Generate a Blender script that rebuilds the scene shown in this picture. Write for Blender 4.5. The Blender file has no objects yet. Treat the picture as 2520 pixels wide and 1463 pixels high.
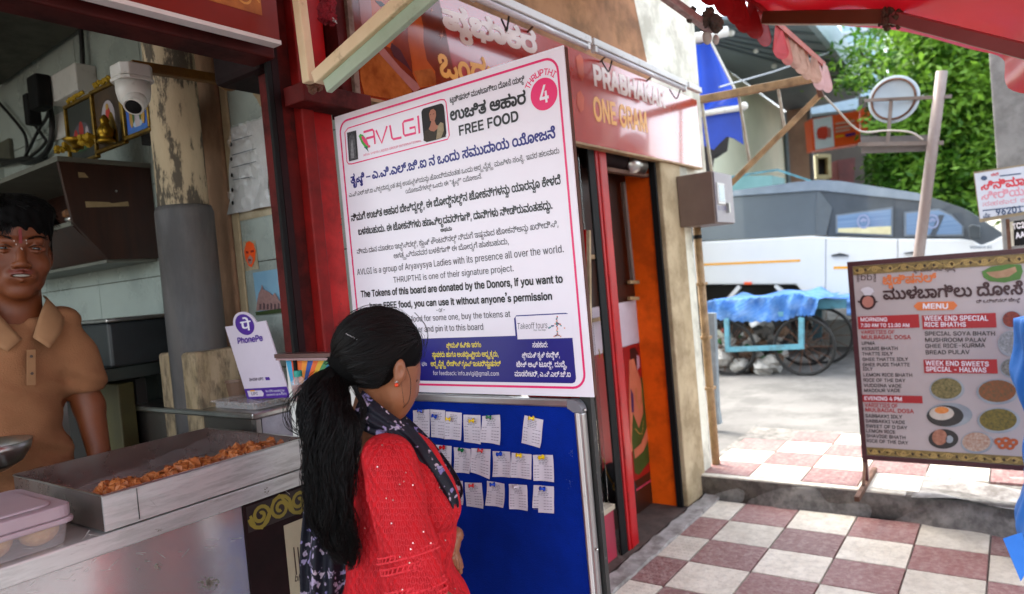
import bpy, math, random
import numpy as np
from mathutils import Vector, Matrix, geometry
random.seed(7); rng = np.random.default_rng(7)
S = bpy.context.scene; COL = S.collection
# ---------------------------------------------------------------- camera, sky, sun, exposure
F_PX, YAW, PITCH, ROLL, EYE = 1723.5, 0.62650, -0.02579, -0.08932, 1.45
_f = Vector((math.cos(YAW)*math.cos(PITCH), math.sin(YAW)*math.cos(PITCH), math.sin(PITCH)))
_r0 = Vector((math.sin(YAW), -math.cos(YAW), 0)); _u0 = _r0.cross(_f)
_r = math.cos(ROLL)*_r0 + math.sin(ROLL)*_u0; _u = -math.sin(ROLL)*_r0 + math.cos(ROLL)*_u0
CAM = Vector((0, 0, EYE))
cd = bpy.data.cameras.new('camera'); cam = bpy.data.objects.new('camera', cd); COL.objects.link(cam)
cam.matrix_world = Matrix(((_r.x, _u.x, -_f.x, 0), (_r.y, _u.y, -_f.y, 0), (_r.z, _u.z, -_f.z, EYE), (0, 0, 0, 1)))
cd.sensor_width = 36; cd.lens = F_PX/2520*36; cd.clip_start = 0.05; cd.clip_end = 500
cd.dof.use_dof = True; cd.dof.focus_distance = 1.85; cd.dof.aperture_fstop = 3.0
S.camera = cam
W = bpy.data.worlds.new('World'); S.world = W; W.use_nodes = True
wn = W.node_tree.nodes; sky = wn.new('ShaderNodeTexSky'); sky.sky_type = 'NISHITA'; sky.sun_disc = False
SUN = Vector((0.20, 0.52, 0.80)).normalized()
sky.sun_elevation = math.asin(SUN.z); sky.sun_rotation = math.atan2(SUN.x, SUN.y)
sky.dust_density = 3.0; sky.air_density = 1.0
hs = wn.new('ShaderNodeHueSaturation'); hs.inputs['Saturation'].default_value = .5; W.node_tree.links.new(sky.outputs[0], hs.inputs['Color'])
W.node_tree.links.new(hs.outputs[0], wn['Background'].inputs[0]); wn['Background'].inputs[1].default_value = 0.15
ld = bpy.data.lights.new('sun', 'SUN'); sun = bpy.data.objects.new('sun', ld); COL.objects.link(sun)
ld.energy = .6; ld.angle = math.radians(18); ld.color = (1.0, 0.95, 0.87); sun.location = (0, 0, 8)
sun.rotation_euler = SUN.to_track_quat('Z', 'Y').to_euler()
S.view_settings.view_transform = 'Standard'; S.view_settings.look = 'None'; S.view_settings.gamma = 1
S.view_settings.exposure = 3.0
S.view_settings.use_white_balance = True; S.view_settings.white_balance_temperature = 6650; S.view_settings.white_balance_tint = 7
S.render.engine = 'CYCLES'; S.cycles.use_denoising = True; S.cycles.max_bounces = 10; S.cycles.transparent_max_bounces = 24
S.cycles.sample_clamp_indirect = 6

# ---------------------------------------------------------------- finding real places: rays of the fitted camera
def ray(x, y): return _f + _r*((x-1260)/F_PX) - _u*((y-731.5)/F_PX)
def UD(x, y, d): return CAM + ray(x, y)*d
def U(x, y, ax, v):
    d = ray(x, y); i = 'xyz'.index(ax); return CAM + d*((v-CAM[i])/d[i])

# ---------------------------------------------------------------- materials
def lin(h):
    if not isinstance(h, str): return tuple(h)[:3]
    h = h.lstrip('#'); o = []
    for i in (0, 2, 4):
        c = int(h[i:i+2], 16)/255; o.append(c/12.92 if c <= .04045 else ((c+.055)/1.055)**2.4)
    return tuple(o)
MATS = {}
def mat(name, col, col2=None, rough=.6, metal=0, scale=6, var=.12, bump=0, bscale=80, dirt=None, damt=.5, dscale=3,
        orand=0, trans=0, alpha=1, glass=0, spec=.5, coat=0, stretch=None, btype='noise', sheen=0, thr=(.45, .62)):
    if name in MATS: return MATS[name]
    m = bpy.data.materials.new(name); m.use_nodes = True; MATS[name] = m
    nt = m.node_tree; N = nt.nodes; L = nt.links; b = N['Principled BSDF']
    col = lin(col); c2 = lin(col2) if col2 is not None else tuple(c*(1-var*2) for c in col)
    geo = N.new('ShaderNodeNewGeometry'); mp = N.new('ShaderNodeMapping'); L.new(geo.outputs['Position'], mp.inputs[0])
    if stretch: mp.inputs['Scale'].default_value = stretch
    n = N.new('ShaderNodeTexNoise'); n.inputs['Scale'].default_value = scale; n.inputs['Detail'].default_value = 5
    n.inputs['Roughness'].default_value = .6; L.new(mp.outputs[0], n.inputs['Vector'])
    r = N.new('ShaderNodeMapRange'); r.inputs[1].default_value = .32; r.inputs[2].default_value = .68; L.new(n.outputs[0], r.inputs[0])
    mx = N.new('ShaderNodeMix'); mx.data_type = 'RGBA'; mx.inputs[6].default_value = (*col, 1); mx.inputs[7].default_value = (*c2, 1)
    L.new(r.outputs[0], mx.inputs[0]); out = mx.outputs[2]
    if orand:
        oi = N.new('ShaderNodeObjectInfo'); mr = N.new('ShaderNodeMapRange'); mr.inputs[3].default_value = 1-orand; mr.inputs[4].default_value = 1+orand*.4; L.new(oi.outputs['Random'], mr.inputs[0])
        vm = N.new('ShaderNodeVectorMath'); vm.operation = 'SCALE'; L.new(out, vm.inputs[0]); L.new(mr.outputs[0], vm.inputs['Scale']); out = vm.outputs[0]
    if dirt is not None:
        n2 = N.new('ShaderNodeTexNoise'); n2.inputs['Scale'].default_value = dscale; n2.inputs['Detail'].default_value = 8
        n2.inputs['Roughness'].default_value = .68; L.new(mp.outputs[0], n2.inputs['Vector'])
        r2 = N.new('ShaderNodeMapRange'); r2.inputs[1].default_value = thr[0]; r2.inputs[2].default_value = thr[1]
        r2.inputs[4].default_value = damt; L.new(n2.outputs[0], r2.inputs[0])
        m2 = N.new('ShaderNodeMix'); m2.data_type = 'RGBA'; m2.inputs[7].default_value = (*lin(dirt), 1)
        L.new(out, m2.inputs[6]); L.new(r2.outputs[0], m2.inputs[0]); out = m2.outputs[2]
        ma = N.new('ShaderNodeMath'); ma.operation = 'MULTIPLY_ADD'; ma.inputs[1].default_value = .25; ma.inputs[2].default_value = rough
        L.new(r2.outputs[0], ma.inputs[0]); L.new(ma.outputs[0], b.inputs['Roughness'])
    L.new(out, b.inputs['Base Color'])
    if dirt is None: b.inputs['Roughness'].default_value = rough
    b.inputs['Metallic'].default_value = metal; b.inputs['Specular IOR Level'].default_value = spec
    b.inputs['Coat Weight'].default_value = coat; b.inputs['Alpha'].default_value = alpha
    if sheen: b.inputs['Sheen Weight'].default_value = sheen
    if glass: b.inputs['Transmission Weight'].default_value = glass
    if bump:
        if btype == 'voronoi':
            t = N.new('ShaderNodeTexVoronoi'); o = t.outputs[0]
        elif btype == 'wave':
            t = N.new('ShaderNodeTexWave'); t.inputs['Distortion'].default_value = 6; o = t.outputs[1]
        else: t = N.new('ShaderNodeTexNoise'); t.inputs['Detail'].default_value = 6; o = t.outputs[0]
        t.inputs['Scale'].default_value = bscale; L.new(mp.outputs[0], t.inputs['Vector'])
        bp = N.new('ShaderNodeBump'); bp.inputs['Strength'].default_value = bump; bp.inputs['Distance'].default_value = .004
        L.new(o, bp.inputs['Height']); L.new(bp.outputs[0], b.inputs['Normal'])
    if trans:
        tr = N.new('ShaderNodeBsdfTranslucent'); L.new(out, tr.inputs[0]); ms = N.new('ShaderNodeMixShader')
        ms.inputs[0].default_value = trans; L.new(b.outputs[0], ms.inputs[1]); L.new(tr.outputs[0], ms.inputs[2])
        L.new(ms.outputs[0], N['Material Output'].inputs[0])
    return m

# ---------------------------------------------------------------- geometry
def base_of(V): return Vector((float((V[:, 0].min()+V[:, 0].max())/2), float((V[:, 1].min()+V[:, 1].max())/2), float(V[:, 2].min())))
def tag(o, label=None, cat=None, group=None, kind=None):
    if label: o['label'] = label
    if cat: o['category'] = cat
    if group: o['group'] = group
    if kind: o['kind'] = kind
    return o
def thing(name, label, cat, loc, group=None):
    o = bpy.data.objects.new(name, None); o.empty_display_size = .05; COL.objects.link(o); o.location = loc
    o['_loc'] = tuple(loc); return tag(o, label, cat, group)
WLOC = {}
def wloc(o):
    v = Vector((0, 0, 0))
    while o is not None: v += o.location; o = o.parent
    return v
def mesh_obj(name, V, Fc, m, parent=None, smooth=False, bev=0, origin=None, mi=None):
    V = np.asarray(V, dtype=float).reshape(-1, 3)
    o0 = wloc(parent) if parent else (Vector(origin) if origin else base_of(V))
    me = bpy.data.meshes.new(name); me.from_pydata((V-np.array(o0)).tolist(), [], Fc)
    ms = m if isinstance(m, (list, tuple)) else [m]
    for k in ms: me.materials.append(k)
    if mi is not None: me.polygons.foreach_set('material_index', mi)
    if smooth: me.polygons.foreach_set('use_smooth', [True]*len(me.polygons))
    me.update()
    o = bpy.data.objects.new(name, me); COL.objects.link(o)
    if parent: o.parent = parent
    else: o.location = o0
    if bev:
        b = o.modifiers.new('bevel', 'BEVEL'); b.width = bev; b.segments = 2; b.limit_method = 'ANGLE'; b.angle_limit = .7
    return o
class G:
    def __init__(s): s.v = []; s.f = []
    def add(s, V, Fc):
        n = len(s.v); s.v += [tuple(p) for p in V]; s.f += [tuple(i+n for i in f) for f in Fc]; return s
    def hexa(s, p):   # 8 corners: bottom 4 ccw, top 4
        return s.add(p, [(0, 3, 2, 1), (4, 5, 6, 7), (0, 1, 5, 4), (1, 2, 6, 5), (2, 3, 7, 6), (3, 0, 4, 7)])
    def box(s, x0, x1, y0, y1, z0, z1):
        return s.hexa([(x0, y0, z0), (x1, y0, z0), (x1, y1, z0), (x0, y1, z0), (x0, y0, z1), (x1, y0, z1), (x1, y1, z1), (x0, y1, z1)])
    def bar(s, p, q, w, h, up=(0, 0, 1)):
        p, q = Vector(p), Vector(q); d = (q-p).normalized(); a = d.cross(Vector(up)).normalized(); b = a.cross(d)
        c = [(-w/2, -h/2), (w/2, -h/2), (w/2, h/2), (-w/2, h/2)]
        P = [p+a*x+b*y for x, y in c]+[q+a*x+b*y for x, y in c]
        return s.add(P, [(3, 2, 1, 0), (4, 5, 6, 7), (0, 1, 5, 4), (1, 2, 6, 5), (2, 3, 7, 6), (3, 0, 4, 7)])
    def tube(s, pts, r, n=8, cap=True, rs=None):
        P = [Vector(p) for p in pts]; N = len(P); V = []; Fc = []
        t = (P[1]-P[0]).normalized(); a = t.orthogonal().normalized()
        for i in range(N):
            t = (P[min(i+1, N-1)]-P[max(i-1, 0)]).normalized(); a = (a-t*a.dot(t)).normalized(); b = t.cross(a)
            rr = rs[i] if rs is not None else r
            for k in range(n):
                c = 2*math.pi*k/n; V.append(P[i]+(a*math.cos(c)+b*math.sin(c))*rr)
        for i in range(N-1):
            for k in range(n): Fc.append((i*n+k, i*n+(k+1) % n, (i+1)*n+(k+1) % n, (i+1)*n+k))
        if cap: Fc += [tuple(range(n-1, -1, -1)), tuple(range((N-1)*n, N*n))]
        return s.add(V, Fc)
    def lathe(s, prof, c, n=20, axis=(0, 0, 1)):
        ax = Vector(axis).normalized(); a = ax.orthogonal().normalized(); b = ax.cross(a); c = Vector(c); V = []; Fc = []
        for r, z in prof:
            for k in range(n):
                t = 2*math.pi*k/n; V.append(c+ax*z+(a*math.cos(t)+b*math.sin(t))*max(r, 1e-5))
        for i in range(len(prof)-1):
            for k in range(n): Fc.append((i*n+k, i*n+(k+1) % n, (i+1)*n+(k+1) % n, (i+1)*n+k))
        return s.add(V, Fc)
    def ell(s, c, r, n=12, m=8, jit=0):
        c = Vector(c); r = (r, r, r) if not hasattr(r, '__len__') else r; V = []; Fc = []
        for i in range(m+1):
            th = math.pi*i/m
            for k in range(n):
                ph = 2*math.pi*k/n; j = 1+random.uniform(-jit, jit)
                V.append(c+Vector((r[0]*math.sin(th)*math.cos(ph), r[1]*math.sin(th)*math.sin(ph), r[2]*math.cos(th)))*j)
        for i in range(m):
            for k in range(n): Fc.append((i*n+k, (i+1)*n+k, (i+1)*n+(k+1) % n, i*n+(k+1) % n))
        return s.add(V, Fc)
    def slab(s, pts, off):   # polygon extruded by vector off
        P = [Vector(p) for p in pts]; off = Vector(off); n = len(P)
        return s.add(P+[p+off for p in P], [tuple(range(n)), tuple(range(2*n-1, n-1, -1))]+[(i, i+n, (i+1) % n+n, (i+1) % n) for i in range(n)])
    def grid(s, fn, nu, nv):
        V = [fn(i/nu, j/nv) for j in range(nv+1) for i in range(nu+1)]
        return s.add(V, [(j*(nu+1)+i, j*(nu+1)+i+1, (j+1)*(nu+1)+i+1, (j+1)*(nu+1)+i) for j in range(nv) for i in range(nu)])
    def o(s, name, m, parent=None, **k): return mesh_obj(name, s.v, s.f, m, parent, **k)
def bez(pts, n=8):   # catmull-rom through points
    P = [Vector(p) for p in pts]; P = [P[0]*2-P[1]]+P+[P[-1]*2-P[-2]]; out = []
    for i in range(1, len(P)-2):
        for k in range(n):
            t = k/n; a, b, c, d = P[i-1:i+3]
            out.append(.5*((2*b)+(c-a)*t+(2*a-5*b+4*c-d)*t*t+(3*b-a-3*c+d)*t**3))
    return out+[P[-2]]
def copy_tree(o, parent=None):
    c = o.copy(); COL.objects.link(c)
    if parent: c.parent = parent
    for ch in list(o.children): copy_tree(ch, c)
    return c

# ---------------------------------------------------------------- implicit bodies
class SDF:
    sc = 1.0
    def __init__(s, lo, hi, h):
        s.lo = np.array(lo, float); s.h = h; s.n = np.ceil((np.array(hi)-s.lo)/h).astype(int)+1; s.F = np.full(s.n, .5, np.float32)
    def _sl(s, a, b):
        i0 = np.clip(np.floor((np.array(a)-s.lo)/s.h).astype(int), 0, s.n-1); i1 = np.clip(np.ceil((np.array(b)-s.lo)/s.h).astype(int)+1, 1, s.n)
        if (i1 <= i0).any(): return None, None
        ax = [s.lo[k]+s.h*np.arange(i0[k], i1[k]) for k in range(3)]
        return tuple(slice(i0[k], i1[k]) for k in range(3)), np.stack(np.meshgrid(*ax, indexing='ij'), -1)
    def _mix(s, sl, d, k, sub):
        A = s.F[sl]
        if sub:
            d = -d; h = np.clip(.5-.5*(d-A)/k, 0, 1); s.F[sl] = d*(1-h)+A*h+k*h*(1-h)
        else:
            h = np.clip(.5+.5*(d-A)/k, 0, 1); s.F[sl] = d*(1-h)+A*h-k*h*(1-h)
    def ell(s, c, r, k=.01, R=None, sub=False):
        c = np.array(c, float); r = np.array(r if hasattr(r, '__len__') else (r, r, r), float)*s.sc; m = r.max()+3*k
        sl, P = s._sl(c-m, c+m)
        if sl is None: return s
        q = P-c
        if R is not None: q = q@np.array(R).T
        k0 = np.sqrt(((q/r)**2).sum(-1)); k1 = np.sqrt(((q/r**2)**2).sum(-1))+1e-9
        s._mix(sl, k0*(k0-1)/k1, k, sub); return s
    def cap(s, a, b, ra, rb, k=.01, flat=None, sub=False):
        a = np.array(a, float); b = np.array(b, float); ra *= s.sc; rb *= s.sc; m = max(ra, rb)+3*k
        sl, P = s._sl(np.minimum(a, b)-m, np.maximum(a, b)+m)
        if sl is None: return s
        ab = b-a; t = np.clip(((P-a)@ab)/(ab@ab), 0, 1); q = P-a-t[..., None]*ab
        if flat is not None:   # flat = (axis vector, factor): thinner along axis
            ax = np.array(flat[0]); q = q+(q@ax)[..., None]*ax*(flat[1]-1)
        s._mix(sl, np.sqrt((q**2).sum(-1))-(ra+(rb-ra)*t), k, sub); return s
    def mesh(s, warp=None):
        F = s.F
        if warp is not None: F = warp(s, F)
        I = F < 0; n = s.n; c = np.zeros(n-1, int)
        for dx in (0, 1):
            for dy in (0, 1):
                for dz in (0, 1): c += I[dx:n[0]-1+dx, dy:n[1]-1+dy, dz:n[2]-1+dz]
        act = (c > 0) & (c < 8); idx = np.full(act.shape, -1); A = np.argwhere(act); idx[act] = np.arange(len(A))
        acc = np.zeros((len(A), 3)); cnt = np.zeros(len(A))
        for ax in range(3):
            o = [k for k in range(3) if k != ax]
            for p in (0, 1):
                for q in (0, 1):
                    d0 = np.zeros(3, int); d0[o[0]] = p; d0[o[1]] = q; d1 = d0.copy(); d1[ax] = 1
                    i0 = A+d0; i1 = A+d1; f0 = F[i0[:, 0], i0[:, 1], i0[:, 2]]; f1 = F[i1[:, 0], i1[:, 1], i1[:, 2]]
                    m = (f0 < 0) != (f1 < 0); t = np.where(m, f0/(f0-f1+1e-12), 0)
                    acc += np.where(m[:, None], d0+t[:, None]*(d1-d0), 0); cnt += m
        V = s.lo+(A+acc/cnt[:, None])*s.h; Q = []
        for ax in range(3):
            u, w = (ax+1) % 3, (ax+2) % 3; a = np.moveaxis(I, ax, 0); d = a[1:] != a[:-1]; d = np.moveaxis(d, 0, ax)
            E = np.argwhere(d); E = E[(E[:, u] > 0) & (E[:, w] > 0) & (E[:, u] < n[u]-1) & (E[:, w] < n[w]-1)]
            eu = np.zeros(3, int); eu[u] = 1; ew = np.zeros(3, int); ew[w] = 1
            q = [idx[tuple((E-eu-ew).T)], idx[tuple((E-ew).T)], idx[tuple(E.T)], idx[tuple((E-eu).T)]]
            q = np.stack(q, 1); fl = I[tuple(E.T)]; q[~fl] = q[~fl][:, ::-1]; Q.append(q)
        Q = np.concatenate(Q); Q = Q[(Q >= 0).all(1)]
        return V, Q.tolist()

# ---------------------------------------------------------------- flat print: planes, glyphs, decals
class Plane:
    def __init__(s, ax, val, n=None):
        s.ax, s.val = ax, val
        s.n = Vector((-1, 0, 0)) if ax == 'x' else Vector((0, -1, 0)); s.ex = Vector((0, -1, 0)) if ax == 'x' else Vector((1, 0, 0))
        s.ey = Vector((0, 0, 1)); s.O = (Vector((val, 0, 0)) if ax == 'x' else Vector((0, val, 0)))
    def L(s, x, y):
        d = ray(x, y); t = (s.O-CAM).dot(s.n)/d.dot(s.n); p = CAM+d*t-s.O; return (p.dot(s.ex), p.dot(s.ey))
    def Wp(s, u, v, off=0): return s.O+s.ex*u+s.ey*v+s.n*off
    def poly(s, name, px, m, parent, off=.0004, smooth=False):
        P = [s.Wp(*s.L(*p), off) for p in px]
        return mesh_obj(name, P, [tuple(range(len(P)))], m, parent)
    def uvpoly(s, name, uv, m, parent, off=.0004):
        return mesh_obj(name, [s.Wp(u, v, off) for u, v in uv], [tuple(range(len(uv)))], m, parent)
def tilted(O, ex, ey):
    p = Plane('x', 0); p.O = Vector(O); p.ex = Vector(ex).normalized(); p.ey = Vector(ey).normalized(); p.n = p.ex.cross(p.ey); return p
def rrect(u0, v0, u1, v1, r, n=5):
    out = []
    for cx, cy, a in ((u1-r, v1-r, 0), (u0+r, v1-r, 90), (u0+r, v0+r, 180), (u1-r, v0+r, 270)):
        for k in range(n+1):
            t = math.radians(a+90*k/n); out.append((cx+r*math.cos(t), cy+r*math.sin(t)))
    return out
def circ(cu, cv, ru, rv=None, n=28): return [(cu+ru*math.cos(2*math.pi*k/n), cv+(rv or ru)*math.sin(2*math.pi*k/n)) for k in range(n)]
GLY = {}
def load_glyphs(chars):
    f = None
    try:
        import os
        p = os.path.join(bpy.utils.system_resource('DATAFILES'), 'fonts', 'Inter.woff2')
        if os.path.exists(p): f = bpy.data.fonts.load(p)
    except Exception: f = None
    chars = [c for c in sorted(set(chars)) if c not in '\n\u200c\u200d']
    for font, cs in ((f, [c for c in chars if ord(c) < 0x900]), (None, [c for c in chars if ord(c) >= 0x900])): glyph_set(font, cs+['|'])
    CAPS[0] = max(p[:, 1].max() for p in GLY['H'][1]); CAPS[1] = max(p[:, 1].max() for p in GLY['ಕ'][1])*.92
CAPS = [.5, .5]
def glyph_set(font, chars):
    cu = bpy.data.curves.new('glyphs', 'FONT')
    if font: cu.font = font
    cu.size = 1; cu.space_line = 4; cu.body = '\n'.join(c+'|' for c in chars)
    o = bpy.data.objects.new('glyphs', cu); COL.objects.link(o); bpy.context.view_layer.update()
    c2 = o.to_curve(bpy.context.evaluated_depsgraph_get()); sp = []
    for s in c2.splines:
        pts = []; B = s.bezier_points; n = len(B)
        if n < 2: continue
        for i in range(n):
            a, b = B[i], B[(i+1) % n]; p0, p1, p2, p3 = a.co, a.handle_right, b.handle_left, b.co
            st = (p1-p0).cross(p3-p0).length+(p2-p3).cross(p3-p0).length < 1e-5
            kk = 3 if ord(chars[0]) < 0x900 else 2
            for k in range(1 if st else kk):
                t = k/kk; q = p0*(1-t)**3+p1*3*t*(1-t)**2+p2*3*t*t*(1-t)+p3*t**3; pts.append((q.x, q.y))
        sp.append(np.array(pts))
    P = 4.0; rows = [[] for c in chars]
    for p in sp:
        i = int(round((.3-float(p[:, 1].mean()))/P)); i = min(max(i, 0), len(chars)-1); rows[i].append(p+np.array([0, i*P]))
    isbar = lambda q: len(q) == 4 and np.ptp(q[:, 1]) > .55 and np.ptp(q[:, 0]) < .2
    b0 = min(q[:, 0].min() for q in rows[-1] if isbar(q))
    for i, c in enumerate(chars):
        R = rows[i]; bars = [k for k in range(len(R)) if isbar(R[k])]
        if not bars: GLY[c] = (.3, R); continue
        bi = max(bars, key=lambda k: R[k][:, 0].min())
        GLY[c] = (float(R[bi][:, 0].min())-b0, [r for k, r in enumerate(R) if k != bi])
    bpy.data.objects.remove(o)
TES = {}
def area(p): return .5*float(np.sum(p[:, 0]*np.roll(p[:, 1], -1)-np.roll(p[:, 0], -1)*p[:, 1]))
def inside(pt, p):
    x, y = pt; a = p; b = np.roll(p, -1, 0); c = ((a[:, 1] > y) != (b[:, 1] > y)); xx = (b[:, 0]-a[:, 0])*(y-a[:, 1])/(b[:, 1]-a[:, 1]+1e-12)+a[:, 0]
    return bool((c & (x < xx)).sum() % 2)
def tess(c, bold):
    key = (c, round(bold, 4))
    if key in TES: return TES[key]
    polys = [p for p in GLY[c[0]][1] if not (len(c) > 1 and p[:, 1].min() > .42 and p[:, 1].max() > .66)] if len(c) > 1 else GLY[c][1]
    polys = [p for p in polys if len(p) > 2 and abs(area(p)) > 1e-5]; V = []; T = []
    if polys:
        big = max(polys, key=lambda p: abs(area(p))); sg = 1 if area(big) > 0 else -1; Q = []
        for p in polys:
            if bold:
                a = p-np.roll(p, 1, 0); b = np.roll(p, -1, 0)-p
                a = a/(np.linalg.norm(a, axis=1)[:, None]+1e-9); b = b/(np.linalg.norm(b, axis=1)[:, None]+1e-9)
                t = a+b; t = t/(np.linalg.norm(t, axis=1)[:, None]+1e-9); p = p+np.stack([t[:, 1], -t[:, 0]], 1)*sg*bold
            Q.append(p)
        pts = []; ed = []
        for p in Q:
            n = len(pts); pts += [Vector((float(x), float(y))) for x, y in p]; ed += [(n+i, n+(i+1) % len(p)) for i in range(len(p))]
        r = geometry.delaunay_2d_cdt(pts, ed, [], 0, 1e-5); V = np.array([(v.x, v.y) for v in r[0]])
        F_ = np.array([f for f in r[2] if len(f) == 3]); C_ = V[F_].mean(1); wn_ = np.zeros(len(C_))
        for p in Q:
            A_ = p; B_ = np.roll(p, -1, 0); x = C_[:, 0][:, None]; y = C_[:, 1][:, None]
            lf_ = (B_[:, 0]-A_[:, 0])*(y-A_[:, 1])-(x-A_[:, 0])*(B_[:, 1]-A_[:, 1])
            wn_ += ((A_[:, 1] <= y) & (B_[:, 1] > y) & (lf_ > 0)).sum(1)-((A_[:, 1] > y) & (B_[:, 1] <= y) & (lf_ < 0)).sum(1)
        T = [tuple(int(i) for i in f) for f in F_[wn_*sg > .5]]; V = [(x, y, 0) for x, y in V]
    TES[key] = (np.array(V).reshape(-1, 3), T); return TES[key]
KC = lambda c: 'ಕ' <= c <= 'ಹ'
def layout(t):
    out = []; x = 0; i = 0; t = t.replace('\u200d', ''); kl = CAPS[1]/CAPS[0]*.95 if any(KC(c) for c in t) else 1
    while i < len(t):
        c = t[i]
        if c == '\u200c': i += 1; continue
        if KC(c):
            x0 = x; adv = GLY[c][0]; k0 = len(out); out.append((c, x, 0, 1)); x += adv; subs = []; i += 1
            while i+1 < len(t) and t[i] == '್' and KC(t[i+1]): subs.append(t[i+1]); i += 2
            if i < len(t) and t[i] in 'ಿೀೆೇೈೊೋೌ್': out[k0] = (c+'*', x0, 0, 1)
            while i < len(t) and ('ಾ' <= t[i] <= 'ೌ' or t[i] == '್'): out.append((t[i], x, 0, 1)); x += GLY[t[i]][0]; i += 1
            sx = x0+adv*.62
            for s_ in subs:
                out.append((s_, sx, -.36, .56)); sx += GLY[s_][0]*.5
            x = max(x, sx+.04 if subs else x)
            continue
        q = kl if ord(c) < 0x900 else 1
        out.append((c, x, 0, q)); x += GLY[c][0]*q; i += 1
    return out, x
class Print:
    """collects flat lettering of one colour for one plane"""
    def __init__(s, plane, off=.0006): s.p = plane; s.off = off; s.V = []; s.F = []; s.k = 0
    def glyphs(s, t, u, v, sx, sy, ang=0, bold=0, slant=0):
        lay, w = layout(t); ca, sa = math.cos(ang), math.sin(ang)
        for c, x, dy, sc in lay:
            V, T = tess(c, bold/sc)
            if not len(V): continue
            X = (x+V[:, 0]*sc+slant*(V[:, 1]*sc+dy))*sx; Y = (dy+V[:, 1]*sc)*sy
            s.k = (s.k+1) % 5
            n = len(s.V); o = s.off+s.k*.00002
            for a, b, z in zip(X, Y, V[:, 2]): s.V.append(s.p.Wp(u+a*ca-b*sa, v+a*sa+b*ca, o+z))
            s.F += [(a+n, b+n, d+n) for a, b, d in T]
    def text(s, t, p0, p1, top, bold=0, slant=0):   # pixels of baseline start / end and of the capital top above the start
        a = s.p.L(*p0); b = s.p.L(*p1); c = s.p.L(*top)
        lay, w = layout(t); W_ = math.hypot(b[0]-a[0], b[1]-a[1]); cap = CAPS[any(KC(ch) for ch in t)]
        sy = abs(c[1]-a[1])/cap
        s.glyphs(t, a[0], a[1], W_/w, sy, math.atan2(b[1]-a[1], b[0]-a[0]) if abs(b[1]-a[1]) > .004 else 0, bold, slant)
    def uvtext(s, t, u0, u1, v, h, bold=0, slant=0):
        lay, w = layout(t); cap = CAPS[any(KC(ch) for ch in t)]
        s.glyphs(t, u0, v, (u1-u0)/w, h/cap, 0, bold, slant)
    def stroke(s, px, w, closed=False, uv=False):
        P = px if uv else [s.p.L(*q) for q in px]; P = [Vector(q) for q in P]
        if closed: P = P+[P[0], P[1]]
        n = len(s.V); s.k = (s.k+1) % 5; o = s.off+s.k*.00002; m = len(P); L_ = []
        for i in range(m):
            t = (P[min(i+1, m-1)]-P[max(i-1, 0)])
            if closed and i == 0: t = P[1]-P[-3]
            if closed and i == m-1: t = P[2]-P[-2]
            t.normalize(); q = Vector((-t.y, t.x))*w/2; L_ += [P[i]+q, P[i]-q]
        if closed: L_ = L_[:-2]; m -= 1
        for q in L_: s.V.append(s.p.Wp(q.x, q.y, o))
        s.F += [(n+2*i, n+2*i+1, n+2*i+3, n+2*i+2) for i in range(m-1)]
    def fill(s, px, uv=False):
        P = px if uv else [s.p.L(*q) for q in px]; n = len(s.V); s.k = (s.k+1) % 5; o = s.off+s.k*.00002
        for q in P: s.V.append(s.p.Wp(q[0], q[1], o))
        s.F.append(tuple(range(n, n+len(P))))
    def o(s, name, m, parent):
        return mesh_obj(name, [tuple(v) for v in s.V], s.F, m, parent)

# ================================================================ MATERIALS
TILE_R = mat('tile_maroon', '#7c504d', '#8b6561', orand=.28, rough=.45, scale=9, dirt='#b9a9a0', damt=.35, dscale=30, bump=.35, bscale=55, btype='voronoi')
TILE_W = mat('tile_white', '#dfd8c8', '#c8bfae', orand=.22, rough=.42, scale=7, dirt='#8f877c', damt=.35, dscale=24, bump=.25, bscale=55, btype='voronoi')
CEMENT = mat('cement', '#858079', '#67635e', rough=.9, scale=14, dirt='#45413d', damt=.6, dscale=16, bump=.8, bscale=30)
CURB = mat('cement_pale', '#a39e99', '#85817c', rough=.85, scale=8, dirt='#4a4038', damt=.6, dscale=9, bump=.7, bscale=40)
ROAD = mat('road_dust', '#6f6c68', '#5c5956', rough=.9, scale=1.2, dirt='#44423f', damt=.55, dscale=2.2, bump=.5, bscale=25)
SOIL = mat('bare_earth', '#6b5f54', '#554b42', rough=.95, scale=3, bump=.5, bscale=20)
BROWNF = mat('threshold_floor', '#55453c', '#3f332c', rough=.8, scale=6, dirt='#2a221d', damt=.6, dscale=5, bump=.4)
STEEL = mat('stainless', '#b9b7b4', '#a09e9b', rough=.28, metal=1, scale=5, var=.1, dirt='#8a8784', damt=.5, dscale=6, bump=.05, bscale=30)
STEELB = mat('stainless_brushed', '#cfcdcb', '#bdbbb9', rough=.3, metal=.5, scale=3, dirt='#8f8b87', damt=.6, dscale=7, bump=.06, bscale=60, stretch=(1, 1, 8))
WORN = mat('worn_patch', '#5d574e', '#8d8578', rough=.7, scale=60, metal=.3)
DARKM = mat('dark_paint', '#1a1512', '#0f0c0b', rough=.6, scale=8)
BLACK = mat('black_paint', '#070707', '#0d0d0d', rough=.7, spec=.25, scale=20)
BLKSTEEL = mat('black_steel', '#22211f', '#171615', rough=.5, scale=9, dirt='#7d7a76', damt=.5, dscale=45, thr=(.62, .66))
REDP = mat('red_paint', '#b80f12', '#9c0b0e', spec=.25, rough=.45, scale=4, dirt='#4a0f0f', damt=.5, dscale=9, bump=.1, bscale=50)
REDD = mat('red_paint_dark', '#5e100d', '#450c0a', spec=.2, rough=.6, scale=5, dirt='#1c0c0a', damt=.7, dscale=8, bump=.15)
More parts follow.
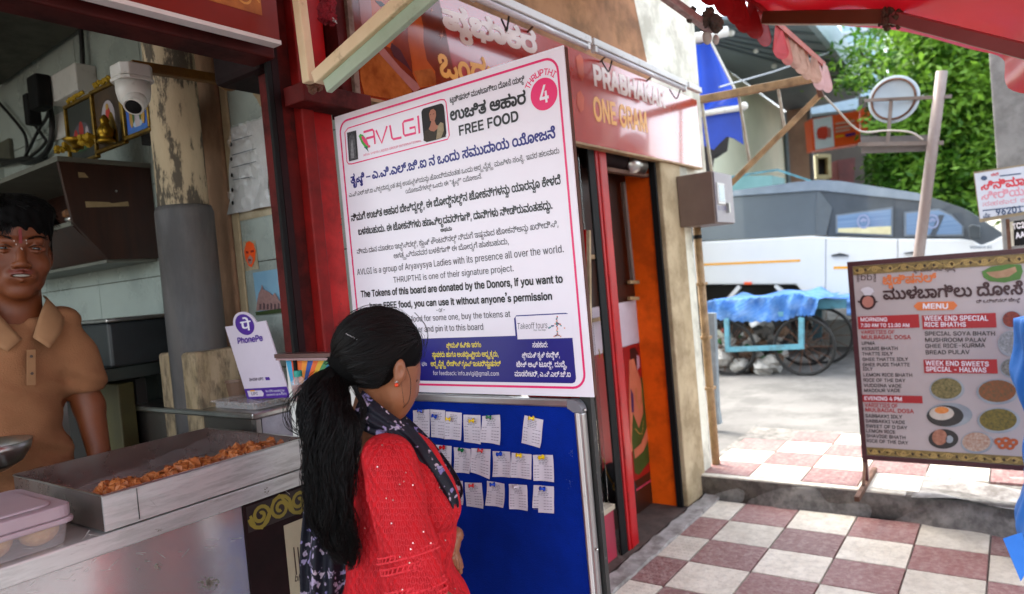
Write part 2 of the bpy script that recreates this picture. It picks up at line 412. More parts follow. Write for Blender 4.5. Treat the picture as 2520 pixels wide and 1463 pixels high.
MAROONP = mat('maroon_black', '#260d0f', '#18080a', spec=.2, rough=.65, scale=7, dirt='#110a0a', damt=.6)
CREAM = mat('cream_paint', '#dcc8a4', '#cdb890', rough=.6, scale=7, dirt='#6b5138', damt=.5, dscale=12, bump=.2, bscale=40, thr=(.58, .68))
PALEGRN = mat('pale_green_paint', '#a3b39c', '#94a48c', rough=.6, scale=7, dirt='#5e5a46', damt=.4, dscale=12, thr=(.58, .68))
PLASTER = mat('plaster_cream', '#bba787', '#a3906f', rough=.9, scale=3, dirt='#6d5a3c', damt=.6, dscale=3.5, bump=.5, bscale=25)
PLASTW = mat('plaster_white', '#dedbcb', '#c6c3b2', rough=.9, scale=3, dirt='#6f6858', damt=.5, dscale=4, bump=.4, bscale=30)
PLASTB = mat('plaster_brown', '#a3744f', '#8a6042', rough=.9, scale=3, dirt='#54402f', damt=.6, dscale=4, bump=.5, bscale=20)
MARBLE = mat('marble_tile', '#a8b1a9', '#98a29b', rough=.22, scale=2, dirt='#7b847f', damt=.55, dscale=2.2, thr=(.52, .6), var=.05)
GROUT = mat('grout', '#5a5a50', '#45453d', rough=.9)
WOOD = mat('dark_laminate', '#3a1c10', '#25110a', rough=.4, scale=4, stretch=(6, 6, .6), bump=.05)
WOODE = mat('laminate_edge', '#6d6d62', '#55554c', rough=.5)
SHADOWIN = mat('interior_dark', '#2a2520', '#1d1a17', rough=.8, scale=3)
WHITEP = mat('white_plastic', '#cfcdc8', '#bfbdb6', rough=.4, scale=5, dirt='#7a766c', damt=.35, dscale=20, thr=(.58, .66))
CABLE = mat('cable_black', '#0a0a0a', '#141414', rough=.5)
YELB = mat('ochre_metal', '#7a5318', '#5b3c10', rough=.45, scale=10, dirt='#2d1d0a', damt=.5, dscale=15)
GOLD = mat('gold_frame', '#8f7020', '#5f4810', rough=.35, metal=.6, scale=30, bump=.3, bscale=150)
GOLDP = mat('gold_print', '#b07f3a', '#8a5f26', rough=.5, scale=25, var=.2)
BRASS = mat('brass', '#9a7a24', '#6b4f14', rough=.38, metal=.9)
PAPER = mat('paper', '#d6d2cf', '#c9c4c1', rough=.7, scale=12)
PAPERO = mat('paper_old', '#b5a88e', '#a19377', rough=.8, scale=9, dirt='#6d5b40', damt=.4, dscale=9)
SIGNW = mat('sign_white', '#e6e1e9', '#e1dce4', rough=.32, scale=3, var=.02)
PINK = mat('print_pink', '#e2246a', '#dd2066', rough=.35)
INK = mat('print_black', '#141216', '#18161a', rough=.35)
NAVY = mat('print_navy', '#1c1a78', '#1a1870', rough=.35)
INKY = mat('print_yellow', '#e6d34a', '#e0cc44', rough=.35)
INKW = mat('print_white', '#e4dfe6', '#dcd8de', rough=.35)
ALU = mat('aluminium', '#b9b7b6', '#a9a7a6', rough=.32, metal=.85, scale=8, stretch=(1, 1, 1))
GREYPL = mat('grey_plastic', '#75757a', '#66666b', rough=.5)
FELT = mat('blue_felt', '#06278a', '#052174', rough=1, scale=4, dirt='#04185a', damt=.4, dscale=3, bump=.4, bscale=300, spec=.08)
GARN = mat('red_garland', '#8e1024', '#6c0a18', rough=.9, scale=40, bump=.8, bscale=200)
TARP = mat('red_tarpaulin', '#b5131d', '#a30f18', rough=.3, scale=2, var=.08, trans=.22, bump=.15, bscale=8)
VALR = mat('valance_red', '#a81219', '#980d15', rough=.6, trans=.15, scale=20, dirt='#7c0e12', damt=.3)
VALP = mat('valance_faded', '#a87f6a', '#8d6a55', rough=.7, trans=.2, scale=20, dirt='#6b3a30', damt=.5)
RUST = mat('rusty_brown', '#6b4630', '#553524', rough=.7, scale=8, dirt='#2e1a10', damt=.6, dscale=14)
RUSTP = mat('pale_rust', '#a3855f', '#8b6d48', rough=.65, scale=8, dirt='#4a3322', damt=.5, dscale=10)
BLUET = mat('blue_tarp', '#0d3fae', '#0a3499', rough=.5, scale=4, trans=.2)
BLUEC = mat('blue_cart_cover', '#5088cc', '#3c6fb8', rough=.65, scale=5, bump=1, bscale=14, spec=.3, dirt='#8fb0d6', damt=.5, dscale=7)
CYANP = mat('cyan_paint', '#6aa7b8', '#5796a8', rough=.5, scale=6, dirt='#4c4f48', damt=.4, dscale=9)
TYRE = mat('tyre_rubber', '#1b1a19', '#262422', rough=.8)
WBODY = mat('vehicle_white', '#d5d6d6', '#cdcecf', rough=.22, scale=1, var=.02, coat=.3)
GBODY = mat('vehicle_grey', '#68727a', '#5d666d', rough=.3, metal=.3, scale=1, coat=.4)
GLASSD = mat('vehicle_glass', '#7b93b0', '#5f7896', rough=.08, spec=.8, scale=5, stretch=(1, .2, 22))
ORANGE = mat('print_orange', '#f45a1c', '#ee5217', rough=.4)
ORANGEW = mat('orange_wall_paint', '#ee5f08', '#d85206', rough=.7, spec=.2, scale=4, dirt='#6b2406', damt=.35, dscale=5)
AMBER = mat('amber_stripe', '#e7a21c', '#dd981a', rough=.35)
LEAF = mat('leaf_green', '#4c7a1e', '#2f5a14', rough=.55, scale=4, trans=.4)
LEAF2 = mat('leaf_sunlit', '#7fa438', '#5d8a26', rough=.55, scale=6, trans=.45)
BARK = mat('bark', '#4a3d30', '#332a21', rough=.9, bump=.7, bscale=40)
GLASS = mat('window_glass', '#ffffff', '#ffffff', rough=.02, glass=1, spec=.5)
FILM = mat('cling_film', '#ffffff', '#f0eef0', rough=.1, alpha=.06, spec=.8, bump=1.0, bscale=25, stretch=(2, 8, 2))
FROST = mat('frosted_plastic', '#c9bdc2', '#bdb0b6', rough=.3, alpha=.55, spec=.6)
CLEARP = mat('clear_plastic', '#e2dede', '#dcd8d8', rough=.12, alpha=.3, spec=.9)

# ================================================================ THE SETTING
g = G().box(-60, 80, -60, 60, -.5, -.1); tag(g.o('ground', SOIL), kind='structure')
fl = G().box(-1.6, 4.11, -3.2, 1.56, -.09, -.012).o('floor', CEMENT); tag(fl, kind='structure')
T0X, T0Y, TS = 4.08, 1.382, .3005
def tile_mesh(name, m, w, d):
    gg = G(); b = .002; z1 = .012
    gg.hexa([(0, 0, 0), (w, 0, 0), (w, d, 0), (0, d, 0), (b, b, z1), (w-b, b, z1), (w-b, d-b, z1), (b, d-b, z1)])
    # shallow raised dimples of the chequered tile
    for i in range(9):
        for j in range(9):
            x = (i+.5)*w/9; y = (j+.5)*d/9; r = .0105 if (i+j) % 2 else .006; q = .006 if (i+j) % 2 else .0105
            gg.add([(x-r, y, z1), (x, y-q, z1), (x+r, y, z1), (x, y+q, z1), (x, y, z1+.0019)], [(0, 1, 4), (1, 2, 4), (2, 3, 4), (3, 0, 4)])
    me = bpy.data.meshes.new(name); me.from_pydata(gg.v, [], gg.f); me.materials.append(m); return me
TM = {}
def tile(parent, x0, x1, y0, y1, z, red):
    k = (red, round(x1-x0, 2), round(y1-y0, 2))
    if k not in TM: TM[k] = tile_mesh('tile', TILE_R if red else TILE_W, x1-x0, y1-y0)
    o = bpy.data.objects.new('tile', TM[k]); COL.objects.link(o); o.parent = parent
    o.location = Vector((x0, y0, z-.012+random.uniform(0, .0012)))-wloc(parent); o.rotation_euler = (random.uniform(-.002, .002), random.uniform(-.002, .002), 0)
gp = .0025
for r in range(0, 14):
    for c in range(-1, 9):
        x1 = T0X-r*TS-gp; x0 = T0X-(r+1)*TS+gp; y1 = T0Y-c*TS-gp; y0 = T0Y-(c+1)*TS+gp
        if c == -1: y1 = 1.552
        tile(fl, x0, x1, y0, y1, 0.0, (r+c) % 2 == 0)
# rough cement riser and upper pavement
def riser(u, v):
    y = 1.75-u*4.6; z = -.02+v*.15
    bulge = .03*math.sin(y*7)+.02*math.sin(y*17+v*3)+(.10 if y < .7 else 0)*(1-v)*math.sin(max(0, .7-y)*1.5)
    x = 4.10-bulge*(1-v*.6)+.05*v+(.0 if v < .99 else .02)
    return (x, y, z if v < .99 else .122)
rs = G().grid(riser, 90, 12); rs.box(4.13, 4.2, -2.85, 1.75, -.05, .1215); tag(rs.o('step_riser', CEMENT, smooth=True), kind='structure')
tag(G().box(4.5, 5.6, 1.752, 9, -.05, .112).o('side_path', ROAD), kind='structure')
up = G().box(4.17, 5.50, -2.8, 1.75, -.05, .118).o('pavement', CEMENT); tag(up, kind='structure')
xr = [4.19, 4.485, 4.79, 5.09, 5.40]
for i in range(4):
    for c in range(-1, 7):
        if c >= 3 and i == 0: continue
        if i == 3 and c == -1: continue
        y1 = 1.392-c*TS-gp; y0 = 1.392-(c+1)*TS+gp
        tile(up, xr[i]+gp, xr[i+1]-gp, y0, y1, .131, (i+c) % 2 == 1)
ns = G().box(4.135, 4.188, .55, 1.70, .10, .131).o('nosing', TILE_W, up, bev=.003)
rp = G().grid(lambda u, v: (4.10+u*.5, .52-v*1.5, .128+.02*math.sin(u*9+v*14)*math.sin(v*8)), 16, 30).o('cement_patch', CURB, up, smooth=True)
def road(u, v):
    x = 5.40+70*(u**2.2); y = 28-v*70; e = .04*math.sin(y*5)+.03*math.sin(y*13); return (x+(e if u < .01 else 0), y, .121+.012*math.sin(x*.9)*math.sin(y*.8))
rd = G().grid(road, 40, 160).o('road', ROAD, smooth=True); tag(rd, kind='structure')
# shop front kerb strip
def kerb(u, v):
    x = .4+3.75*u; k = .006*math.sin(x*23)+.004*math.sin(x*51)
    if v < .25: return (x, 1.551+k*.4, -.006)
    if v < .5: return (x, 1.556+k*.5, .011+k*.3)
    if v < .75: return (x, 1.645+k*.5, .016+k*.3)
    return (x, 1.67, -.03)
kb = G().grid(kerb, 120, 3).o('kerb', CURB); tag(kb, kind='structure')
tag(G().box(1.6, 3.95, 1.665, 3.4, -.09, .006).o('shop_threshold', BROWNF), kind='structure')
tag(G().box(-1.6, 1.6, 1.76, 4.6, -.09, -.002).o('shop_floor', BROWNF), kind='structure')

# ================================================================ FIRST SHOP: walls
XW = 1.60
w = thing('marble_wall', 'grey-white marble-tiled cross wall behind the food counter', 'wall', (XW+.03, 3.2, 0))
G().box(XW+.004, XW+.05, 1.78, 5.2, 0, 3.4).o('backing', GROUT, w)
vj = [1.79, 2.42, 3.02, 3.62, 4.22, 4.82, 5.2]; hj = [0, .4, .80, 1.20, 1.60, 2.0, 2.40, 2.80, 3.4]
for i in range(len(vj)-1):
    for j in range(len(hj)-1):
        if vj[i+1] <= 3.1 and hj[j] > 4: continue
        G().box(XW-.006, XW+.006, vj[i]+.002, vj[i+1]-.002, hj[j]+.002, hj[j+1]-.002).o('marble_panel', MARBLE, w)
bw = thing('shop_back_wall', 'dim grey wall deep behind the shopkeeper', 'wall', (0, 4.7, 0))
G().box(-1.6, XW, 4.62, 4.7, 0, 3.4).o('panel', MARBLE, bw)
us = thing('sun_block_storey', 'unseen plastered upper storey added above the two shops to block the sun', 'wall', (1, 4, 3.3))  # out-of-view mass, added to keep the sun off the walkway
G().box(-2.6, 4.7, 2.06, 6.0, 3.35, 6.4).o('sun_block_mass', PLASTW, us)
G().box(-2.6, 1.6, 1.70, 2.05, 2.95, 6.4).o('front_wall', PLASTW, us)  # part of the added, unseen sun-blocking storey
G().box(1.62, 4.755, 1.84, 2.05, 3.31, 6.4).o('front_wall', PLASTW, us)  # part of the added, unseen sun-blocking storey
# sloping concrete loft/ceiling seen at the top left
cl = G().slab([(XW-.01, 4.7, 2.92), (XW-.01, 3.3, 3.12), (-1.6, 3.3, 3.12), (-1.6, 4.7, 2.92)], (0, 0, .08)).o('ceiling', PLASTW); tag(cl, kind='structure')
tag(G().box(-1.6, XW, 1.75, 3.32, 3.1, 3.2).o('ceiling', PLASTW), kind='structure')
lf = G(); P = [U(0, 210, 'x', 1.56), U(20, 195, 'x', 1.56), U(255, 30, 'x', 1.56), U(240, -60, 'x', 1.56), U(0, -60, 'x', 1.56), U(-60, 200, 'x', 1.56)]
lf.slab(P, (-.5, 0, 0)); o = lf.o('concrete_loft', mat('loft_dark', '#4f5145', '#3c3e35', rough=.9, scale=4, dirt='#2a2b25', damt=.5, dscale=4)); tag(o, 'stained dark concrete loft slab in the top left corner of the shop', 'loft slab')
# plastered pier with drain pipe
pr_ = thing('plaster_pier', 'peeling cream and brown plaster pier beside the drain pipe', 'pier', (1.5, 2.6, 0))
PIER = mat('pier_plaster', '#a07c60', '#8f6c52', rough=.85, scale=3, dirt='#5a4534', damt=.5, dscale=5, bump=.5, bscale=25, stretch=(1, 1, .4))
a = U(523, 500, 'x', 1.52).y; b = U(560, 500, 'x', 1.52).y
G().box(1.57, XW-.007, U(557, 500, 'x', 1.57).y, U(485, 500, 'x', 1.57).y, 0, 3.3).o('shaft', PIER, pr_, bev=.01)
G().box(1.584, XW-.007, U(582, 500, 'x', 1.584).y, U(557, 500, 'x', 1.57).y-.001, 0, 3.3).o('plaster_return', PLASTER, pr_, bev=.01)
dp = thing('drain_pipe', 'thick grey lower sleeve on a paint-splashed cream vertical pipe', 'pipe', (1.42, 2.72, 0))
pt = U(455, 300, 'x', 1.44); y0 = U(472, 700, 'x', 1.40).y
PIPEG = mat('pipe_grey', '#4d4f52', '#5f5650', rough=.55, scale=4, dirt='#2f3033', damt=.5, dscale=6, stretch=(1, 1, .3), bump=.2)
PIPEC = mat('pipe_cream', '#c9b797', '#b3a182', rough=.7, scale=6, dirt='#3d3a36', damt=.85, dscale=6, stretch=(3, 3, 1), thr=(.5, .56), bump=.3)
zt = U(470, 502, 'x', 1.38).z
G().tube([(1.40, y0, 0), (1.40, y0, zt-.02), (1.40, y0, zt)], .10, 20, rs=[.10, .10, .094]).o('sleeve', PIPEG, dp, smooth=True)
G().tube([(1.40, y0, zt-.05), (1.40, y0, 3.3)], .086, 20).o('upper_pipe', PIPEC, dp, smooth=True)
G().box(1.31, 1.50, y0-.13, y0+.12, 0, U(470, 868, 'x', 1.32).z).o('pipe_footing', mat('foot_cream', '#a89478', '#93805f', rough=.9, dirt='#3a342c', damt=.7, dscale=9, stretch=(3, 3, 1), bump=.4), dp, bev=.01)
# plaster patch near camera bracket
g = G(); PX = [(620, 185), (652, 190), (655, 270), (640, 262), (632, 245), (622, 232), (626, 212), (618, 200)]
g.slab([U(x, y, 'x', XW-.012) for x, y in PX], (.004, 0, 0)); o = g.o('flaked_patch', PLASTER, w)

# ---- red steel front of the first shop
fr = thing('shutter_frame', 'red and black steel shutter posts and beam at the food shop corner', 'shutter frame', (1.36, 1.72, 0))
def vseg(xa, xb, y0_, y1_, m, nm, z0=0, z1=2.75, **k): return G().box(xa, xb, y0_, y1_, z0, z1).o(nm, m, fr, **k)
X_ = lambda px, py, y=1.7: U(px, py, 'y', y).x
vseg(X_(700, 620), X_(726, 760), 1.70, 1.712, BLACK, 'channel', bev=.002)
vseg(X_(726, 760)+.001, X_(743, 760), 1.70, 1.73, MAROONP, 'post')
vseg(X_(743, 760)+.001, X_(776, 760), 1.71, 1.80, REDD, 'post')
vseg(X_(776, 760)+.001, X_(806, 760), 1.675, 1.80, mat('red_rib', '#8a1614', '#70110e', spec=.25, rough=.5, scale=6, dirt='#3d0e0c', damt=.5), 'rib', bev=.004)
vseg(X_(806, 760)+.001, X_(862, 760), 1.70, 1.80, REDP, 'post', bev=.003)
zb = U(662, 156, 'y', 1.7).z; zb2 = zb+.16
G().box(-1.6, 1.262, 1.66, 1.76, zb, zb2).o('beam', mat('beam_red', '#4a0f0c', '#350b09', spec=.2, rough=.6, scale=4, dirt='#140908', damt=.6, dscale=7), fr, bev=.006)
G().box(1.264, 1.62, 1.74, 1.98, 2.12, 2.62).o('shutter_housing', MAROONP, fr, bev=.02)
G().box(1.30, 1.56, 1.60, 1.69, U(800, 240, 'y', 1.6).z-.02, U(800, 240, 'y', 1.6).z+.035).o('bracket', REDD, fr, bev=.004)
G().tube([(1.45, 1.9, 2.3), (2.9, 1.9, 2.3)], .10, 18).o('shutter_roll', MAROONP, fr, smooth=True)
G().box(1.50, 1.56, 1.66, 1.72, 2.0, 2.9).o('upright', REDD, fr)
# menu sign panel above the beam (its lower right corner shows)
pn = thing('hanging_sign', 'brown-red fascia sign with gold scroll border above the food counter', 'sign', (.4, 1.62, zb2))
YS = 1.60; PS = Plane('y', YS-.0005)
q = [PS.L(689, 100), PS.L(318, 0)]; xr_ = q[0][0]; zs = q[0][1]
SIGNM = mat('sign_maroon', '#7a1c0c', '#6b180a', rough=.4)
G().box(-1.5, xr_, YS, YS+.03, zs, zs+.85).o('board', SIGNM, pn)
G().box(-1.5, xr_+.002, YS-.003, YS+.033, zs-.012, zs-.001).o('edge_strip', PAPER, pn)
PS.uvpoly('gold_band', [(-1.4, zs+.055), (xr_-.05, zs+.055), (xr_-.05, zs+.135), (-1.4, zs+.135)], mat('band_gold', '#b06a2a', '#8a4c1a', rough=.5, scale=20), pn, .0006)
PS.uvpoly('white_field', [(-1.4, zs+.137), (xr_-.06, zs+.137), (xr_-.06, zs+.8), (-1.4, zs+.8)], mat('sign_pinkwhite', '#c9b0b2', '#bfa6a8', rough=.4), pn, .0006)
PS.uvpoly('green_field', [(xr_-.30, zs+.185), (xr_-.10, zs+.185), (xr_-.10, zs+.5), (xr_-.30, zs+.5)], mat('sign_green', '#0f6b35', '#0d5f2f', rough=.4), pn, .0010)
pp = Print(PS, .0012)
def scrolls(pp, u0, u1, v, h, w, n):
    for i in range(n):
        c = u0+(u1-u0)*(i+.5)/n; s_ = 1 if i % 2 else -1; L_ = (u1-u0)/n
        pts = []
        for k in range(26):
            t = k/25; a = t*3.6*math.pi; r = h*.42*(1-t*.85)
            pts.append((c+s_*(r*math.cos(a)), v+s_*r*math.sin(a)))
        pp.stroke(pts, w, uv=True)
        pp.stroke([(c-L_*.5, v-h*.1*s_), (c-L_*.3, v+h*.32*s_), (c, v+h*.42*s_), (c+L_*.35, v+h*.1*s_), (c+L_*.5, v-h*.1*s_)], w*.8, uv=True)
scrolls(pp, -.2, xr_-.055, zs+.095, .075, .006, 16)
pp.o('scroll_ornament', mat('scroll_light', '#cf9a4c', '#c08c40', rough=.5), pn)

# ---- cream awning bracket arms of the first shop
ar = thing('awning_bracket', 'cream steel awning bracket with upright and diagonal arm over the free food sign', 'bracket', (1.27, 1.6, 2.0))
XB = 1.25
p0 = U(762, 205, 'x', XB); p1 = U(733, -30, 'x', XB)
G().bar(p0, p1, .03, .028, (1, 0, 0)).o('upright', CREAM, ar, bev=.004)
a0 = U(783, 195, 'x', XB-.01); a1 = U(1052, -45, 'x', XB-.01)
G().bar(a0, a1, .034, .040, (1, 0, 0)).o('diagonal_arm', CREAM, ar, bev=.004)
b0 = U(802, 214, 'x', XB-.01); b1 = U(1078, -30, 'x', XB-.01)
G().bar(b0+Vector((.004, 0, 0)), b1+Vector((.004, 0, 0)), .036, .018, (1, 0, 0)).o('arm_underside', PALEGRN, ar, bev=.003)
g = G(); [g.ell(UD(random.gauss(776, 8), random.gauss(215, 7), 1.93+random.uniform(-.03, .03)), random.uniform(.005, .012), 7, 5, .2) for _ in range(14)]
g.o('weld', RUST, ar)
gl = thing('flower_garland', 'dried crimson flower garland hanging beside the cream bracket', 'garland', UD(806, 50, 2.05))
g = G()
for k in range(90):
    t = k/89; a = k*2.4; c = UD(806-10*(1-t)*.3, -60+112*t, 2.05); g.ell(c+Vector((math.cos(a)*.016, math.sin(a)*.016, random.uniform(-.006, .006))), random.uniform(.008, .014), 6, 4, .35)
g.o('blossoms', GARN, gl)
g = G(); g.ell(UD(823, 52, 2.0), (.006, .006, .004), 8, 5, .1).bar(UD(819, 44, 2.0), UD(829, 58, 2.0), .004, .003); g.o('foil_tag', STEEL, gl)

# ---- cctv camera and its bar
cc = thing('cctv_camera', 'grubby white dome security camera hanging from an ochre bar', 'security camera', UD(325, 180, 2.2))
cb = G(); A = UD(322, 162, 2.17); B = UD(562, 200, 2.40)
cb.bar(A, B, .028, .032); o = cb.o('bar', YELB, cc, bev=.003)
G().lathe([(0, -.02), (.03, -.02), (.034, 0), (.03, .02), (0, .02)], B, 14, _f).o('bar_cap', YELB, cc)
c0 = UD(325, 192, 2.15)
pr0 = [(-.05, -.03), (-.032, -.05), (.032, -.05), (.05, -.03), (.05, .03), (.032, .05), (-.032, .05), (-.05, .03)]
G().slab([c0+Vector((x, y, -.004)) for x, y in pr0], (0, 0, .038)).o('junction_box', WHITEP, cc, bev=.004)
G().slab([c0+Vector((x*1.04, y*1.04, -.016)) for x, y in pr0], (0, 0, .011)).o('base_plate', WHITEP, cc, bev=.002)
G().lathe([(.0, -.016), (.050, -.016), (.049, -.045), (.044, -.07), (.034, -.084), (0, -.09)], c0+Vector((0, 0, 0)), 28).o('housing', WHITEP, cc, smooth=True)
bc = c0+_r*.012-_f*.018+Vector((0, 0, -.078)); vd = (-_f*.62-Vector((0, 0, .72))+_r*.05).normalized()
G().ell(bc, .034, 24, 16).o('eyeball', WHITEP, cc, smooth=True)
G().lathe([(.022, .026), (.0265, .030), (.029, .028), (.031, .016)], bc, 28, vd).o('lens_hood', WHITEP, cc, smooth=True)
G().lathe([(0, .0345), (.0225, .0305), (.0225, .02)], bc, 28, vd).o('lens', BLACK, cc)

# ---- power supply box, plugs and cables (on the marble wall)
px = thing('power_box', 'white plastic switch box with black plug-in adapter on the marble wall', 'switch box', U(150, 245, 'x', XW-.03))
y0 = U(188, 200, 'x', XW-.10).y; y1 = U(112, 200, 'x', XW-.10).y; z0 = U(150, 243, 'x', XW-.1).z; z1 = U(150, 172, 'x', XW-.1).z
G().box(XW-.10, XW-.007, y0, y1, z0, z1).o('box', WHITEP, px, bev=.006)
G().box(XW-.016, XW-.0065, y0+.02, y1+.22, z0-.13, z0-.005).o('base_board', WHITEP, px, bev=.003)
G().box(XW-.17, XW-.101, y1-.07, y1+.04, z0-.03, z0+.13).o('adapter', BLACK, px, bev=.012)
G().box(XW-.16, XW-.101, y1+.075, y1+.13, z0-.08, z0+.07).o('plug', BLACK, px, bev=.008)
PXW = lambda x, y, d=.03: U(x, y, 'x', XW-d)
def cable(name, label, pts, r=.006, d=.03, grp='loose black cables in the shop'):
    g = G().tube(bez([PXW(x, y, d+random.uniform(0, .01)) for x, y in pts], 8), r, 7); tag(g.o(name, CABLE, smooth=True), label, 'cable', grp)
cable('cable', 'black cable dropping from the red beam into the white switch box', [(195, 40), (200, 90), (203, 150), (200, 195), (190, 205), (180, 188)], .011)
cable('cable', 'black cable running down past the security camera bracket', [(377, 95), (384, 180), (392, 260), (402, 330), (410, 400), (412, 440)], .010, .02)
cable('cable', 'long black cable arching across the far left of the marble wall', [(-5, 250), (30, 290), (60, 330), (66, 370), (60, 395)], .008)
cable('cable', 'left of the two thin cables hanging below the black adapter', [(62, 235), (75, 290), (105, 335), (112, 350), (90, 375), (60, 392), (0, 410)], .008)
cable('cable', 'right of the two thin cables hanging below the black adapter', [(120, 225), (118, 280), (95, 320), (75, 360), (62, 385)], .008)
cable('cable', 'thick grey-black cable looping beneath the switch box', [(120, 250), (128, 300), (125, 350), (105, 385), (70, 400), (45, 396)], .014)
cable('cable', 'black cable rising diagonally from the cable heap to the dark loft', [(-10, 110), (50, 85), (100, 60), (140, 38)], .008)
cable('cable', 'low black cable trailing off the left edge of the shop wall', [(-10, 395), (30, 398), (62, 392), (95, 396), (110, 385)], .016)
tag(G().box(XW-.03, XW-.007, U(28, 420, 'x', XW-.03).y, U(-8, 420, 'x', XW-.03).y, U(10, 398, 'x', XW-.03).z, U(10, 345, 'x', XW-.03).z).o('junction_box', mat('old_board', '#5a5a48', '#44443a', rough=.7), bev=.004), 'small grimy junction board above the cable heap at the left edge', 'junction box')

# ---- wall cabinet with frames
cy = U(370, 412, 'x', XW-.008); Yc = cy.y; zt = cy.z; zbm = U(390, 636, 'x', XW-.008).z
PC = Plane('y', Yc)
L1 = PC.L(144, 401); L2 = PC.L(268, 638); L3 = PC.L(180, 547)
cab = thing('wall_cabinet', 'dark laminate open cabinet on the marble wall carrying framed deity pictures', 'cabinet', (1.3, Yc+.4, zbm))
xl, xb_, xm = L1[0], L2[0], L3[0]
yb = Yc+1.15
def side(y, th): return G().slab([(xl, y, zt-.005), (XW-.009, y, zt-.005), (XW-.009, y, zbm), (xb_, y, zbm), (xm, y, L3[1])], (0, th, 0))
side(Yc, .02).o('side_panel', WOOD, cab)
side(yb, .02).o('side_panel', WOOD, cab)
G().box(xl-.004, XW-.009, Yc-.003, yb+.023, zt-.004, zt+.016).o('top_panel', WOODE, cab)
G().box(XW-.03, XW-.009, Yc+.021, yb-.001, zbm+.002, zt-.006).o('back_panel', WOOD, cab)
G().box(xm-.0, XW-.031, Yc+.021, yb-.001, L3[1]-.012, L3[1]+.006).o('shelf', WOODE, cab)
G().slab([(xm+.004, Yc+.021, L3[1]-.013), (xb_+.004, Yc+.021, zbm+.004), (xb_+.02, Yc+.021, zbm+.004), (xm+.02, Yc+.021, L3[1]-.013)], (0, yb-Yc-.03, 0)).o('sloping_front', WOOD, cab)
G().box(xb_, XW-.009, Yc+.021, yb-.001, zbm-.012, zbm+.001).o('bottom_panel', WOODE, cab)
for nm, pts in (('tape_strip', [(340, 508-3), (445, 502+4), (508, 505), (506, 510), (340, 512)]),): pass
TAPE = mat('old_tape', '#a08a66', '#8a7450', rough=.6, scale=20)
def D2(cx, cy): return (cx*.2943, 369+cy*.2943)
PC.poly('tape', [D2(*p) for p in [(710, 432), (910, 438), (935, 448), (1070, 432), (1078, 472), (720, 484)]], TAPE, cab, .001)
PC.poly('tape', [D2(*p) for p in [(650, 186), (705, 192), (740, 234), (658, 234)]], TAPE, cab, .001)
G().ell(U(286, 471, 'y', Yc-.004), .005, 10, 6).o('knob', STEEL, cab)
st = thing('steel_vessel', 'small shiny vessel on the cabinet shelf above the shopkeeper', 'vessel', (xm+.04, Yc+.1, L3[1]+.006))
G().lathe([(0, 0), (.035, 0), (.05, .02), (.045, .03), (.0, .028)], (xm+.07, Yc+.12, L3[1]+.006), 18).o('bowl', STEEL, st, smooth=True)
G().ell((xm+.07, Yc+.12, L3[1]+.05), (.06, .03, .025), 14, 8, .1).o('contents', mat('orange_food', '#7a4a1c', '#5c3511', rough=.6), st)
def frame(label, px4, xp, cols, fig):
    tl, br = px4; P = Plane('x', xp)
    u0, v1 = P.L(*tl); u1, _ = P.L(br[0], tl[1]); v0 = zt+.017
    t = thing('framed_picture', label, 'framed picture', (xp, -(u0+u1)/2, v0), 'framed deity pictures on the cabinet')
    wd = .014
    for nm, r in (('frame_rail', (u0, v0, u1, v0+wd)), ('frame_rail', (u0, v1-wd, u1, v1)), ('frame_stile', (u0, v0+wd, u0+wd, v1-wd)), ('frame_stile', (u1-wd, v0+wd, u1, v1-wd))):
        G().box(xp, xp+.02, -r[2], -r[0], r[1], r[3]).o(nm, GOLD, t, bev=.004)
    G().box(xp+.012, xp+.018, -u1+.005, -u0-.005, v0+.005, v1-.005).o('picture', mat(*cols), t)
    Pp = Plane('x', xp+.011); W_, H_ = u1-u0, v1-v0
    for k, (kind, cu_, cv_, ru, rv, m) in enumerate(fig):
        Pp.uvpoly('print', circ(u0+W_*cu_, v0+H_*cv_, W_*ru, H_*rv, 18), m, t, .0008+k*.0004)
    g = G()
    for i in range(22): g.ell((xp-.004, -(u0+W_*(.25+.6*i/22)), v1+.006+random.uniform(-.006, .01)), random.uniform(.005, .009), 6, 4, .3)
    if fig: g.o('marigold_garland', mat('marigold', '#b3920c', '#8f7208', rough=.8), t)
rd_ = mat('fig_red', '#b02a20', '#7a1a14'); sk_ = mat('fig_pale', '#a8a0a4', '#8b8488'); gy_ = mat('fig_grey', '#545058', '#3b383f'); gn_ = mat('fig_green', '#2f5a2a', '#23451f'); gd_ = mat('fig_gold', '#a8843c', '#8a6a2a'); db_ = mat('fig_brown', '#3a2a1a', '#2a1d12')
XF = 1.36
frame('leftmost gold-framed dark group picture with marigolds on the cabinet', ((153, 262), (224, 0)), XF, ('pic_dark', '#2c3028', '#1e221c'), [('e', .5, .42, .32, .22, gy_), ('e', .3, .4, .08, .16, rd_), ('e', .5, .5, .08, .16, rd_), ('e', .7, .4, .07, .15, sk_), ('e', .5, .25, .3, .06, gn_)])
frame('middle gold-framed picture of a figure in a pale arch on the cabinet', ((217, 226), (292, 0)), XF-.03, ('pic_brown', '#4a3418', '#2e1e0c'), [('e', .5, .45, .30, .34, db_), ('e', .5, .5, .22, .26, sk_), ('e', .5, .46, .10, .20, rd_), ('e', .38, .38, .07, .10, rd_), ('e', .63, .38, .07, .10, rd_), ('e', .5, .66, .05, .05, gd_)])
BLUEPIC = ('pic_blue', '#3768c4', '#2a56ac')
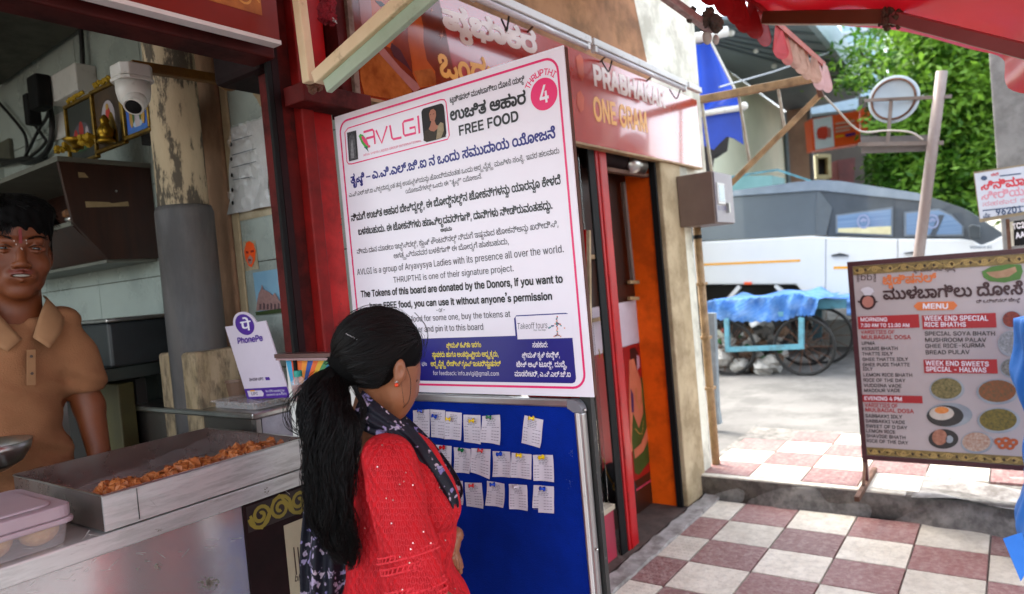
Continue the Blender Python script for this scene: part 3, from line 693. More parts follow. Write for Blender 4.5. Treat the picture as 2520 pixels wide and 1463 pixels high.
frame('right-hand gold-framed blue picture with standing figures behind the security camera', ((291, 222), (358, 0)), XF-.05, BLUEPIC, [('e', .5, .5, .30, .34, mat('fig_lt', '#9ab0c4', '#7f97ad')), ('e', .5, .45, .12, .30, sk_), ('e', .5, .62, .12, .09, rd_), ('e', .28, .4, .07, .2, gd_), ('e', .72, .4, .07, .2, gd_), ('e', .37, .5, .04, .22, gn_), ('e', .63, .5, .04, .22, gn_), ('e', .5, .12, .38, .06, mat('fig_blue2', '#2f63a8', '#27569a'))])
bl = thing('leaning_picture', 'narrow black-backed frame leaning behind the blue deity picture', 'frame', U(362, 400, 'x', 1.45))
G().box(1.40, 1.43, U(384, 300, 'x', 1.42).y, U(356, 300, 'x', 1.42).y, zt+.017, U(370, 228, 'x', 1.42).z).o('panel', DARKM, bl)
bn = thing('brass_idol', 'small brass deity idol in front of the middle picture', 'idol', U(268, 405, 'x', 1.28))
bb = U(268, 405, 'x', 1.28); bb.z = zt+.017; k_ = .62
G().lathe([(r*k_, z*k_) for r, z in [(0, 0), (.055, 0), (.05, .02), (.035, .03), (.045, .05), (.05, .075), (.03, .10), (.022, .12), (.028, .135), (.018, .155), (.005, .17), (0, .172)]], bb, 16).ell(bb+Vector((-.01, .025, .04)), (.012, .012, .018), 8, 6).ell(bb+Vector((-.01, -.025, .04)), (.012, .012, .018), 8, 6).o('figure', BRASS, bn, smooth=True)
g = G(); g.grid(lambda u, v: bb+Vector((.025, (u-.5)*.08, v*.12*(1-abs(u-.5)**2*3))), 10, 6); g.o('halo', BRASS, bn)
lp = thing('brass_bowl', 'shallow brass bowl at the foot of the left picture', 'bowl', U(196, 402, 'x', 1.26)); b2 = U(196, 405, 'x', 1.24); b2.z = zt+.017
G().lathe([(0, 0), (.02, 0), (.02, .008), (.035, .02), (.05, .036), (.048, .037), (.03, .022), (0, .014)], b2, 20).o('dish', BRASS, lp, smooth=True)
g = G(); 
for i in range(24): g.ell(b2+Vector((random.uniform(-.03, .03), random.uniform(-.12, -.04) if i % 2 else random.uniform(.07, .13), random.uniform(.005, .03))), random.uniform(.008, .014), 6, 4, .3)
tag(g.o('loose_marigolds', mat('marigold', '#b3920c', '#8f7208', rough=.8)), 'loose marigold heads beside the brass bowl on the cabinet', 'flowers', kind='stuff')
# old poster behind bar, papers and stickers on wall
PWL = Plane('x', XW-.0065)
def paper(name, label, cat, px, m, d=.004, th=.0015, curl=.006):
    t = thing(name, label, cat, U(*px[2], 'x', XW-.0065-d))
    P = [U(x, y, 'x', XW-.0065-d) for x, y in px]
    def fn(u, v):
        a = P[0].lerp(P[1], u); b = P[3].lerp(P[2], u); q = a.lerp(b, v); q.x -= abs(curl*math.sin(u*5+v*4)*v); return q
    G().grid(fn, 10, 12).o('sheet', m, t, smooth=True); return t
t = paper('old_poster', 'brown faded poster in the gap beside the framed pictures', 'poster', [(368, 240), (396, 225), (404, 375), (384, 378)], mat('old_brown', '#5a4a2a', '#43361d', rough=.7, scale=12))
t = paper('notice_sheet', 'tall white printed notice beside the cabinet', 'notice', [(379, 393), (411, 384), (437, 580), (405, 590)], mat('paper_blue', '#a9b0b5', '#9aa2a8', rough=.6), d=.003, curl=.002)
pp = Print(Plane('x', XW-.0065), .012)
for i in range(40):
    y = 425+i*3.9
    if 8 < i < 30 or i > 33: pp.stroke([(398+(y-400)*.12, y), (398+(y-400)*.12+random.uniform(12, 18), y-3)], .003)
pp.o('printed_lines', mat('ink_grey', '#3a4150', '#333a48'), t)
pp = Print(Plane('x', XW-.0065), .012)
pp.stroke([(404, 400+25), (418, 422)], .006); pp.stroke([(409, 552), (428, 548)], .008); pp.o('highlight_lines', mat('hl_yellow', '#a0a03a', '#8f8f33'), t)
# plastic document sleeve
t = paper('plastic_sleeve', 'crinkled plastic sleeve holding white papers on the wall', 'document sleeve', [(570, 316), (655, 290), (672, 508), (567, 530)], mat('sleeve_paper', '#b3b3b1', '#a5a5a4', rough=.5, scale=8), d=.010, curl=.02)
t2 = paper('cardboard_back', 'brown card edge showing under the plastic sleeve', 'card', [(590, 330), (672, 300), (686, 525), (590, 545)], PAPERO, d=.002, curl=.002)
cr = G().grid(lambda u, v: U(566+u*88+v*14*u, 312-u*26+v*218, 'x', XW-.03)-Vector((.010*math.sin(u*11+v*7)*math.sin(v*13)+.006*math.sin(u*31-v*23), 0, 0)), 24, 40)
cr.o('film', mat('sleeve_film', '#ffffff', '#f0f0f0', rough=.1, alpha=.22, spec=1), t, smooth=True)
g = G()
for y in (356, 392, 432, 468, 500): g.lathe([(.0, .0), (.008, .0)], U(568+(y-350)*.03, y, 'x', XW-.035), 10, (-1, 0, 0))
g.o('punch_hole', BLACK, t)
pp = Print(Plane('x', XW-.0065), .034)
for (a, b) in [((590, 385), (650, 368)), ((590, 415), (650, 400)), ((592, 350), (640, 336)), ((592, 445), (640, 437))]: pp.stroke([a, b], .0025)
pp.o('printed_lines', mat('ink_grey', '#3a4150', '#333a48'), t)
t = paper('orange_sticker', 'cream sticker printed with an orange deity face', 'sticker', [(597, 595), (628, 592), (638, 662), (604, 668)], PAPERO, d=.002, curl=.001)
Pq = Plane('x', XW-.0065)
Pq.poly('face_print', [(608, 598), (616, 594), (626, 600), (631, 618), (630, 640), (622, 658), (614, 655), (606, 638), (603, 618)], ORANGE, t, .004)
Pq.poly('beard_print', [(612, 636), (618, 628), (625, 636), (623, 648), (618, 652), (613, 646)], mat('st_w', '#b08a80', '#a07a70'), t, .0046)
pp = Print(Pq, .005); pp.stroke([(608, 621), (614, 622)], .008); pp.stroke([(620, 620), (627, 618)], .008); pp.stroke([(614, 640), (621, 640)], .008); pp.o('face_marks', rd_, t)
t = paper('temple_postcard', 'postcard of a pink temple under blue sky on the wall', 'postcard', [(622, 672), (706, 658), (712, 768), (636, 776)], mat('sky_print', '#6f9cb8', '#86abc0', rough=.4, scale=6), d=.003, curl=.002)
pk = mat('temple_pink', '#9c7a76', '#85645f', scale=60); pkd = mat('temple_shade', '#5a4246', '#4c373b', scale=60)
Pq.poly('temple_print', [(636, 765), (638, 742), (642, 722), (648, 710), (650, 700), (653, 712), (662, 716), (671, 722), (676, 728), (681, 720), (686, 728), (690, 736), (697, 745), (709, 746), (710, 760)], pk, t, .0095)
for k in range(6): Pq.poly('temple_arch', [(644+k*9, 762), (644+k*9, 748-k % 2*4), (649+k*9, 748), (649+k*9, 761)], pkd, t, .0100)
Pq.poly('grass_band', [(634, 768), (711, 757), (712, 768), (636, 776)], mat('band_green', '#3a4a20', '#2f3d19'), t, .0100)
Pq.poly('emblem', [(690, 680), (700, 668), (708, 680), (706, 702), (698, 710), (691, 700)], ORANGE, t, .0100)
sw_ = thing('switch_board', 'white electrical switch panel with three rows of brown toggles', 'switch panel', U(440, 770, 'x', XW-.02))
G().hexa([U(414, 640, 'x', XW-.02)+Vector((0, 0, 0))]*0 or [U(422, 772, 'x', XW-.007), U(458, 768, 'x', XW-.007), U(458, 768, 'x', XW-.03), U(422, 772, 'x', XW-.03), U(408, 642, 'x', XW-.007), U(446, 632, 'x', XW-.007), U(446, 632, 'x', XW-.03), U(408, 642, 'x', XW-.03)]).o('panel', WHITEP, sw_, bev=.003)
for r in range(3):
    for c in range(4):
        x = 417+r*3.5+c*8; y = 655+r*37-c*1.5
        G().bar(U(x, y+9, 'x', XW-.033), U(x+1, y-9, 'x', XW-.033), .010, .010, (1, 0, 0)).o('toggle', mat('toggle_brown', '#7a5638', '#63452c'), sw_)
cable('cable', 'thin grey cable falling from the switch panel behind the counter', [(437, 745), (428, 755), (430, 785), (440, 820), (448, 870), (455, 930)], .005, .045)
lr = thing('wall_poster_strip', 'yellowed strip of paper taped down the wall beside the pier', 'paper strip', U(590, 760, 'x', XW-.01))
G().slab([U(570, 625, 'x', XW-.009), U(594, 622, 'x', XW-.009), U(606, 800, 'x', XW-.009), U(585, 802, 'x', XW-.009)], (-.002, 0, 0)).o('sheet', PAPERO, lr)

# ================================================================ THE FOOD COUNTER
YC = 1.70; CZ = .958
ct = thing('food_counter', 'battered stainless steel serving counter along the front of the food shop', 'counter', (.2, 1.95, 0))
zr = U(400, 1290, 'y', YC).z
G().box(-1.5, 1.252, YC, YC+.42, CZ-.045, CZ).o('top', STEELB, ct, bev=.004)
G().box(-1.5, 1.05, YC+.008, YC+.40, .10, CZ-.046).o('front_panel', mat('steel_front', '#d6d4d2', '#c6c4c2', rough=.17, metal=.75, scale=2, dirt='#a09e9c', damt=.4, dscale=5, bump=.03, bscale=9), ct)
G().box(-1.5, 1.25, YC+.03, YC+.40, 0, .10).o('plinth', DARKM, ct)
PC = Plane('y', YC+.0075)
def blot(cx, cy, w, h, n=26, sz=3.5, P=PC, m=WORN, par=ct):
    pp = Print(P, .0006)
    for k in range(n):
        a = random.uniform(0, 6.28); r = random.random()**.7; x = cx+math.cos(a)*r*w; y = cy+math.sin(a)*r*h; s_ = random.uniform(.3, 1)*sz*(1.1-r)
        pp.fill([(x+s_*math.cos(t)*random.uniform(.5, 1.3), y+s_*math.sin(t)*random.uniform(.5, 1.2)) for t in [j*.9 for j in range(7)]])
    pp.o('worn_patch', m, par)
blot(387, 1395, 14, 12, 30, 4); blot(340, 1400, 6, 7, 8, 3); blot(515, 1435, 42, 22, 90, 5); blot(360, 1382, 14, 8, 10, 2)
PC2 = Plane('y', YC-.001)
blot(390, 1305, 12, 6, 16, 3, PC2); blot(655, 1208, 9, 12, 16, 3.5, PC2); blot(540, 1262, 10, 4, 8, 1.5, PC2)
for Pq_, xr0, xr1, f0_ in ((Plane('y', 1.6925), 262, 740, lambda x: 1262-(x-262)*.30), (PC2, 20, 740, lambda x: 1392-(x)*.293), (PC, 60, 660, lambda x: 1450-(x)*.20)):
    sc_ = Print(Pq_, .0007)
    for k in range(26):
        x = random.uniform(xr0, xr1-30); y = f0_(x)+random.gauss(0, 12); L = random.uniform(6, 34); a = random.gauss(-.3, .5)
        sc_.stroke([(x, y), (x+L*.5*math.cos(a), y+L*.5*math.sin(a)+random.uniform(-1, 1)), (x+L*math.cos(a), y+L*math.sin(a))], random.uniform(.0004, .0009))
    tag(sc_.o('scratches', mat('scratch_dark', '#7d7874', '#e0dcd8', rough=.4, metal=.4, scale=30), ct), kind='stuff')
for (x, y, w, h, n_, s_, yy) in ((752, 330, 9, 26, 40, 6, 1.7095), (755, 470, 8, 22, 34, 6, 1.7095), (760, 560, 6, 40, 26, 5, 1.7095), (834, 300, 12, 14, 14, 3, 1.6995), (838, 560, 10, 60, 14, 2.4, 1.6995), (838, 760, 10, 40, 12, 2.4, 1.6995)):
    blot(x, y, w, h, n_, s_, Plane('y', yy), DARKM, fr)
# printed side panel beside the counter, with a logo
sp = thing('shop_logo_panel', 'cream panel with dark border, gold scrolls and brown lettering at the counter end', 'panel', (1.17, YC, 0))
YP = YC+.004
PP = Plane('y', YP)
G().box(1.052, 1.262, YP, YP+.02, .10, CZ-.047).o('board', MAROONP, sp)
e0 = PP.L(697, 1290); e1 = PP.L(745, 1262)
PP.uvpoly('cream_field', [(e0[0], .2), (1.255, .2), (1.255, e0[1]-.005), (e0[0], e0[1]-.005)], mat('panel_cream', '#b0a48a', '#a3977d', rough=.5), sp, .0008)
PP.uvpoly('border_band', [(1.06, e0[1]+.012), (1.26, e0[1]+.012), (1.26, CZ-.052), (1.06, CZ-.052)], mat('band_dark', '#241512', '#1a0f0d', rough=.5), sp, .0008)
pp = Print(PP, .0014); scrolls(pp, 1.07, 1.258, (e0[1]+CZ)/2-.02, .085, .010, 3); pp.o('scroll_ornament', mat('scroll_gold', '#8a7a2a', '#6d5f1e', rough=.5), sp)
pp = Print(PP, .0014)
for x in (722, 732, 742, 752): pp.stroke([(x, 1347), (x+7, 1415)], .004)
pp.o('logo_bars', mat('logo_brown', '#3a2016', '#301a12'), sp)

# big stainless tray
tr = thing('steel_tray', 'large rectangular stainless tray of fried snacks under cling film on the counter', 'tray', (1.0, 1.9, CZ))
x0, x1 = .705, 1.262; ya, yb = 1.693, 2.20; z0, z1 = CZ+.006, 1.046
TRS = mat('tray_steel', '#8f7a74', '#7a6660', rough=.26, metal=.8, scale=5, dirt='#77736f', damt=.5, dscale=8)
G().box(x0, x1, ya, ya+.004, z0, z1).o('front_wall', STEELB, tr)
G().box(x0, x1, yb-.004, yb, z0, z1+.004).o('back_wall', TRS, tr)
G().box(x0, x0+.004, ya+.005, yb-.005, z0, z1).o('end_wall', TRS, tr)
G().box(x1-.004, x1, ya+.005, yb-.005, z0, z1).o('end_wall', TRS, tr)
G().box(x0+.004, x1-.004, ya+.004, yb-.004, z0, z0+.004).o('base', TRS, tr)
G().tube([(x0, ya, z1), (x1, ya, z1), (x1, yb, z1), (x0, yb, z1), (x0, ya, z1)], .0028, 6).o('rolled_rim', STEEL, tr)
G().box(x0+.075, x0+.077, ya-.0015, ya, z0+.004, z1-.004).o('weld_seam', BLKSTEEL, tr)
g = G()
for i in range(900):
    t = random.random(); x = x0+.03+t*(x1-x0-.07); w = .03+.05*math.sin(t*3)
    y = ya+.012+random.random()*.20; hh = .080*max(0, 1-((y-ya-.07)/.13)**2)*(.86+.14*math.sin(t*9+1)**2)
    g.ell((x, min(max(y, ya+.024), yb-.02), z0+.006+max(0, hh-random.random()*.02)), [random.uniform(.007, .016)]*3, 6, 4, .35)
tag(g.o('fried_pieces', mat('fried_snack', '#a85f26', '#7a3d14', rough=.55, scale=60, bump=.5, bscale=200), tr), kind='stuff')
def filmf(u, v):
    x = x0+.0+(x1-x0)*u; y = ya-.003+v*(.20+.22*u**1.5); k = (math.sin(u*40+v*9)*.0012+math.sin(u*14-v*31)*.0012+math.sin(v*60+u*20)*.0008)
    z = z1+.003+k-.022*math.sin(min(1, v)*math.pi)*(1-u*.6)-.012*v*(1-u)
    return (x, y, z)
G().grid(filmf, 120, 40).o('cling_film', FILM, tr, smooth=True)
G().grid(lambda u, v: (x0+(x1-x0)*u, ya-.0035-.001*math.sin(u*90), z1-v*(.02+.015*math.sin(u*8))), 80, 4).o('film_skirt', FILM, tr, smooth=True)

# tub of laddus
tb = thing('snack_box', 'frosted plastic box with pink-tinted lid holding round laddus at the left edge', 'plastic box', (.45, 1.9, CZ))
bx0, bx1, by0, by1, bz = .02, .655, 1.712, 2.02, 1.046
FR2 = mat('frosted_body', '#cfc5c6', '#c4b9bb', rough=.25, alpha=.28, spec=.6)
def rbox(g, a0, a1, b0_, b1_, zz0, zz1, r=.03, ins=0):
    P = rrect(a0+ins, b0_+ins, a1-ins, b1_-ins, r); Q = rrect(a0, b0_, a1, b1_, r)
    n = len(P); g.add([(x, y, zz0) for x, y in P]+[(x, y, zz1) for x, y in Q], [tuple(range(n-1, -1, -1)), tuple(range(n, 2*n))]+[(i, (i+1) % n, (i+1) % n+n, i+n) for i in range(n)]); return g
g = G(); P = rrect(bx0+.012, by0+.012, bx1-.012, by1-.012, .03); Q = rrect(bx0+.004, by0+.004, bx1-.004, by1-.004, .03); n = len(P)
g.add([(x, y, CZ+.002) for x, y in P]+[(x, y, bz-.034) for x, y in Q], [tuple(range(n))]+[(i, (i+1) % n, (i+1) % n+n, i+n) for i in range(n)]); g.o('body', FR2, tb, smooth=False)
lid = G(); rbox(lid, bx0-.004, bx1+.004, by0-.004, by1+.004, bz-.040, bz-.028); rbox(lid, bx0, bx1, by0, by1, bz-.0275, bz, ins=-.0); rbox(lid, bx0+.03, bx1-.03, by0+.03, by1-.03, bz+.0005, bz+.006, ins=-.004)
lid.o('lid', mat('frosted_lid', '#b39da3', '#a8929a', rough=.32, alpha=.8, spec=.6), tb, bev=.004)
LADDU = mat('laddu', '#b58a58', '#94683a', rough=.8, scale=50, bump=.5, bscale=180)
for i in range(5):
    for j in range(2):
        lx = bx1-.055-i*.088; ly = by0+.055+j*.095
        o = G().ell((lx, ly, CZ+.003+.036), (.040, .040, .035), 18, 12, .012).o('laddu', LADDU, tb, smooth=True)
bw_ = thing('steel_bowl', 'steel bowl cut off by the left edge on top of the snack box', 'bowl', (.30, 1.95, bz))
bc = U(-32, 1150, 'x', .33); bc = U(-34, 1163, 'z', bz+.012)
G().lathe([(0, 0), (.05, 0), (.085, .02), (.105, .05), (.112, .075), (.109, .075), (.10, .05), (.08, .024), (0, .008)], bc, 32).o('bowl', STEEL, bw_, smooth=True)

# raised stainless cash counter behind the tray
dsk = thing('cash_counter', 'raised stainless steel shelf counter behind the snack tray', 'counter', (1.4, 2.3, 0))
XD = 1.30; A = U(308, 996, 'x', XD); B = U(622, 1022, 'x', XD); zt2 = B.z
G().box(XD, XW-.012, B.y, A.y, zt2-.018, zt2+.004).o('top', STEEL, dsk, bev=.006)
G().box(XD+.02, XD+.035, B.y+.03, A.y-.01, CZ-.5, zt2-.019).o('front_panel', mat('dull_steel', '#6d6660', '#57514c', rough=.35, metal=.8, scale=3), dsk)
G().box(XD+.004, XD+.024, A.y-.03, A.y-.005, .2, zt2-.019).o('leg', STEEL, dsk)
G().box(XD+.036, XW-.02, B.y+.008, B.y+.02, CZ-.3, zt2-.019).o('side_panel', mat('pale_panel', '#a9a6b4', '#98959f', rough=.35, metal=.3, scale=5, dirt='#6b6a70', damt=.4, dscale=14), dsk)
G().box(XD+.012, XD+.03, B.y+.004, B.y+.03, .2, zt2-.019).o('leg', STEEL, dsk)
# clear food trays under the payment stand
ft = thing('clear_food_tray', 'clear plastic clamshell tray of snacks under the purple payment stand', 'food tray', (1.45, 2.15, zt2+.006))
c_ = U(540, 985, 'z', zt2+.035); d_ = U(745, 975, 'z', zt2+.035)
fy0, fy1 = B.y+.03, B.y+.30; fx0, fx1 = XD+.03, XD+.24
g = G(); rbox(g, fx0+.01, fx1-.01, fy0+.01, fy1-.01, zt2+.006, zt2+.026, .02); g.o('base', CLEARP, ft)
g = G(); rbox(g, fx0, fx1, fy0, fy1, zt2+.0265, zt2+.030, .02); g.o('lid', CLEARP, ft)
g = G(); [g.ell((random.uniform(fx0+.03, fx1-.03), random.uniform(fy0+.03, fy1-.03), zt2+.016), random.uniform(.006, .009), 6, 4, .3) for _ in range(120)]
tag(g.o('snacks', mat('snack_mix', '#6d4a34', '#4d2f1f', rough=.6, scale=90), ft), kind='stuff')
# payment stand (the QR code is left out)
XQ = 1.40; PQ = Plane('x', XQ)
ps = thing('payment_stand', 'white and purple cardboard payment stand leaning back on the clear tray', 'payment stand', U(655, 985, 'x', XQ))
WQ = mat('card_white', '#d3c6d3', '#cbbdcb', rough=.35, var=.02); PU = mat('card_purple', '#4b1c8c', '#451a82', rough=.35)
TLq, TRq, BRq, BLq = [PQ.L(*p) for p in ((552, 800), (655, 795), (713, 973), (611, 988))]
# true rectangle, tilted in its own plane (stand leans over to the left)
cc_ = Vector(((TLq[0]+TRq[0]+BRq[0]+BLq[0])/4, (TLq[1]+TRq[1]+BRq[1]+BLq[1])/4))
up_ = ((Vector(TLq)+Vector(TRq))-(Vector(BLq)+Vector(BRq)))/2; rt_ = ((Vector(TRq)+Vector(BRq))-(Vector(TLq)+Vector(BLq)))/2
def q2(a, b): p = cc_+rt_*a/2+up_*b/2; return (p.x, p.y)
out = [q2(-1, -1), q2(1, -1), q2(1, 1), q2(.58, 1.0)]+[q2(.56*math.cos(t), 1.0-.03+.36*math.sin(t)) for t in [math.pi*k/16 for k in range(1, 16)]]+[q2(-.58, 1.0), q2(-1, 1)]
V = [PQ.Wp(u, v, 0) for u, v in out]; G().slab(V, (.004, 0, 0)).o('card', WQ, ps)
G().slab([PQ.Wp(*q2(-.6, -1), -.005), PQ.Wp(*q2(.6, -1), -.005), PQ.Wp(*q2(0, .2), -.005), ][:3], (.003, 0, 0)).o('rear_prop', WQ, ps)
pl_ = lambda nm, pts, m, off=.0008: PQ.uvpoly(nm, pts, m, ps, off)
pl_('logo_disc', [q2(.44*math.cos(t), .98+.285*math.sin(t)) for t in [2*math.pi*k/32 for k in range(32)]], PU)
pl_('footer_band', [q2(-1, -1), q2(1, -1), q2(1, -.72), q2(-1, -.72)], PU)
pl_('footer_pill', [q2(-.9+.09*0+x*.86, -.86+y*.085) for x, y in [(0, 1), (.08, .9), (0, 0)][:0]] or [q2(-.88, -.94), q2(-.2, -.94), q2(-.12, -.86), q2(-.2, -.78), q2(-.88, -.78)], WQ, .0014)
ANG = math.atan2(rt_.y, rt_.x); RW = rt_.length; UH = up_.length

# ---- glyph set for every print in the scene
TXT = {}
def load_all():
    load_glyphs(''.join([
 'ABCDEFGHIJKLMNOPQRSTUVWXYZabcdefghijklmnopqrstuvwxyz0123456789|.,:;-–’\'"@&₹ *()', 'पे',
 'ಟ್ರಡಿಷನಲ್ ಮುಳಬಾಗಿಲು ದೋಸೆ ಯಲ್ಲಿಉಚಿತ ಆಹಾರತೃಪ್ತಿ – ಎ.ವಿ.ಎಲ್.ಜಿ.ಐ ನ ಒಂದು ಸಮುದಾಯ ಯೋಜನೆವಿಶ್ವದಾದ್ಯಂತ ತನ್ನ ಉಪಸ್ಥಿತಿಯನ್ನು ಹೊಂದಿರುವಂತಹ ಆರ್ಯವೈಶ್ಯ ಮಹಿಳಾ ಸಂಸ್ಥೆ ಇವರ ಹಲವಾರುಯೋಜನೆಗಳಲ್ಲಿ ಈ',
 'ನಿಮಗೆ ಬೇಕಿದ್ದಲ್ಲಿ ಬೋರ್ಡ್ನಲ್ಲಿನ ಟೋಕನ್ಗಳನ್ನು ಯಾರನ್ನೂ ಕೇಳದೆ ಬಳಸಬಹುದು ಹಣವಿಲ್ಲದವರಿಗಾಗಿ ದಾನಿಗಳು ನೀಡಿರುವಂತಹದ್ದು ಅಥವಾ ನೀವು ದಾನ ಮಾಡಲು ಇಚ್ಛಿಸಿದಲ್ಲಿ ಕ್ಯಾಷ್ ಕೌಂಟರ್ನಲ್ಲಿ ಇಷ್ಟವಾದ ಖರೀದಿಸಿ ಅಗತ್ಯವಿರುವವರ ಬಳಕೆಗಾಗಿ ಹಾಕಬಹುದು',
 'ಶ್ರೀಮತಿ ಕವಿತಾ ಇರಗಂ ಸ್ಥಾಪಕರು ಹಾಗೂ ಅಂತರ್ರಾಷ್ಟ್ರೀಯ ಅಧ್ಯಕ್ಷರು ಲೇಡೀಸ್ ಗ್ರೂಪ್ ಇಂಟರ್ನ್ಯಾಷನಲ್ ಸಹಕಾರ ಶೃತಿ ಕಾರ್ತಿಕ್ ಟೇಕ್ ಆಫ್ ಟೂರ್ಸ್ ದುಬೈ ಮಾಡರೇಟರ್ ಘಾ ಪ್ರಭಾಕರ ಒಂದು ಗ್ರಾಂ ಟ್ರೆಡಿಷನಲ್ ಸಿನಿಮಾ ಸೀರಿಯಲ್ ದಿ ಒರಿಜಿನಲ್ ಟೇಸ್ಟ್ ಶ್ರೀ ವಾಸವಿ ದೇವಿ ಪ್ರಸನ್ನ ಕಲೆ ಮೊ']))
load_all()
pp = Print(PP, .0014); pp.text('bha', (724, 1432), (749, 1427), (724, 1416), .01); pp.o('logo_lettering', mat('logo_brown', '#3a2016', '#301a12'), sp)
pp = Print(PQ, .0014)
def qtext(P, t, a0, a1, b, h, bold=0):
    p0 = q2(a0, b); lay, w_ = layout(t); P.glyphs(t, p0[0], p0[1], (a1-a0)/2*RW/w_, h*UH/2/CAPS[any(KC(c) for c in t) or ord(t[0]) > 0x900], ANG, bold)
P1 = Print(PQ, .0018); qtext(P1, 'पे', -.24, .24, .82, .27, .022); qtext(P1, 'No PIN needed for', -.02, .86, -.84, .055); qtext(P1, 'payments up to ₹500', -.02, .9, -.93, .05); P1.o('white_lettering', INKW, ps)
P2 = Print(PQ, .0016); qtext(P2, 'PhonePe', -.62, .62, .50, .15, .03); P2.o('purple_lettering', PU, ps)
P3 = Print(PQ, .0016); qtext(P3, 'BHIM UPI', -.62, .06, -.52, .07, .012); qtext(P3, 'UPI', -.74, -.42, -.90, .075, .015); P3.o('small_logos', mat('logo_dark', '#4a3a52', '#403247'), ps)
pl_('small_pill', [q2(.16, -.53), q2(.36, -.53), q2(.36, -.45), q2(.16, -.45)], PU)
pl_('lite_tag', [q2(-.74, -.80), q2(-.5, -.80), q2(-.5, -.765), q2(-.74, -.765)], AMBER, .0018)
# brown tub, bottle, colourful box
tub = thing('brown_tub', 'brown plastic tub with a spoon handle behind the payment stand', 'tub', (1.5, 2.35, zt2+.006))
c_ = Vector((XD+.17, U(588, 970, 'x', XD+.17).y, zt2+.006))
TUBM = mat('tub_brown', '#6b5040', '#5b4435', rough=.45)
G().lathe([(0, 0), (.045, 0), (.052, .04), (.056, .07), (.060, .072), (.060, .082), (.055, .082), (.05, .06), (0, .055)], c_, 24).o('tub', TUBM, tub, smooth=False)
G().tube([c_+Vector((0, .02, .06)), c_+Vector((-.02, .06, .10))], .004, 6).o('spoon', WHITEP, tub)
Xc = 1.270; t0 = U(706, 885, 'x', Xc); t1 = U(822, 884, 'x', Xc); yR = t1.y-.10
bz0 = U(735, 984, 'x', 1.24).z
bo = thing('water_bottle', 'clear plastic bottle with teal cap beside the payment stand', 'bottle', (1.235, t0.y-.03, bz0))
c_ = Vector((1.235, U(737, 960, 'x', 1.235).y, bz0+.001)); bs_ = .72
LB = lambda P: [(r*bs_, z*bs_) for r, z in P]
G().lathe(LB([(0, 0), (.030, 0), (.031, .03), (.028, .04), (.031, .05), (.030, .07), (.018, .088), (.013, .093), (.013, .10)]), c_, 24).o('bottle', CLEARP, bo, smooth=True)
G().lathe(LB([(.0145, .092), (.0165, .092), (.0165, .112), (.015, .116), (0, .116)]), c_, 24).o('cap', mat('teal_cap', '#128f80', '#0f8374', rough=.4), bo)
G().lathe(LB([(0, .003), (.026, .003), (.027, .06), (0, .062)]), c_, 18).o('drink', mat('red_drink', '#8e3a30', '#7d3229', rough=.3), bo, smooth=True)
cbx = thing('colourful_display_box', 'tall display box with rainbow rayed print and dark lid behind the bottle', 'display box', (1.272, t0.y-.1, 0))
G().box(Xc-.004, Xc+.008, yR, t0.y, .0, t0.z).o('panel', WHITEP, cbx)
G().box(Xc-.034, Xc-.0045, t0.y-.12, t0.y-.002, bz0-.006, bz0).o('ledge', STEEL, cbx)
G().box(Xc-.030, Xc+.008, yR, t0.y+.012, t0.z+.001, t0.z+.007).o('lid_glass', mat('lid_pink', '#9c7f80', '#8a6d6e', rough=.2, spec=.8), cbx)
G().box(Xc-.032, Xc+.008, yR, t0.y+.014, t0.z+.008, t0.z+.020).o('lid_edge', mat('lid_steel', '#6d5552', '#5a4442', rough=.3, metal=.5), cbx)
Pc_ = Plane('x', Xc-.0045); rc = ['#2f8fb5', '#c4431c', '#d2602a', '#d9842c', '#24478f', '#d2602a', '#c99a2a', '#3d7a4a', '#1f6a8a', '#2a5a7a', '#c4431c']
ctr = (760, 1010)
for i, h_ in enumerate(rc):
    xa = 704+i*13.5; xb2 = xa+13.5
    Pc_.poly('ray_print', [(xa, 888), (xb2, 888), (740+(xb2-760)*.25, 985), (740+(xa-760)*.25, 985)], mat('ray_'+h_[1:], h_, h_, rough=.4), cbx, .001+.0003*(i % 2))
# kitchen things behind, under the cabinet
kt = thing('kitchen_table', 'dull steel work table deep in the food shop', 'table', (1.2, 3.6, 0))
kz = U(350, 908, 'x', 1.2).z
G().box(1.0, XW-.012, 2.72, 4.3, kz-.05, kz).o('top', mat('dull_steel2', '#4d5350', '#3c423f', rough=.4, metal=.6), kt, bev=.004)
for y in (2.76, 4.26): G().box(1.02, 1.06, y-.02, y+.02, 0, kz-.051).o('leg', STEEL, kt)
G().box(1.05, XW-.02, 2.78, 4.2, .35, .38).o('shelf', mat('dull_steel2', '#4d5350', '#3c423f'), kt)
kp = thing('steel_hotplate', 'dark steel box on the work table behind the shopkeeper', 'hot plate', (1.3, 3.3, kz))
zz = U(250, 795, 'x', 1.3).z
G().box(1.2, XW-.02, U(270, 850, 'x', 1.2).y, U(205, 850, 'x', 1.2).y+.2, kz+.001, zz).o('body', mat('dark_enamel', '#34383a', '#26292b', rough=.4, metal=.3), kp, bev=.01)
G().box(1.19, XW-.02, U(275, 850, 'x', 1.2).y, U(200, 850, 'x', 1.2).y+.2, zz+.001, zz+.015).o('lid', STEEL, kp, bev=.004)
cf = thing('framed_certificate', 'small framed certificate leaning on the work table', 'certificate', U(365, 890, 'x', 1.45))
P = [(316, 815), (408, 810), (414, 868), (412, 888), (318, 886)]
G().slab([U(x, y, 'x', 1.45) for x, y in [(316, 816), (410, 812), (413, 888), (320, 888)]], (.012, 0, 0)).o('frame', mat('cert_gold', '#8a7440', '#6d5a2e', rough=.4), cf)
Plane('x', 1.4495).poly('sheet', [(323, 822), (403, 818), (406, 882), (326, 882)], mat('cert_paper', '#a3a595', '#929484'), cf, .0006)
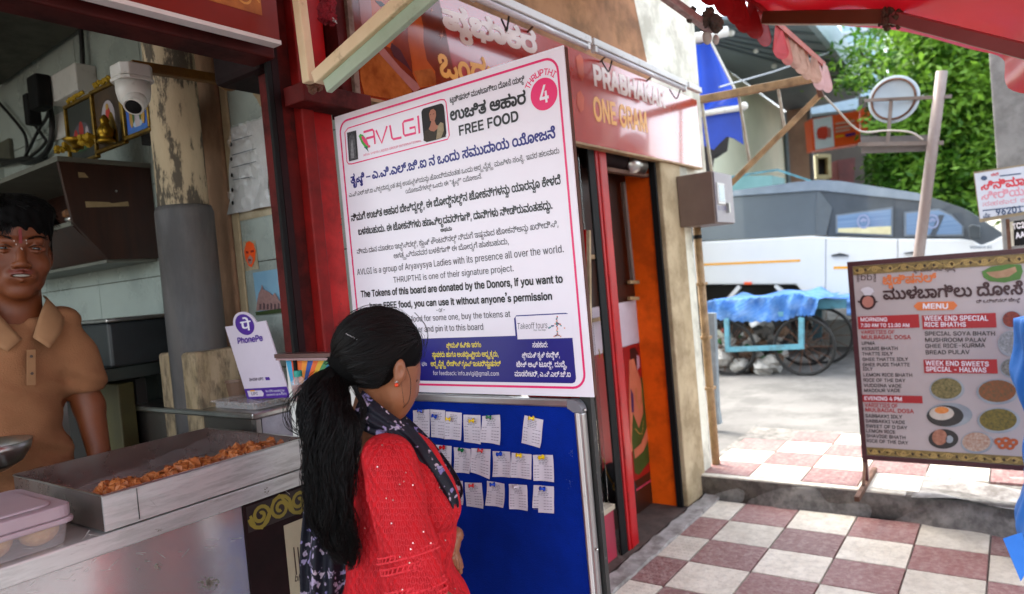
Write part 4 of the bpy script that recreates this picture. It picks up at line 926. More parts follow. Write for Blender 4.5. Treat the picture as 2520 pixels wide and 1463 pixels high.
Plane('x', 1.4495).poly('seal', [(329, 830), (397, 826), (398, 832), (330, 836)], mat('fig_red', '#b02a20'), cf, .001)
dk = thing('shade_panel', 'dark panel standing in for the shade below the work table', 'shade panel', (1.35, 3.4, 0))
G().box(1.32, 1.36, 2.78, 4.1, .05, kz-.06).o('door', SHADOWIN, dk)  # dark sheet put in for the shade under the table
o = G().box(1.24, 1.30, U(290, 960, 'x', 1.24).y, U(215, 960, 'x', 1.24).y, .75, U(250, 945, 'x', 1.24).z).o('yellow_crate', mat('crate_olive', '#4a4318', '#373212'), bev=.005); tag(o, 'dim yellow crate under the work table', 'crate')

# ================================================================ FREE FOOD SIGN AND TOKEN BOARD
XS = 1.45; PB = Plane('x', XS)
sgn = thing('free_food_sign', 'large white FREE FOOD sign board with pink border above the blue token board', 'sign board', (XS, 1.24, 1.15))
u0, v1 = PB.L(823, 290); u1, v1b = PB.L(1397, 107); u2, v0 = PB.L(1450, 978)
u1 = (u1+u2)/2; v1 = (v1+v1b)/2
uu0, uu1 = u0, u1
G().box(XS, XS+.004, -u1, -u0, v0, v1).o('panel', SIGNW, sgn)
G().box(XS+.0045, XS+.016, -u1-.002, -u0, v0+.002, v1-.002).o('backing_board', mat('board_brown', '#5a3326', '#42241b', rough=.7, scale=20), sgn)
G().box(XS+.017, XS+.035, -u1+.02, -u1+.05, .02, v0+.1).o('rear_post', BLKSTEEL, sgn)
pk_ = Print(PB, .0006)
w_ = u1-u0; h_ = v1-v0
pk_.stroke(rrect(u0+.020, v0+.022, u1-.020, v1-.020, .035, 6), .0058, closed=True, uv=True)
pk_.stroke([( (864, 320) if 0 else (857, 316)), (1085, 246), (1094, 246), (1098, 253), (1106, 334), (1102, 343), (866, 404), (858, 404), (854, 398), (849, 326), (857, 316)], .0034)
sc2 = lambda p: (799.8+p[0]*.2733, 92.3+p[1]*.2733)
sc3 = lambda p: (799.8+p[0]*.3575, 461.4+p[1]*.3575)
for path in ([(348, 855), (428, 832), (440, 845), (452, 962)], [(372, 912), (446, 893)], [(350, 955), (375, 985), (408, 982)], [(460, 838), (512, 952), (560, 800)], [(585, 792), (604, 905), (618, 918), (690, 902)], [(800, 735), (715, 757), (702, 775), (710, 870), (722, 886), (818, 862), (811, 808), (762, 820)], [(838, 706), (852, 866)]):
    pk_.stroke([sc2(p) for p in path], .0066)
pk_.text('ARYA VYSYA LADIES GROUP INTERNATIONAL', sc2((347, 1074)), sc2((870, 938)), sc2((347, 1054)))
C4 = PB.L(*sc2((1972, 512))); RR = abs(PB.L(*sc2((2095, 490)))[0]-C4[0])
pk_.fill(circ(C4[0], C4[1], RR, RR, 40), uv=True)
for i, ch in enumerate('THRUPTHI'):
    a = math.radians(147-i*(97/7)); lay, wq = layout(ch); sc_ = .0150/CAPS[0]
    x = C4[0]+(RR+.006)*math.cos(a)-math.cos(a-math.pi/2)*wq*sc_/2; y = C4[1]+(RR+.006)*math.sin(a)-math.sin(a-math.pi/2)*wq*sc_/2
    pk_.glyphs(ch, x, y, sc_, sc_, a-math.pi/2, .015)
pk_.o('pink_print', PINK, sgn)
wh = Print(PB, .0012); lay, wq = layout('4'); wh.glyphs('4', C4[0]-RR*.36, C4[1]-RR*.52, RR*.75/wq, RR*1.05/CAPS[0], 0, .022); wh.o('numeral', INKW, sgn)
bk = Print(PB, .0006)
T = bk.text
T('ಟ್ರಡಿಷನಲ್ ಮುಳಬಾಗಿಲು ದೋಸೆ ಯಲ್ಲಿ', sc2((1127, 592)), sc2((1800, 402)), sc2((1127, 540)), .015)
T('ಉಚಿತ ಆಹಾರ', sc2((1130, 752)), sc2((1815, 592)), sc2((1130, 648)), .035)
T('FREE FOOD', sc2((1207, 886)), sc2((1750, 762)), sc2((1207, 800)), .030)
T('ಎ.ವಿ.ಎಲ್.ಜಿ.ಐ ವಿಶ್ವದಾದ್ಯಂತ ತನ್ನ ಉಪಸ್ಥಿತಿಯನ್ನು ಹೊಂದಿರುವಂತಹ ಒಂದು ಆರ್ಯವೈಶ್ಯ ಮಹಿಳಾ ಸಂಸ್ಥೆ. ಇವರ ಹಲವಾರು', sc2((220, 1440)), sc2((2115, 1047)), sc2((220, 1398)))
T('ಯೋಜನೆಗಳಲ್ಲಿ ಒಂದು ಈ "ತೃಪ್ತಿ" ಯೋಜನೆ.', sc2((728, 1408)), sc2((1420, 1280)), sc2((728, 1366)))
T('ನಿಮಗೆ ಉಚಿತ ಆಹಾರ ಬೇಕಿದ್ದಲ್ಲಿ, ಈ ಬೋರ್ಡ್‌ನಲ್ಲಿನ ಟೋಕನ್‌ಗಳನ್ನು ಯಾರನ್ನೂ ಕೇಳದೆ', sc3((183, 234)), (1381, 452), sc3((183, 186)), .028)
T('ಬಳಸಬಹುದು. ಈ ಟೋಕನ್‌ಗಳು ಹಣವಿಲ್ಲದವರಿಗಾಗಿ, ದಾನಿಗಳು ನೀಡಿರುವಂತಹದ್ದು.', sc3((232, 328)), sc3((1570, 147)), sc3((232, 282)), .028)
T('ಅಥವಾ', sc3((797, 308)), sc3((877, 298)), sc3((797, 282)), .028)
T('ನೀವು ದಾನ ಮಾಡಲು ಇಚ್ಛಿಸಿದಲ್ಲಿ, ಕ್ಯಾಷ್ ಕೌಂಟರ್‌ನಲ್ಲಿ ನಿಮಗೆ ಇಷ್ಟವಾದ ಟೋಕನ್‌ಅನ್ನು ಖರೀದಿಸಿ,', sc3((222, 460)), sc3((1612, 277)), sc3((222, 424)))
T('ಅಗತ್ಯವಿರುವವರ ಬಳಕೆಗಾಗಿ ಈ ಬೋರ್ಡಗೆ ಹಾಕಬಹುದು,', sc3((475, 490)), sc3((1270, 397)), sc3((475, 454)))
T('AVLGI is a group of Aryavysya Ladies with its presence all over the world.', sc3((224, 605)), sc3((1650, 456)), sc3((224, 563)))
T('THRUPTHI is one of their signature project.', sc3((473, 658)), sc3((1305, 584)), sc3((473, 618)))
T('The Tokens of this board are donated by the Donors, if you want to', sc3((250, 757)), sc3((1640, 655)), sc3((250, 714)), .030)
T("have FREE food, you can use it without anyone’s permission", sc3((310, 838)), sc3((1568, 773)), sc3((310, 797)), .030)
T('-or-', sc3((765, 861)), sc3((833, 858)), sc3((765, 828)))
T('food for some one, buy the tokens at', sc3((597, 926)), sc3((1280, 898)), sc3((597, 886)))
T('counter and pin it to this board', sc3((548, 1001)), sc3((1095, 985)), sc3((548, 961)))
T('Takeoff tours', sc3((1325, 977)), sc3((1533, 960)), sc3((1325, 935)), -.004, .15)
T('Pack Your Bags', sc3((1437, 989)), sc3((1522, 985)), sc3((1437, 978)), 0, .2)
nv = Print(PB, .0006)
b_ = [PB.L(*p) for p in ((1263, 827), sc3((1300, 885)), sc3((1690, 860)), sc3((1732, 1350)))]
vb = (b_[0][1]); ur = b_[3][0]; vbot = b_[3][1]; ul = u0+.038; ux = b_[1][0]; vt = (b_[2][1]+b_[1][1])/2
nv.fill([(ul, vb), (ux, vb), (ux, vt-.008), (ux+.008, vt), (ur-.012, vt), (ur-.003, vt-.004), (ur, vt-.012), (ur, vbot+.012), (ur-.004, vbot+.003), (ur-.012, vbot), (ul+.01, vbot), (ul, vbot+.01)], uv=True)
T = nv.text
T('ತೃಪ್ತಿ – ಎ.ವಿ.ಎಲ್.ಜಿ.ಐ ನ ಒಂದು ಸಮುದಾಯ ಯೋಜನೆ', sc2((235, 1318)), sc2((2080, 912)), sc2((235, 1240)), .035)
nv.o('navy_print', NAVY, sgn)
wb = [PB.L(*sc3(p)) for p in ((1313, 885), (1697, 870), (1700, 1042), (1313, 1047))]
PB.uvpoly('sponsor_box', [(wb[0][0], wb[3][1]), (wb[1][0], wb[3][1]), (wb[1][0], wb[1][1]), (wb[0][0], wb[1][1])], SIGNW, sgn, .0009)
for vv in [bk]:
    n0 = len(vv.V)
bk.V = [Vector(v)+Vector((-.0006, 0, 0)) for v in bk.V]; bk.o('black_print', INK, sgn)
yl = Print(PB, .0012); T = yl.text
T('ಶ್ರೀಮತಿ ಕವಿತಾ ಇರಗಂ', sc3((838, 1104)), sc3((1078, 1100)), sc3((838, 1070)), .02)
T('ಸ್ಥಾಪಕರು ಹಾಗೂ ಅಂತರ್ರಾಷ್ಟ್ರೀಯ ಅಧ್ಯಕ್ಷರು,', sc3((740, 1168)), sc3((1198, 1168)), sc3((740, 1134)), .02)
T('ಆರ್ಯವೈಶ್ಯ ಲೇಡೀಸ್ ಗ್ರೂಪ್ ಇಂಟರ್‌ನ್ಯಾಷನಲ್', sc3((730, 1230)), sc3((1213, 1230)), sc3((730, 1196)), .02)
yl.o('yellow_print', INKY, sgn)
wt = Print(PB, .0012); T = wt.text
T('for feedback: info.avlgi@gmail.com', sc3((747, 1292)), sc3((1202, 1300)), sc3((747, 1264)))
T('ಘಾ', sc3((668, 1228)), sc3((705, 1228)), sc3((668, 1202)))
T('ಸಹಕಾರ:', sc3((1430, 1102)), sc3((1537, 1100)), sc3((1430, 1066)), .02)
T('ಶ್ರೀಮತಿ ಶೃತಿ ಕಾರ್ತಿಕ್,', sc3((1358, 1172)), sc3((1620, 1170)), sc3((1358, 1136)), .02)
T('ಟೇಕ್ ಆಫ್ ಟೂರ್ಸ್, ದುಬೈ,', sc3((1320, 1236)), sc3((1670, 1240)), sc3((1320, 1200)), .02)
T('ಮಾಡರೇಟರ್, ಎ.ವಿ.ಎಲ್.ಜಿ.ಐ', sc3((1308, 1300)), sc3((1695, 1305)), sc3((1308, 1264)), .02)
wt.o('white_print', INKW, sgn)
# little aeroplane made of patches
dots = {'#c4504a': [], '#2f8f86': [], '#e09a7a': [], '#3a3470': []}
def dot(px, py): k = random.choice(list(dots)); dots[k].append(sc3((px, py)))
for i in range(16): t = i/15; dot(1597+5*t+random.uniform(-4, 4), 890+130*t)
for i in range(22): t = random.uniform(-1, 1); dot(1600+t*62, 935+abs(t)*34+random.uniform(-6, 6))
for i in range(10): t = random.uniform(-1, 1); dot(1603+t*24, 1015+abs(t)*12)
for k, v in dots.items():
    P_ = Print(PB, .0016)
    for x, y in v: P_.fill([(x-1.6, y-1.7), (x+1.5, y-1.5), (x+1.7, y+1.6), (x-1.4, y+1.4)])
    P_.o('aeroplane_patches', mat('patch_'+k[1:], k, k, rough=.4), sgn)
# logo bird, deity panel, portrait panel
bd = lambda pts, m, off: PB.poly('bird_print', [sc2(p) for p in pts], m, sgn, off)
bd([(306, 890), (320, 870), (345, 880), (375, 920), (392, 965), (385, 1000), (360, 990), (330, 950), (316, 915)], mat('bird_green', '#3f9a3a', '#5ab04a'), .0012)
bd([(330, 890), (352, 895), (380, 930), (398, 975), (380, 975), (352, 945), (336, 915)], PINK, .0015)
bd([(378, 985), (398, 1035), (375, 1010), (352, 988)], mat('bird_teal', '#1f6a5a', '#1a5a4c'), .0014)
PB.poly('deity_panel', [sc2(p) for p in ((200, 860), (283, 838), (301, 1098), (219, 1118))], mat('deity_dark', '#1c1c1e', '#3a3a3c', scale=80), sgn, .0012)
PB.poly('deity_print', [sc2(p) for p in ((215, 935), (225, 890), (245, 870), (264, 885), (275, 925), (282, 1060), (290, 1090), (232, 1105), (226, 1060))], mat('deity_grey', '#5d5d60', '#39393c', scale=120), sgn, .0015)
PB.poly('deity_print', [sc2(p) for p in ((238, 950), (246, 915), (255, 950), (262, 1000), (268, 1085), (240, 1092), (238, 1010))], mat('deity_lt', '#8d8d90', '#6a6a6c', scale=120), sgn, .0018)
a_ = PB.L(*sc2((868, 662))); c_ = PB.L(*sc2((1098, 892)))
pv0 = PB.L(*sc2((895, 945)))[1]; pv1 = PB.L(*sc2((880, 655)))[1]
PB.uvpoly('portrait_panel', rrect(a_[0], pv0, c_[0], pv1+.003, .012), mat('portrait_black', '#141214', '#1c191b'), sgn, .0012)
po = lambda pts, m, off: PB.poly('portrait_print', [sc2(p) for p in pts], m, sgn, off)
po([(928, 690), (940, 650), (975, 632), (1005, 650), (1012, 700), (1020, 790), (1000, 800), (930, 760)], mat('hair_p', '#1a0f0c', '#241512'), .0014)
po([(940, 690), (955, 655), (980, 645), (1000, 665), (1004, 705), (992, 750), (972, 768), (950, 750)], mat('skin_p', '#a8705a', '#94604b'), .0016)
po([(950, 800), (962, 755), (990, 755), (1005, 790), (1040, 800), (990, 850), (930, 840)], mat('skin_p', '#a8705a'), .0015)
po([(890, 930), (900, 850), (935, 825), (975, 860), (1020, 820), (1075, 830), (1092, 895), (1000, 925), (920, 945)], mat('top_p', '#3a3226', '#2a241b', scale=200), .0018)
po([(1005, 920), (1020, 800), (1045, 765), (1070, 775), (1075, 840), (1050, 905)], mat('sash_p', '#a09274', '#8a7d62', scale=200), .0020)
po([(953, 740), (968, 748), (980, 738), (968, 744)], mat('lip_p', '#6b1f24'), .0019)
pe = Print(PB, .0025); pe.stroke([sc2((948, 700)), sc2((960, 697))], .0014); pe.stroke([sc2((976, 693)), sc2((990, 690))], .0014); pe.o('portrait_eyes', mat('hair_p', '#1a0f0c'), sgn)

# token board
tbd = thing('token_board', 'blue felt pin board with aluminium frame below the white sign', 'pin board', (XS, 1.24, .1))
XT = XS-.004
fy1 = U(1432, 1100, 'x', XT).y
r_in = U(1413, 1010, 'x', XT).y; r_out = U(1436, 1010, 'x', XT).y
zt_ = U(1400, 983, 'x', XT).z; zi_ = U(1400, 1003, 'x', XT).z; zbot = .08; yl_ = 1.72
G().box(XT+.006, XT+.012, r_in-.005, yl_, zbot, zi_+.004).o('felt', FELT, tbd)
G().box(XT-.004, XT+.016, r_in+.002, yl_, zi_, zt_).o('top_rail', ALU, tbd, bev=.004)
G().box(XT-.004, XT+.016, r_out, r_in, zbot, zi_-.012).o('side_rail', ALU, tbd, bev=.004)
G().box(XT-.008, XT-.0045, r_out+.009, r_in-.008, zbot, zi_-.012).o('rail_ridge', WHITEP, tbd, bev=.001)
G().box(XT-.004, XT+.016, r_out, r_in, .05, zbot).o('bottom_corner', GREYPL, tbd)
g = G()
cy, cz, R_ = r_in+.004, zi_-.011, (zt_-zi_+.011)
rad = r_in-r_out+.003
P = [(XT-.006, cy-rad*math.sin(t), cz+R_*math.cos(t)) for t in [math.pi/2*k/8 for k in range(9)]]+[(XT-.006, r_in+.0, cz), (XT-.006, cy+.012, cz+R_)][:1]
P = [(XT-.006, cy+.012, cz+R_)]+P+[(XT-.006, cy+.012, zi_-.001)]
P = [p for p in P]
g.slab(P, (.024, 0, 0)); g.o('corner_cap', GREYPL, tbd)
q0 = U(1437, 985, 'x', XT+.02).y; q1 = U(1453, 985, 'x', XT+.02).y
G().box(XT+.02, XT+.036, q1, q0+.012, .0, v0-.0).o('rear_post', BLKSTEEL, tbd)
for z in (1.12, .78): G().lathe([(0, .004), (.003, .003), (.004, 0)], (XT-.0, r_out-.003, z), 8, (-.5, -1, 0)).o('screw', STEEL, tbd)
rp = thing('spare_board', 'edge of a red-faced hardboard sheet standing behind the free food sign', 'board', (1.6, .97, 1.2))
G().slab([U(x, y, 'x', 1.50) for x, y in ((1300, 590), (1441, 565), (1446, 985), (1300, 980))], (.003, 0, 0)).o('red_face', REDP, rp)
G().slab([U(x, y, 'x', 1.5035) for x, y in ((1300, 590), (1450, 567), (1454, 985), (1300, 980))], (.009, 0, 0)).o('board', PAPERO, rp)
# tickets
sc4 = lambda p: (984.3+p[0]*.3482, 953.6+p[1]*.3482)
PT = Plane('x', XT+.006)
TICK = mat('ticket_paper', '#cfc8d0', '#c3bcc4', rough=.6, scale=30, var=.04)
TINK = mat('ticket_ink', '#77707c', '#6b6470', rough=.7)
PINM = {k: mat('pin_'+k, c, c, rough=.25) for k, c in dict(blue='#0f3fb0', yellow='#e0bf1c', green='#0f6a3a', red='#c01c22', white='#cfc8cf').items()}
tk = [([(95, 163), (212, 155), (222, 350), (108, 342)], (147, 168), 'blue', 'white receipt token under a blue pin, leftmost of the top row'),
([(215, 155), (322, 163), (325, 358), (222, 350)], (248, 208), 'blue', 'faded receipt token under a blue pin, second in the top row'),
([(327, 170), (440, 180), (447, 370), (325, 362)], (347, 226), 'yellow', 'receipt token with yellow pin at its left edge, third in the top row'),
([(450, 193), (571, 197), (582, 397), (452, 385)], (512, 235), 'yellow', 'stained receipt token with a central yellow pin, fourth in the top row'),
([(585, 203), (710, 193), (725, 402), (578, 383)], (635, 213), 'green', 'receipt token under a green pin ending the cluster of the top row'),
([(882, 197), (1015, 230), (1000, 423), (857, 392)], (937, 220), 'yellow', 'tilted receipt token alone at the right end of the top row'),
([(110, 400), (225, 410), (200, 590), (120, 590)], None, None, 'middle-row receipt token whose corner shows past the dark scarf'),
([(250, 405), (367, 415), (372, 607), (248, 600)], (303, 425), 'red', 'receipt token under a red pin next to the scarf in the middle row'),
([(383, 422), (503, 435), (510, 605), (395, 598)], (435, 447), 'green', 'grey receipt token under a green pin in the middle row'),
([(507, 430), (643, 437), (645, 643), (508, 595)], (575, 450), 'red', 'wide receipt token under a red pin in the middle row'),
([(657, 450), (782, 455), (797, 632), (668, 628)], (706, 470), 'blue', 'receipt token under the only blue pin of the middle row'),
([(792, 462), (932, 473), (940, 645), (790, 632)], (847, 483), 'yellow', 'receipt token under a yellow pin, second from the right in the middle row'),
([(942, 477), (1083, 477), (1105, 663), (957, 655)], (1005, 492), 'yellow', 'receipt token under a yellow pin at the right end of the middle row'),
([(330, 655), (445, 662), (457, 825), (370, 820)], (385, 660), 'red', 'bottom-row receipt token partly behind the scarf loop'),
([(460, 672), (580, 675), (600, 850), (470, 838)], (512, 695), 'red', 'pinkish receipt token under a red pin in the bottom row'),
([(618, 660), (742, 680), (750, 845), (618, 830)], (662, 687), 'blue', 'receipt token under a blue pin in the middle of the bottom row'),
([(772, 683), (900, 690), (918, 865), (785, 855)], (825, 703), 'white', 'receipt token under a clear white pin in the bottom row'),
([(947, 690), (1090, 700), (1100, 883), (985, 880), (945, 840)], (1015, 720), 'blue', 'receipt token with clipped corner under a blue pin, lowest right')]
for i, (q, pin, pc, lab) in enumerate(tk):
    q = [sc4(p) for p in q]; L4 = [PT.L(*p) for p in (q[:4] if len(q) == 4 else [q[0], q[1], q[2], (q[4][0], q[3][1])])]
    t = thing('receipt_token', lab, 'receipt', PT.Wp(*L4[3]), 'receipt tokens pinned to the blue board')
    ph = random.uniform(0, 6)
    def fn(u, v, L4=L4, ph=ph):
        a = Vector(L4[0]).lerp(Vector(L4[1]), u); b = Vector(L4[3]).lerp(Vector(L4[2]), u); p = a.lerp(b, v)
        lift = .0012+.0045*v*v*(u if ph > 3 else 1-u*.3)+.0035*abs(u-.4)**1.5*(.4+v)+.0008*math.sin(u*7+ph)
        lift += .006*max(0, v-.8)*max(0, u-.6)*12*.5
        return PT.Wp(p.x+.002*math.sin(v*4+ph)*v, p.y, lift)
    g = G().grid(fn, 8, 12); F_ = list(g.f)
    if len(q) == 5: F_ = [f for f in F_ if not (f[0] % 9 < 2 and f[0]//9 >= 10)]
    mesh_obj('paper', g.v, F_, TICK, t, smooth=True)
    gi = G()
    def line(ua, ub, v, h_=.012):
        n = max(1, int((ub-ua)/.12))
        for k in range(n):
            u = ua+(ub-ua)*k/n; u2_ = ua+(ub-ua)*(k+.78)/n
            P = [fn(u, v), fn(u2_, v), fn(u2_, v+h_), fn(u, v+h_)]; gi.add([p+Vector((-.0006, 0, 0)) for p in P], [(0, 3, 2, 1)])
    for v in (.10, .16, .22, .28, .34): line(.2+random.uniform(0, .1), .8-random.uniform(0, .12), v, .02)
    for v in (.42, .55, .66, .76, .86): line(.05, .3, v, .018); line(.52, .95, v, .018)
    gi.o('printed_text', TINK, t)
    if pin:
        c = U(*sc4(pin), 'x', XT-.004); dr = Vector((-1, .35*random.uniform(-1, 1)+.5, .25+random.uniform(-.2, .3))).normalized()
        G().lathe([(a_*1.3, b_*1.25) for a_, b_ in [(0, .0), (.0048, .0), (.0048, .0016), (.0026, .0025), (.0023, .0075), (.0042, .009), (.0042, .0105), (0, .0108)]], c+Vector((.004, 0, -.001)), 12, dr).o('push_pin', PINM[pc], t, smooth=False)
ph_ = G()
for k in range(150):
    y_, z_ = random.uniform(r_in+.01, 1.4), random.uniform(.55, zi_-.01); r_ = random.uniform(.0006, .0013)
    ph_.add([(XT+.0054, y_+r_*math.cos(t), z_+r_*math.sin(t)) for t in (0, 1.26, 2.5, 3.8, 5.0)], [(0, 4, 3, 2, 1)])
tag(ph_.o('pin_holes', mat('pin_hole', '#020a2a', '#030c30', rough=1), tbd), kind='stuff')
# scuffs on the felt
for cx, cy_, n in ((1210, 470, 10), (1200, 665, 10)):
    pp = Print(Plane('x', XT+.006), .0006)
    for k in range(n):
        x, y = sc4((cx+random.gauss(0, 8), cy_+random.gauss(0, 18))); pp.fill([(x, y), (x+1.2, y+.3), (x+1, y+1.6), (x-.3, y+1.2)])
    pp.o('lint_speck', mat('lint', '#5a6a9a', '#4a5a8a'), tbd)

# ================================================================ JEWELLERY SHOP FRONT
YJ = 1.65; PJ = Plane('y', YJ)
js = thing('jewellery_sign', 'long red jewellery shop fascia sign with Kannada and English gold lettering', 'shop sign', (3.1, YJ, 2.07))
sc1 = lambda p: (676.7+p[0]*.2197, p[1]*.2197)
scR = lambda p: (1353.4+p[0]*.2943, p[1]*.2943)
jl = PJ.L(886, 232); jr = PJ.L(1728, 415); jt = PJ.L(1400, 118); jt2 = PJ.L(1680, 235)
zj0 = (jl[1]+jr[1])/2; zj1 = (jt[1]+jt2[1])/2+.005; xj0, xj1 = jl[0], jr[0]
SIGNR = mat('vinyl_red', '#a8220f', '#97190c', rough=.17, scale=2, spec=.9, coat=.5, bump=.12, bscale=3.5)
G().box(xj0, xj1, YJ, YJ+.035, zj0, zj1).o('panel', SIGNR, js)
G().box(xj0-.022, xj0-.001, YJ-.004, YJ+.04, zj0-.012, zj1+.3).o('edge_trim', mat('trim_worn', '#8f7a68', '#6b5546', rough=.6, dirt='#43261c', damt=.7, dscale=18), js)
G().box(xj0, xj1, YJ-.004, YJ+.04, zj0-.012, zj0-.001).o('bottom_trim', RUSTP, js)
PJ.uvpoly('ad_backdrop', [(xj0, zj0+.002), (U(1130, 190, 'y', YJ).x, zj0+.002), (U(1088, 100, 'y', YJ).x, zj1-.002), (xj0, zj1-.002)], mat('ad_brown', '#7c2f14', '#5a1c0c', rough=.15, scale=6), js, .0005)
ja = lambda pts, m, off: PJ.poly('ad_figure', [sc1(p) for p in pts], m, js, off)
SKJ = mat('ad_skin', '#b8561f', '#9a4217', rough=.15, scale=5); VEIL = mat('ad_veil', '#a8706a', '#8f5a54', rough=.15, scale=6); GLD = mat('ad_gold', '#a8602a', '#7a3c16', rough=.15, scale=18)
ja([(950, 740), (1050, 560), (1240, 640), (1500, 950), (1560, 1090), (1290, 1110), (1000, 1060), (960, 900)], GLD, .0008)
ja([(1060, 0), (1330, 0), (1370, 340), (1290, 540), (1180, 500), (1080, 300)], SKJ, .0010)
ja([(940, 0), (1070, 0), (1090, 260), (1200, 520), (1400, 760), (1640, 980), (1560, 1040), (1200, 640), (1010, 420), (960, 240)], VEIL, .0012)
ja([(1480, 230), (1520, 190), (1620, 130), (1660, 300), (1660, 480), (1700, 680), (1790, 800), (1800, 960), (1620, 990), (1540, 830), (1530, 700), (1490, 460)], SKJ, .0013)
ja([(1550, 800), (1750, 770), (1795, 850), (1800, 950), (1620, 980)], GLD, .0016)
ja([(1300, 480), (1400, 560), (1540, 820), (1460, 740), (1330, 640), (1290, 540)], mat('ad_blouse', '#4a2428', '#3c1b1f', rough=.15), .0016)
ja([(1110, 10), (1190, 20), (1240, 70), (1180, 80)], mat('ad_eye', '#2a140e', '#35190f', rough=.2), .0014)
ja([(1250, 420), (1330, 400), (1310, 450), (1270, 462)], mat('ad_lips', '#8e1c14', '#7c150f', rough=.2), .0014)
jw = Print(PJ, .0016); T = jw.text
T('ಪ್ರಭಾಕರ', (1092, 66), (1322, 132), (1092, 12), .055)
T('PRABHAKAR', scR((365, 708)), scR((965, 900)), scR((350, 545)), .045)
jw.o('pale_lettering', mat('letter_pale', '#dcc6bd', '#ccb5ab', rough=.25), js)
jg = Print(PJ, .0016); T = jg.text
T('ಒಂದು ಗ್ರಾಂ', (1082, 186), (1310, 236), (1082, 120), .03)
T('ONE GRAM', scR((368, 1002)), scR((820, 1110)), scR((352, 812)), .025)
jg.o('gold_lettering', mat('letter_gold', '#e0a03a', '#cf8c2a', rough=.3), js)
st_ = Print(PJ, .0018)
for (x, y, s_) in ((1086, 89, 14), (1062, 26, 6), (1068, 3, 4)):
    for k in range(4):
        a = k*math.pi/4+.2; L_ = s_*(1 if k % 2 == 0 else .5)
        st_.fill([(x-L_*math.cos(a), y-L_*math.sin(a)), (x+.8*math.sin(a), y-.8*math.cos(a)), (x+L_*math.cos(a), y+L_*math.sin(a)), (x-.8*math.sin(a), y+.8*math.cos(a))])
    st_.fill([(x+s_*.22*math.cos(t*.7), y+s_*.22*math.sin(t*.7)) for t in range(9)])
st_.o('sparkles', mat('spark', '#c98a70', '#b87a62', rough=.2), js)
for pts in ([(215, 480), (250, 450), (275, 500), (285, 640), (270, 685), (240, 640), (225, 560)], [(225, 780), (255, 760), (285, 820), (280, 920), (255, 945), (225, 880)]):
    PJ.poly('small_figure', [scR(p) for p in pts], mat('fig_orange', '#c4502a', '#a83c1c', rough=.2), js, .0016)

jwl = thing('jewellery_shop_wall', 'stained brown plaster wall, whitened where light falls, above the red jewellery sign', 'wall', (3, 1.72, 2.6))
B_ = G().slab([(1.62, 1.70, zj1+.0), (U(1500, 190, 'y', 1.7).x+.55, 1.70, zj1), (U(1500, 190, 'y', 1.7).x+.3, 1.70, 3.3), (1.62, 1.70, 3.3)], (0, .12, 0)).o('brown_plaster', PLASTB, jwl)
xw0 = U(1500, 190, 'y', 1.7).x
B_ = G().slab([(xw0+.551, 1.702, zj1-.5), (4.76, 1.702, zj1-.5), (4.76, 1.702, 4.6), (xw0+.2, 1.702, 4.6), (xw0+.301, 1.702, 3.3)], (0, .35, 0)).o('lit_white_plaster', PLASTW, jwl)  # slanted split: the white half partly stands for light on the plaster
G().slab([(1.62, 1.02, 3.05), (3.45, 1.02, 3.05), (3.45, 1.699, 3.0), (1.62, 1.699, 3.0)], (0, 0, .1)).o('concrete_canopy', mat('soffit_yellow', '#a39a76', '#8f8562', rough=.9, scale=4, dirt='#5e5638', damt=.5), jwl)
# tube lights along the sign
tl = thing('tube_light_fixture', 'run of white tube light battens mounted along the top of the jewellery sign', 'tube light')if 0 else thing('tube_light_fixture', 'run of unlit white tube light battens along the top of the jewellery sign', 'tube light', (3.1, 1.5, 2.48))
pa = U(1150, -40, 'y', 1.5); pb = U(1724, 228, 'y', 1.5)
n_ = 3
cuts = [pa.x, U(1452, 98, 'y', 1.5).x, U(1688, 205, 'y', 1.5).x, pb.x]
for i in range(3):
    a, b = cuts[i]+.012, cuts[i+1]-.012; z = 2.481
    G().box(a, b, 1.485, 1.515, z-.012, z+.02).o('batten', WHITEP, tl, bev=.003)
    if i < 2:
        G().tube([(a+.03, 1.50, z-.026), (b-.03, 1.50, z-.026)], .0125, 12).o('tube', mat('tube_glass', '#d3cfd2', '#c9c5c8', rough=.2), tl, smooth=True)
        for x in (a+.01, b-.03): G().box(x, x+.02, 1.488, 1.512, z-.04, z-.0125).o('holder', WHITEP, tl)
for x in (2.55, 3.2, 3.75): G().tube(bez([(x, 1.5, 2.505), (x+.01, 1.58, 2.53), (x+.02, 1.66, 2.50)], 5), .005, 6).o('wire_bracket', RUST, tl, smooth=True)
for k in range(3):
    x = 2.25+k*.85; o = G().tube(bez([(x, 1.52, 2.47), (x+.03, 1.56, 2.42), (x+.08, 1.6, 2.45), (x+.1, 1.63, 2.5)], 5), .004, 6).o('loose_wire', CABLE, tl, smooth=True)

sf = thing('jewellery_shop_front', 'jewellery shop front with glass show window, red and black posts and red base', 'shop front', (3, 1.8, 0))
zt_j = zj0+.02
G().box(3.10, 3.168, 1.70, 1.712, 0, zt_j).o('black_channel', BLACK, sf, bev=.003)
G().box(3.172, 3.285, 1.695, 1.74, 0, zt_j).o('red_post', mat('red_post', '#b3141c', '#9c1017', rough=.35, scale=6, dirt='#7a4a44', damt=.5, dscale=30, thr=(.60, .68)), sf, bev=.004)
G().box(3.195, 3.21, 1.690, 1.6945, 0, zt_j).o('post_ridge', REDP, sf)
G().box(1.64, 3.084, 1.72, 1.80, -.02, .25).o('red_base', mat('base_pinkred', '#a82c40', '#95243a', rough=.5, scale=5, dirt='#6b3038', damt=.4), sf, bev=.004)
G().box(1.64, 3.084, 1.71, 1.80, .251, .275).o('sill', mat('sill_cream', '#b3a894', '#a0957f'), sf)
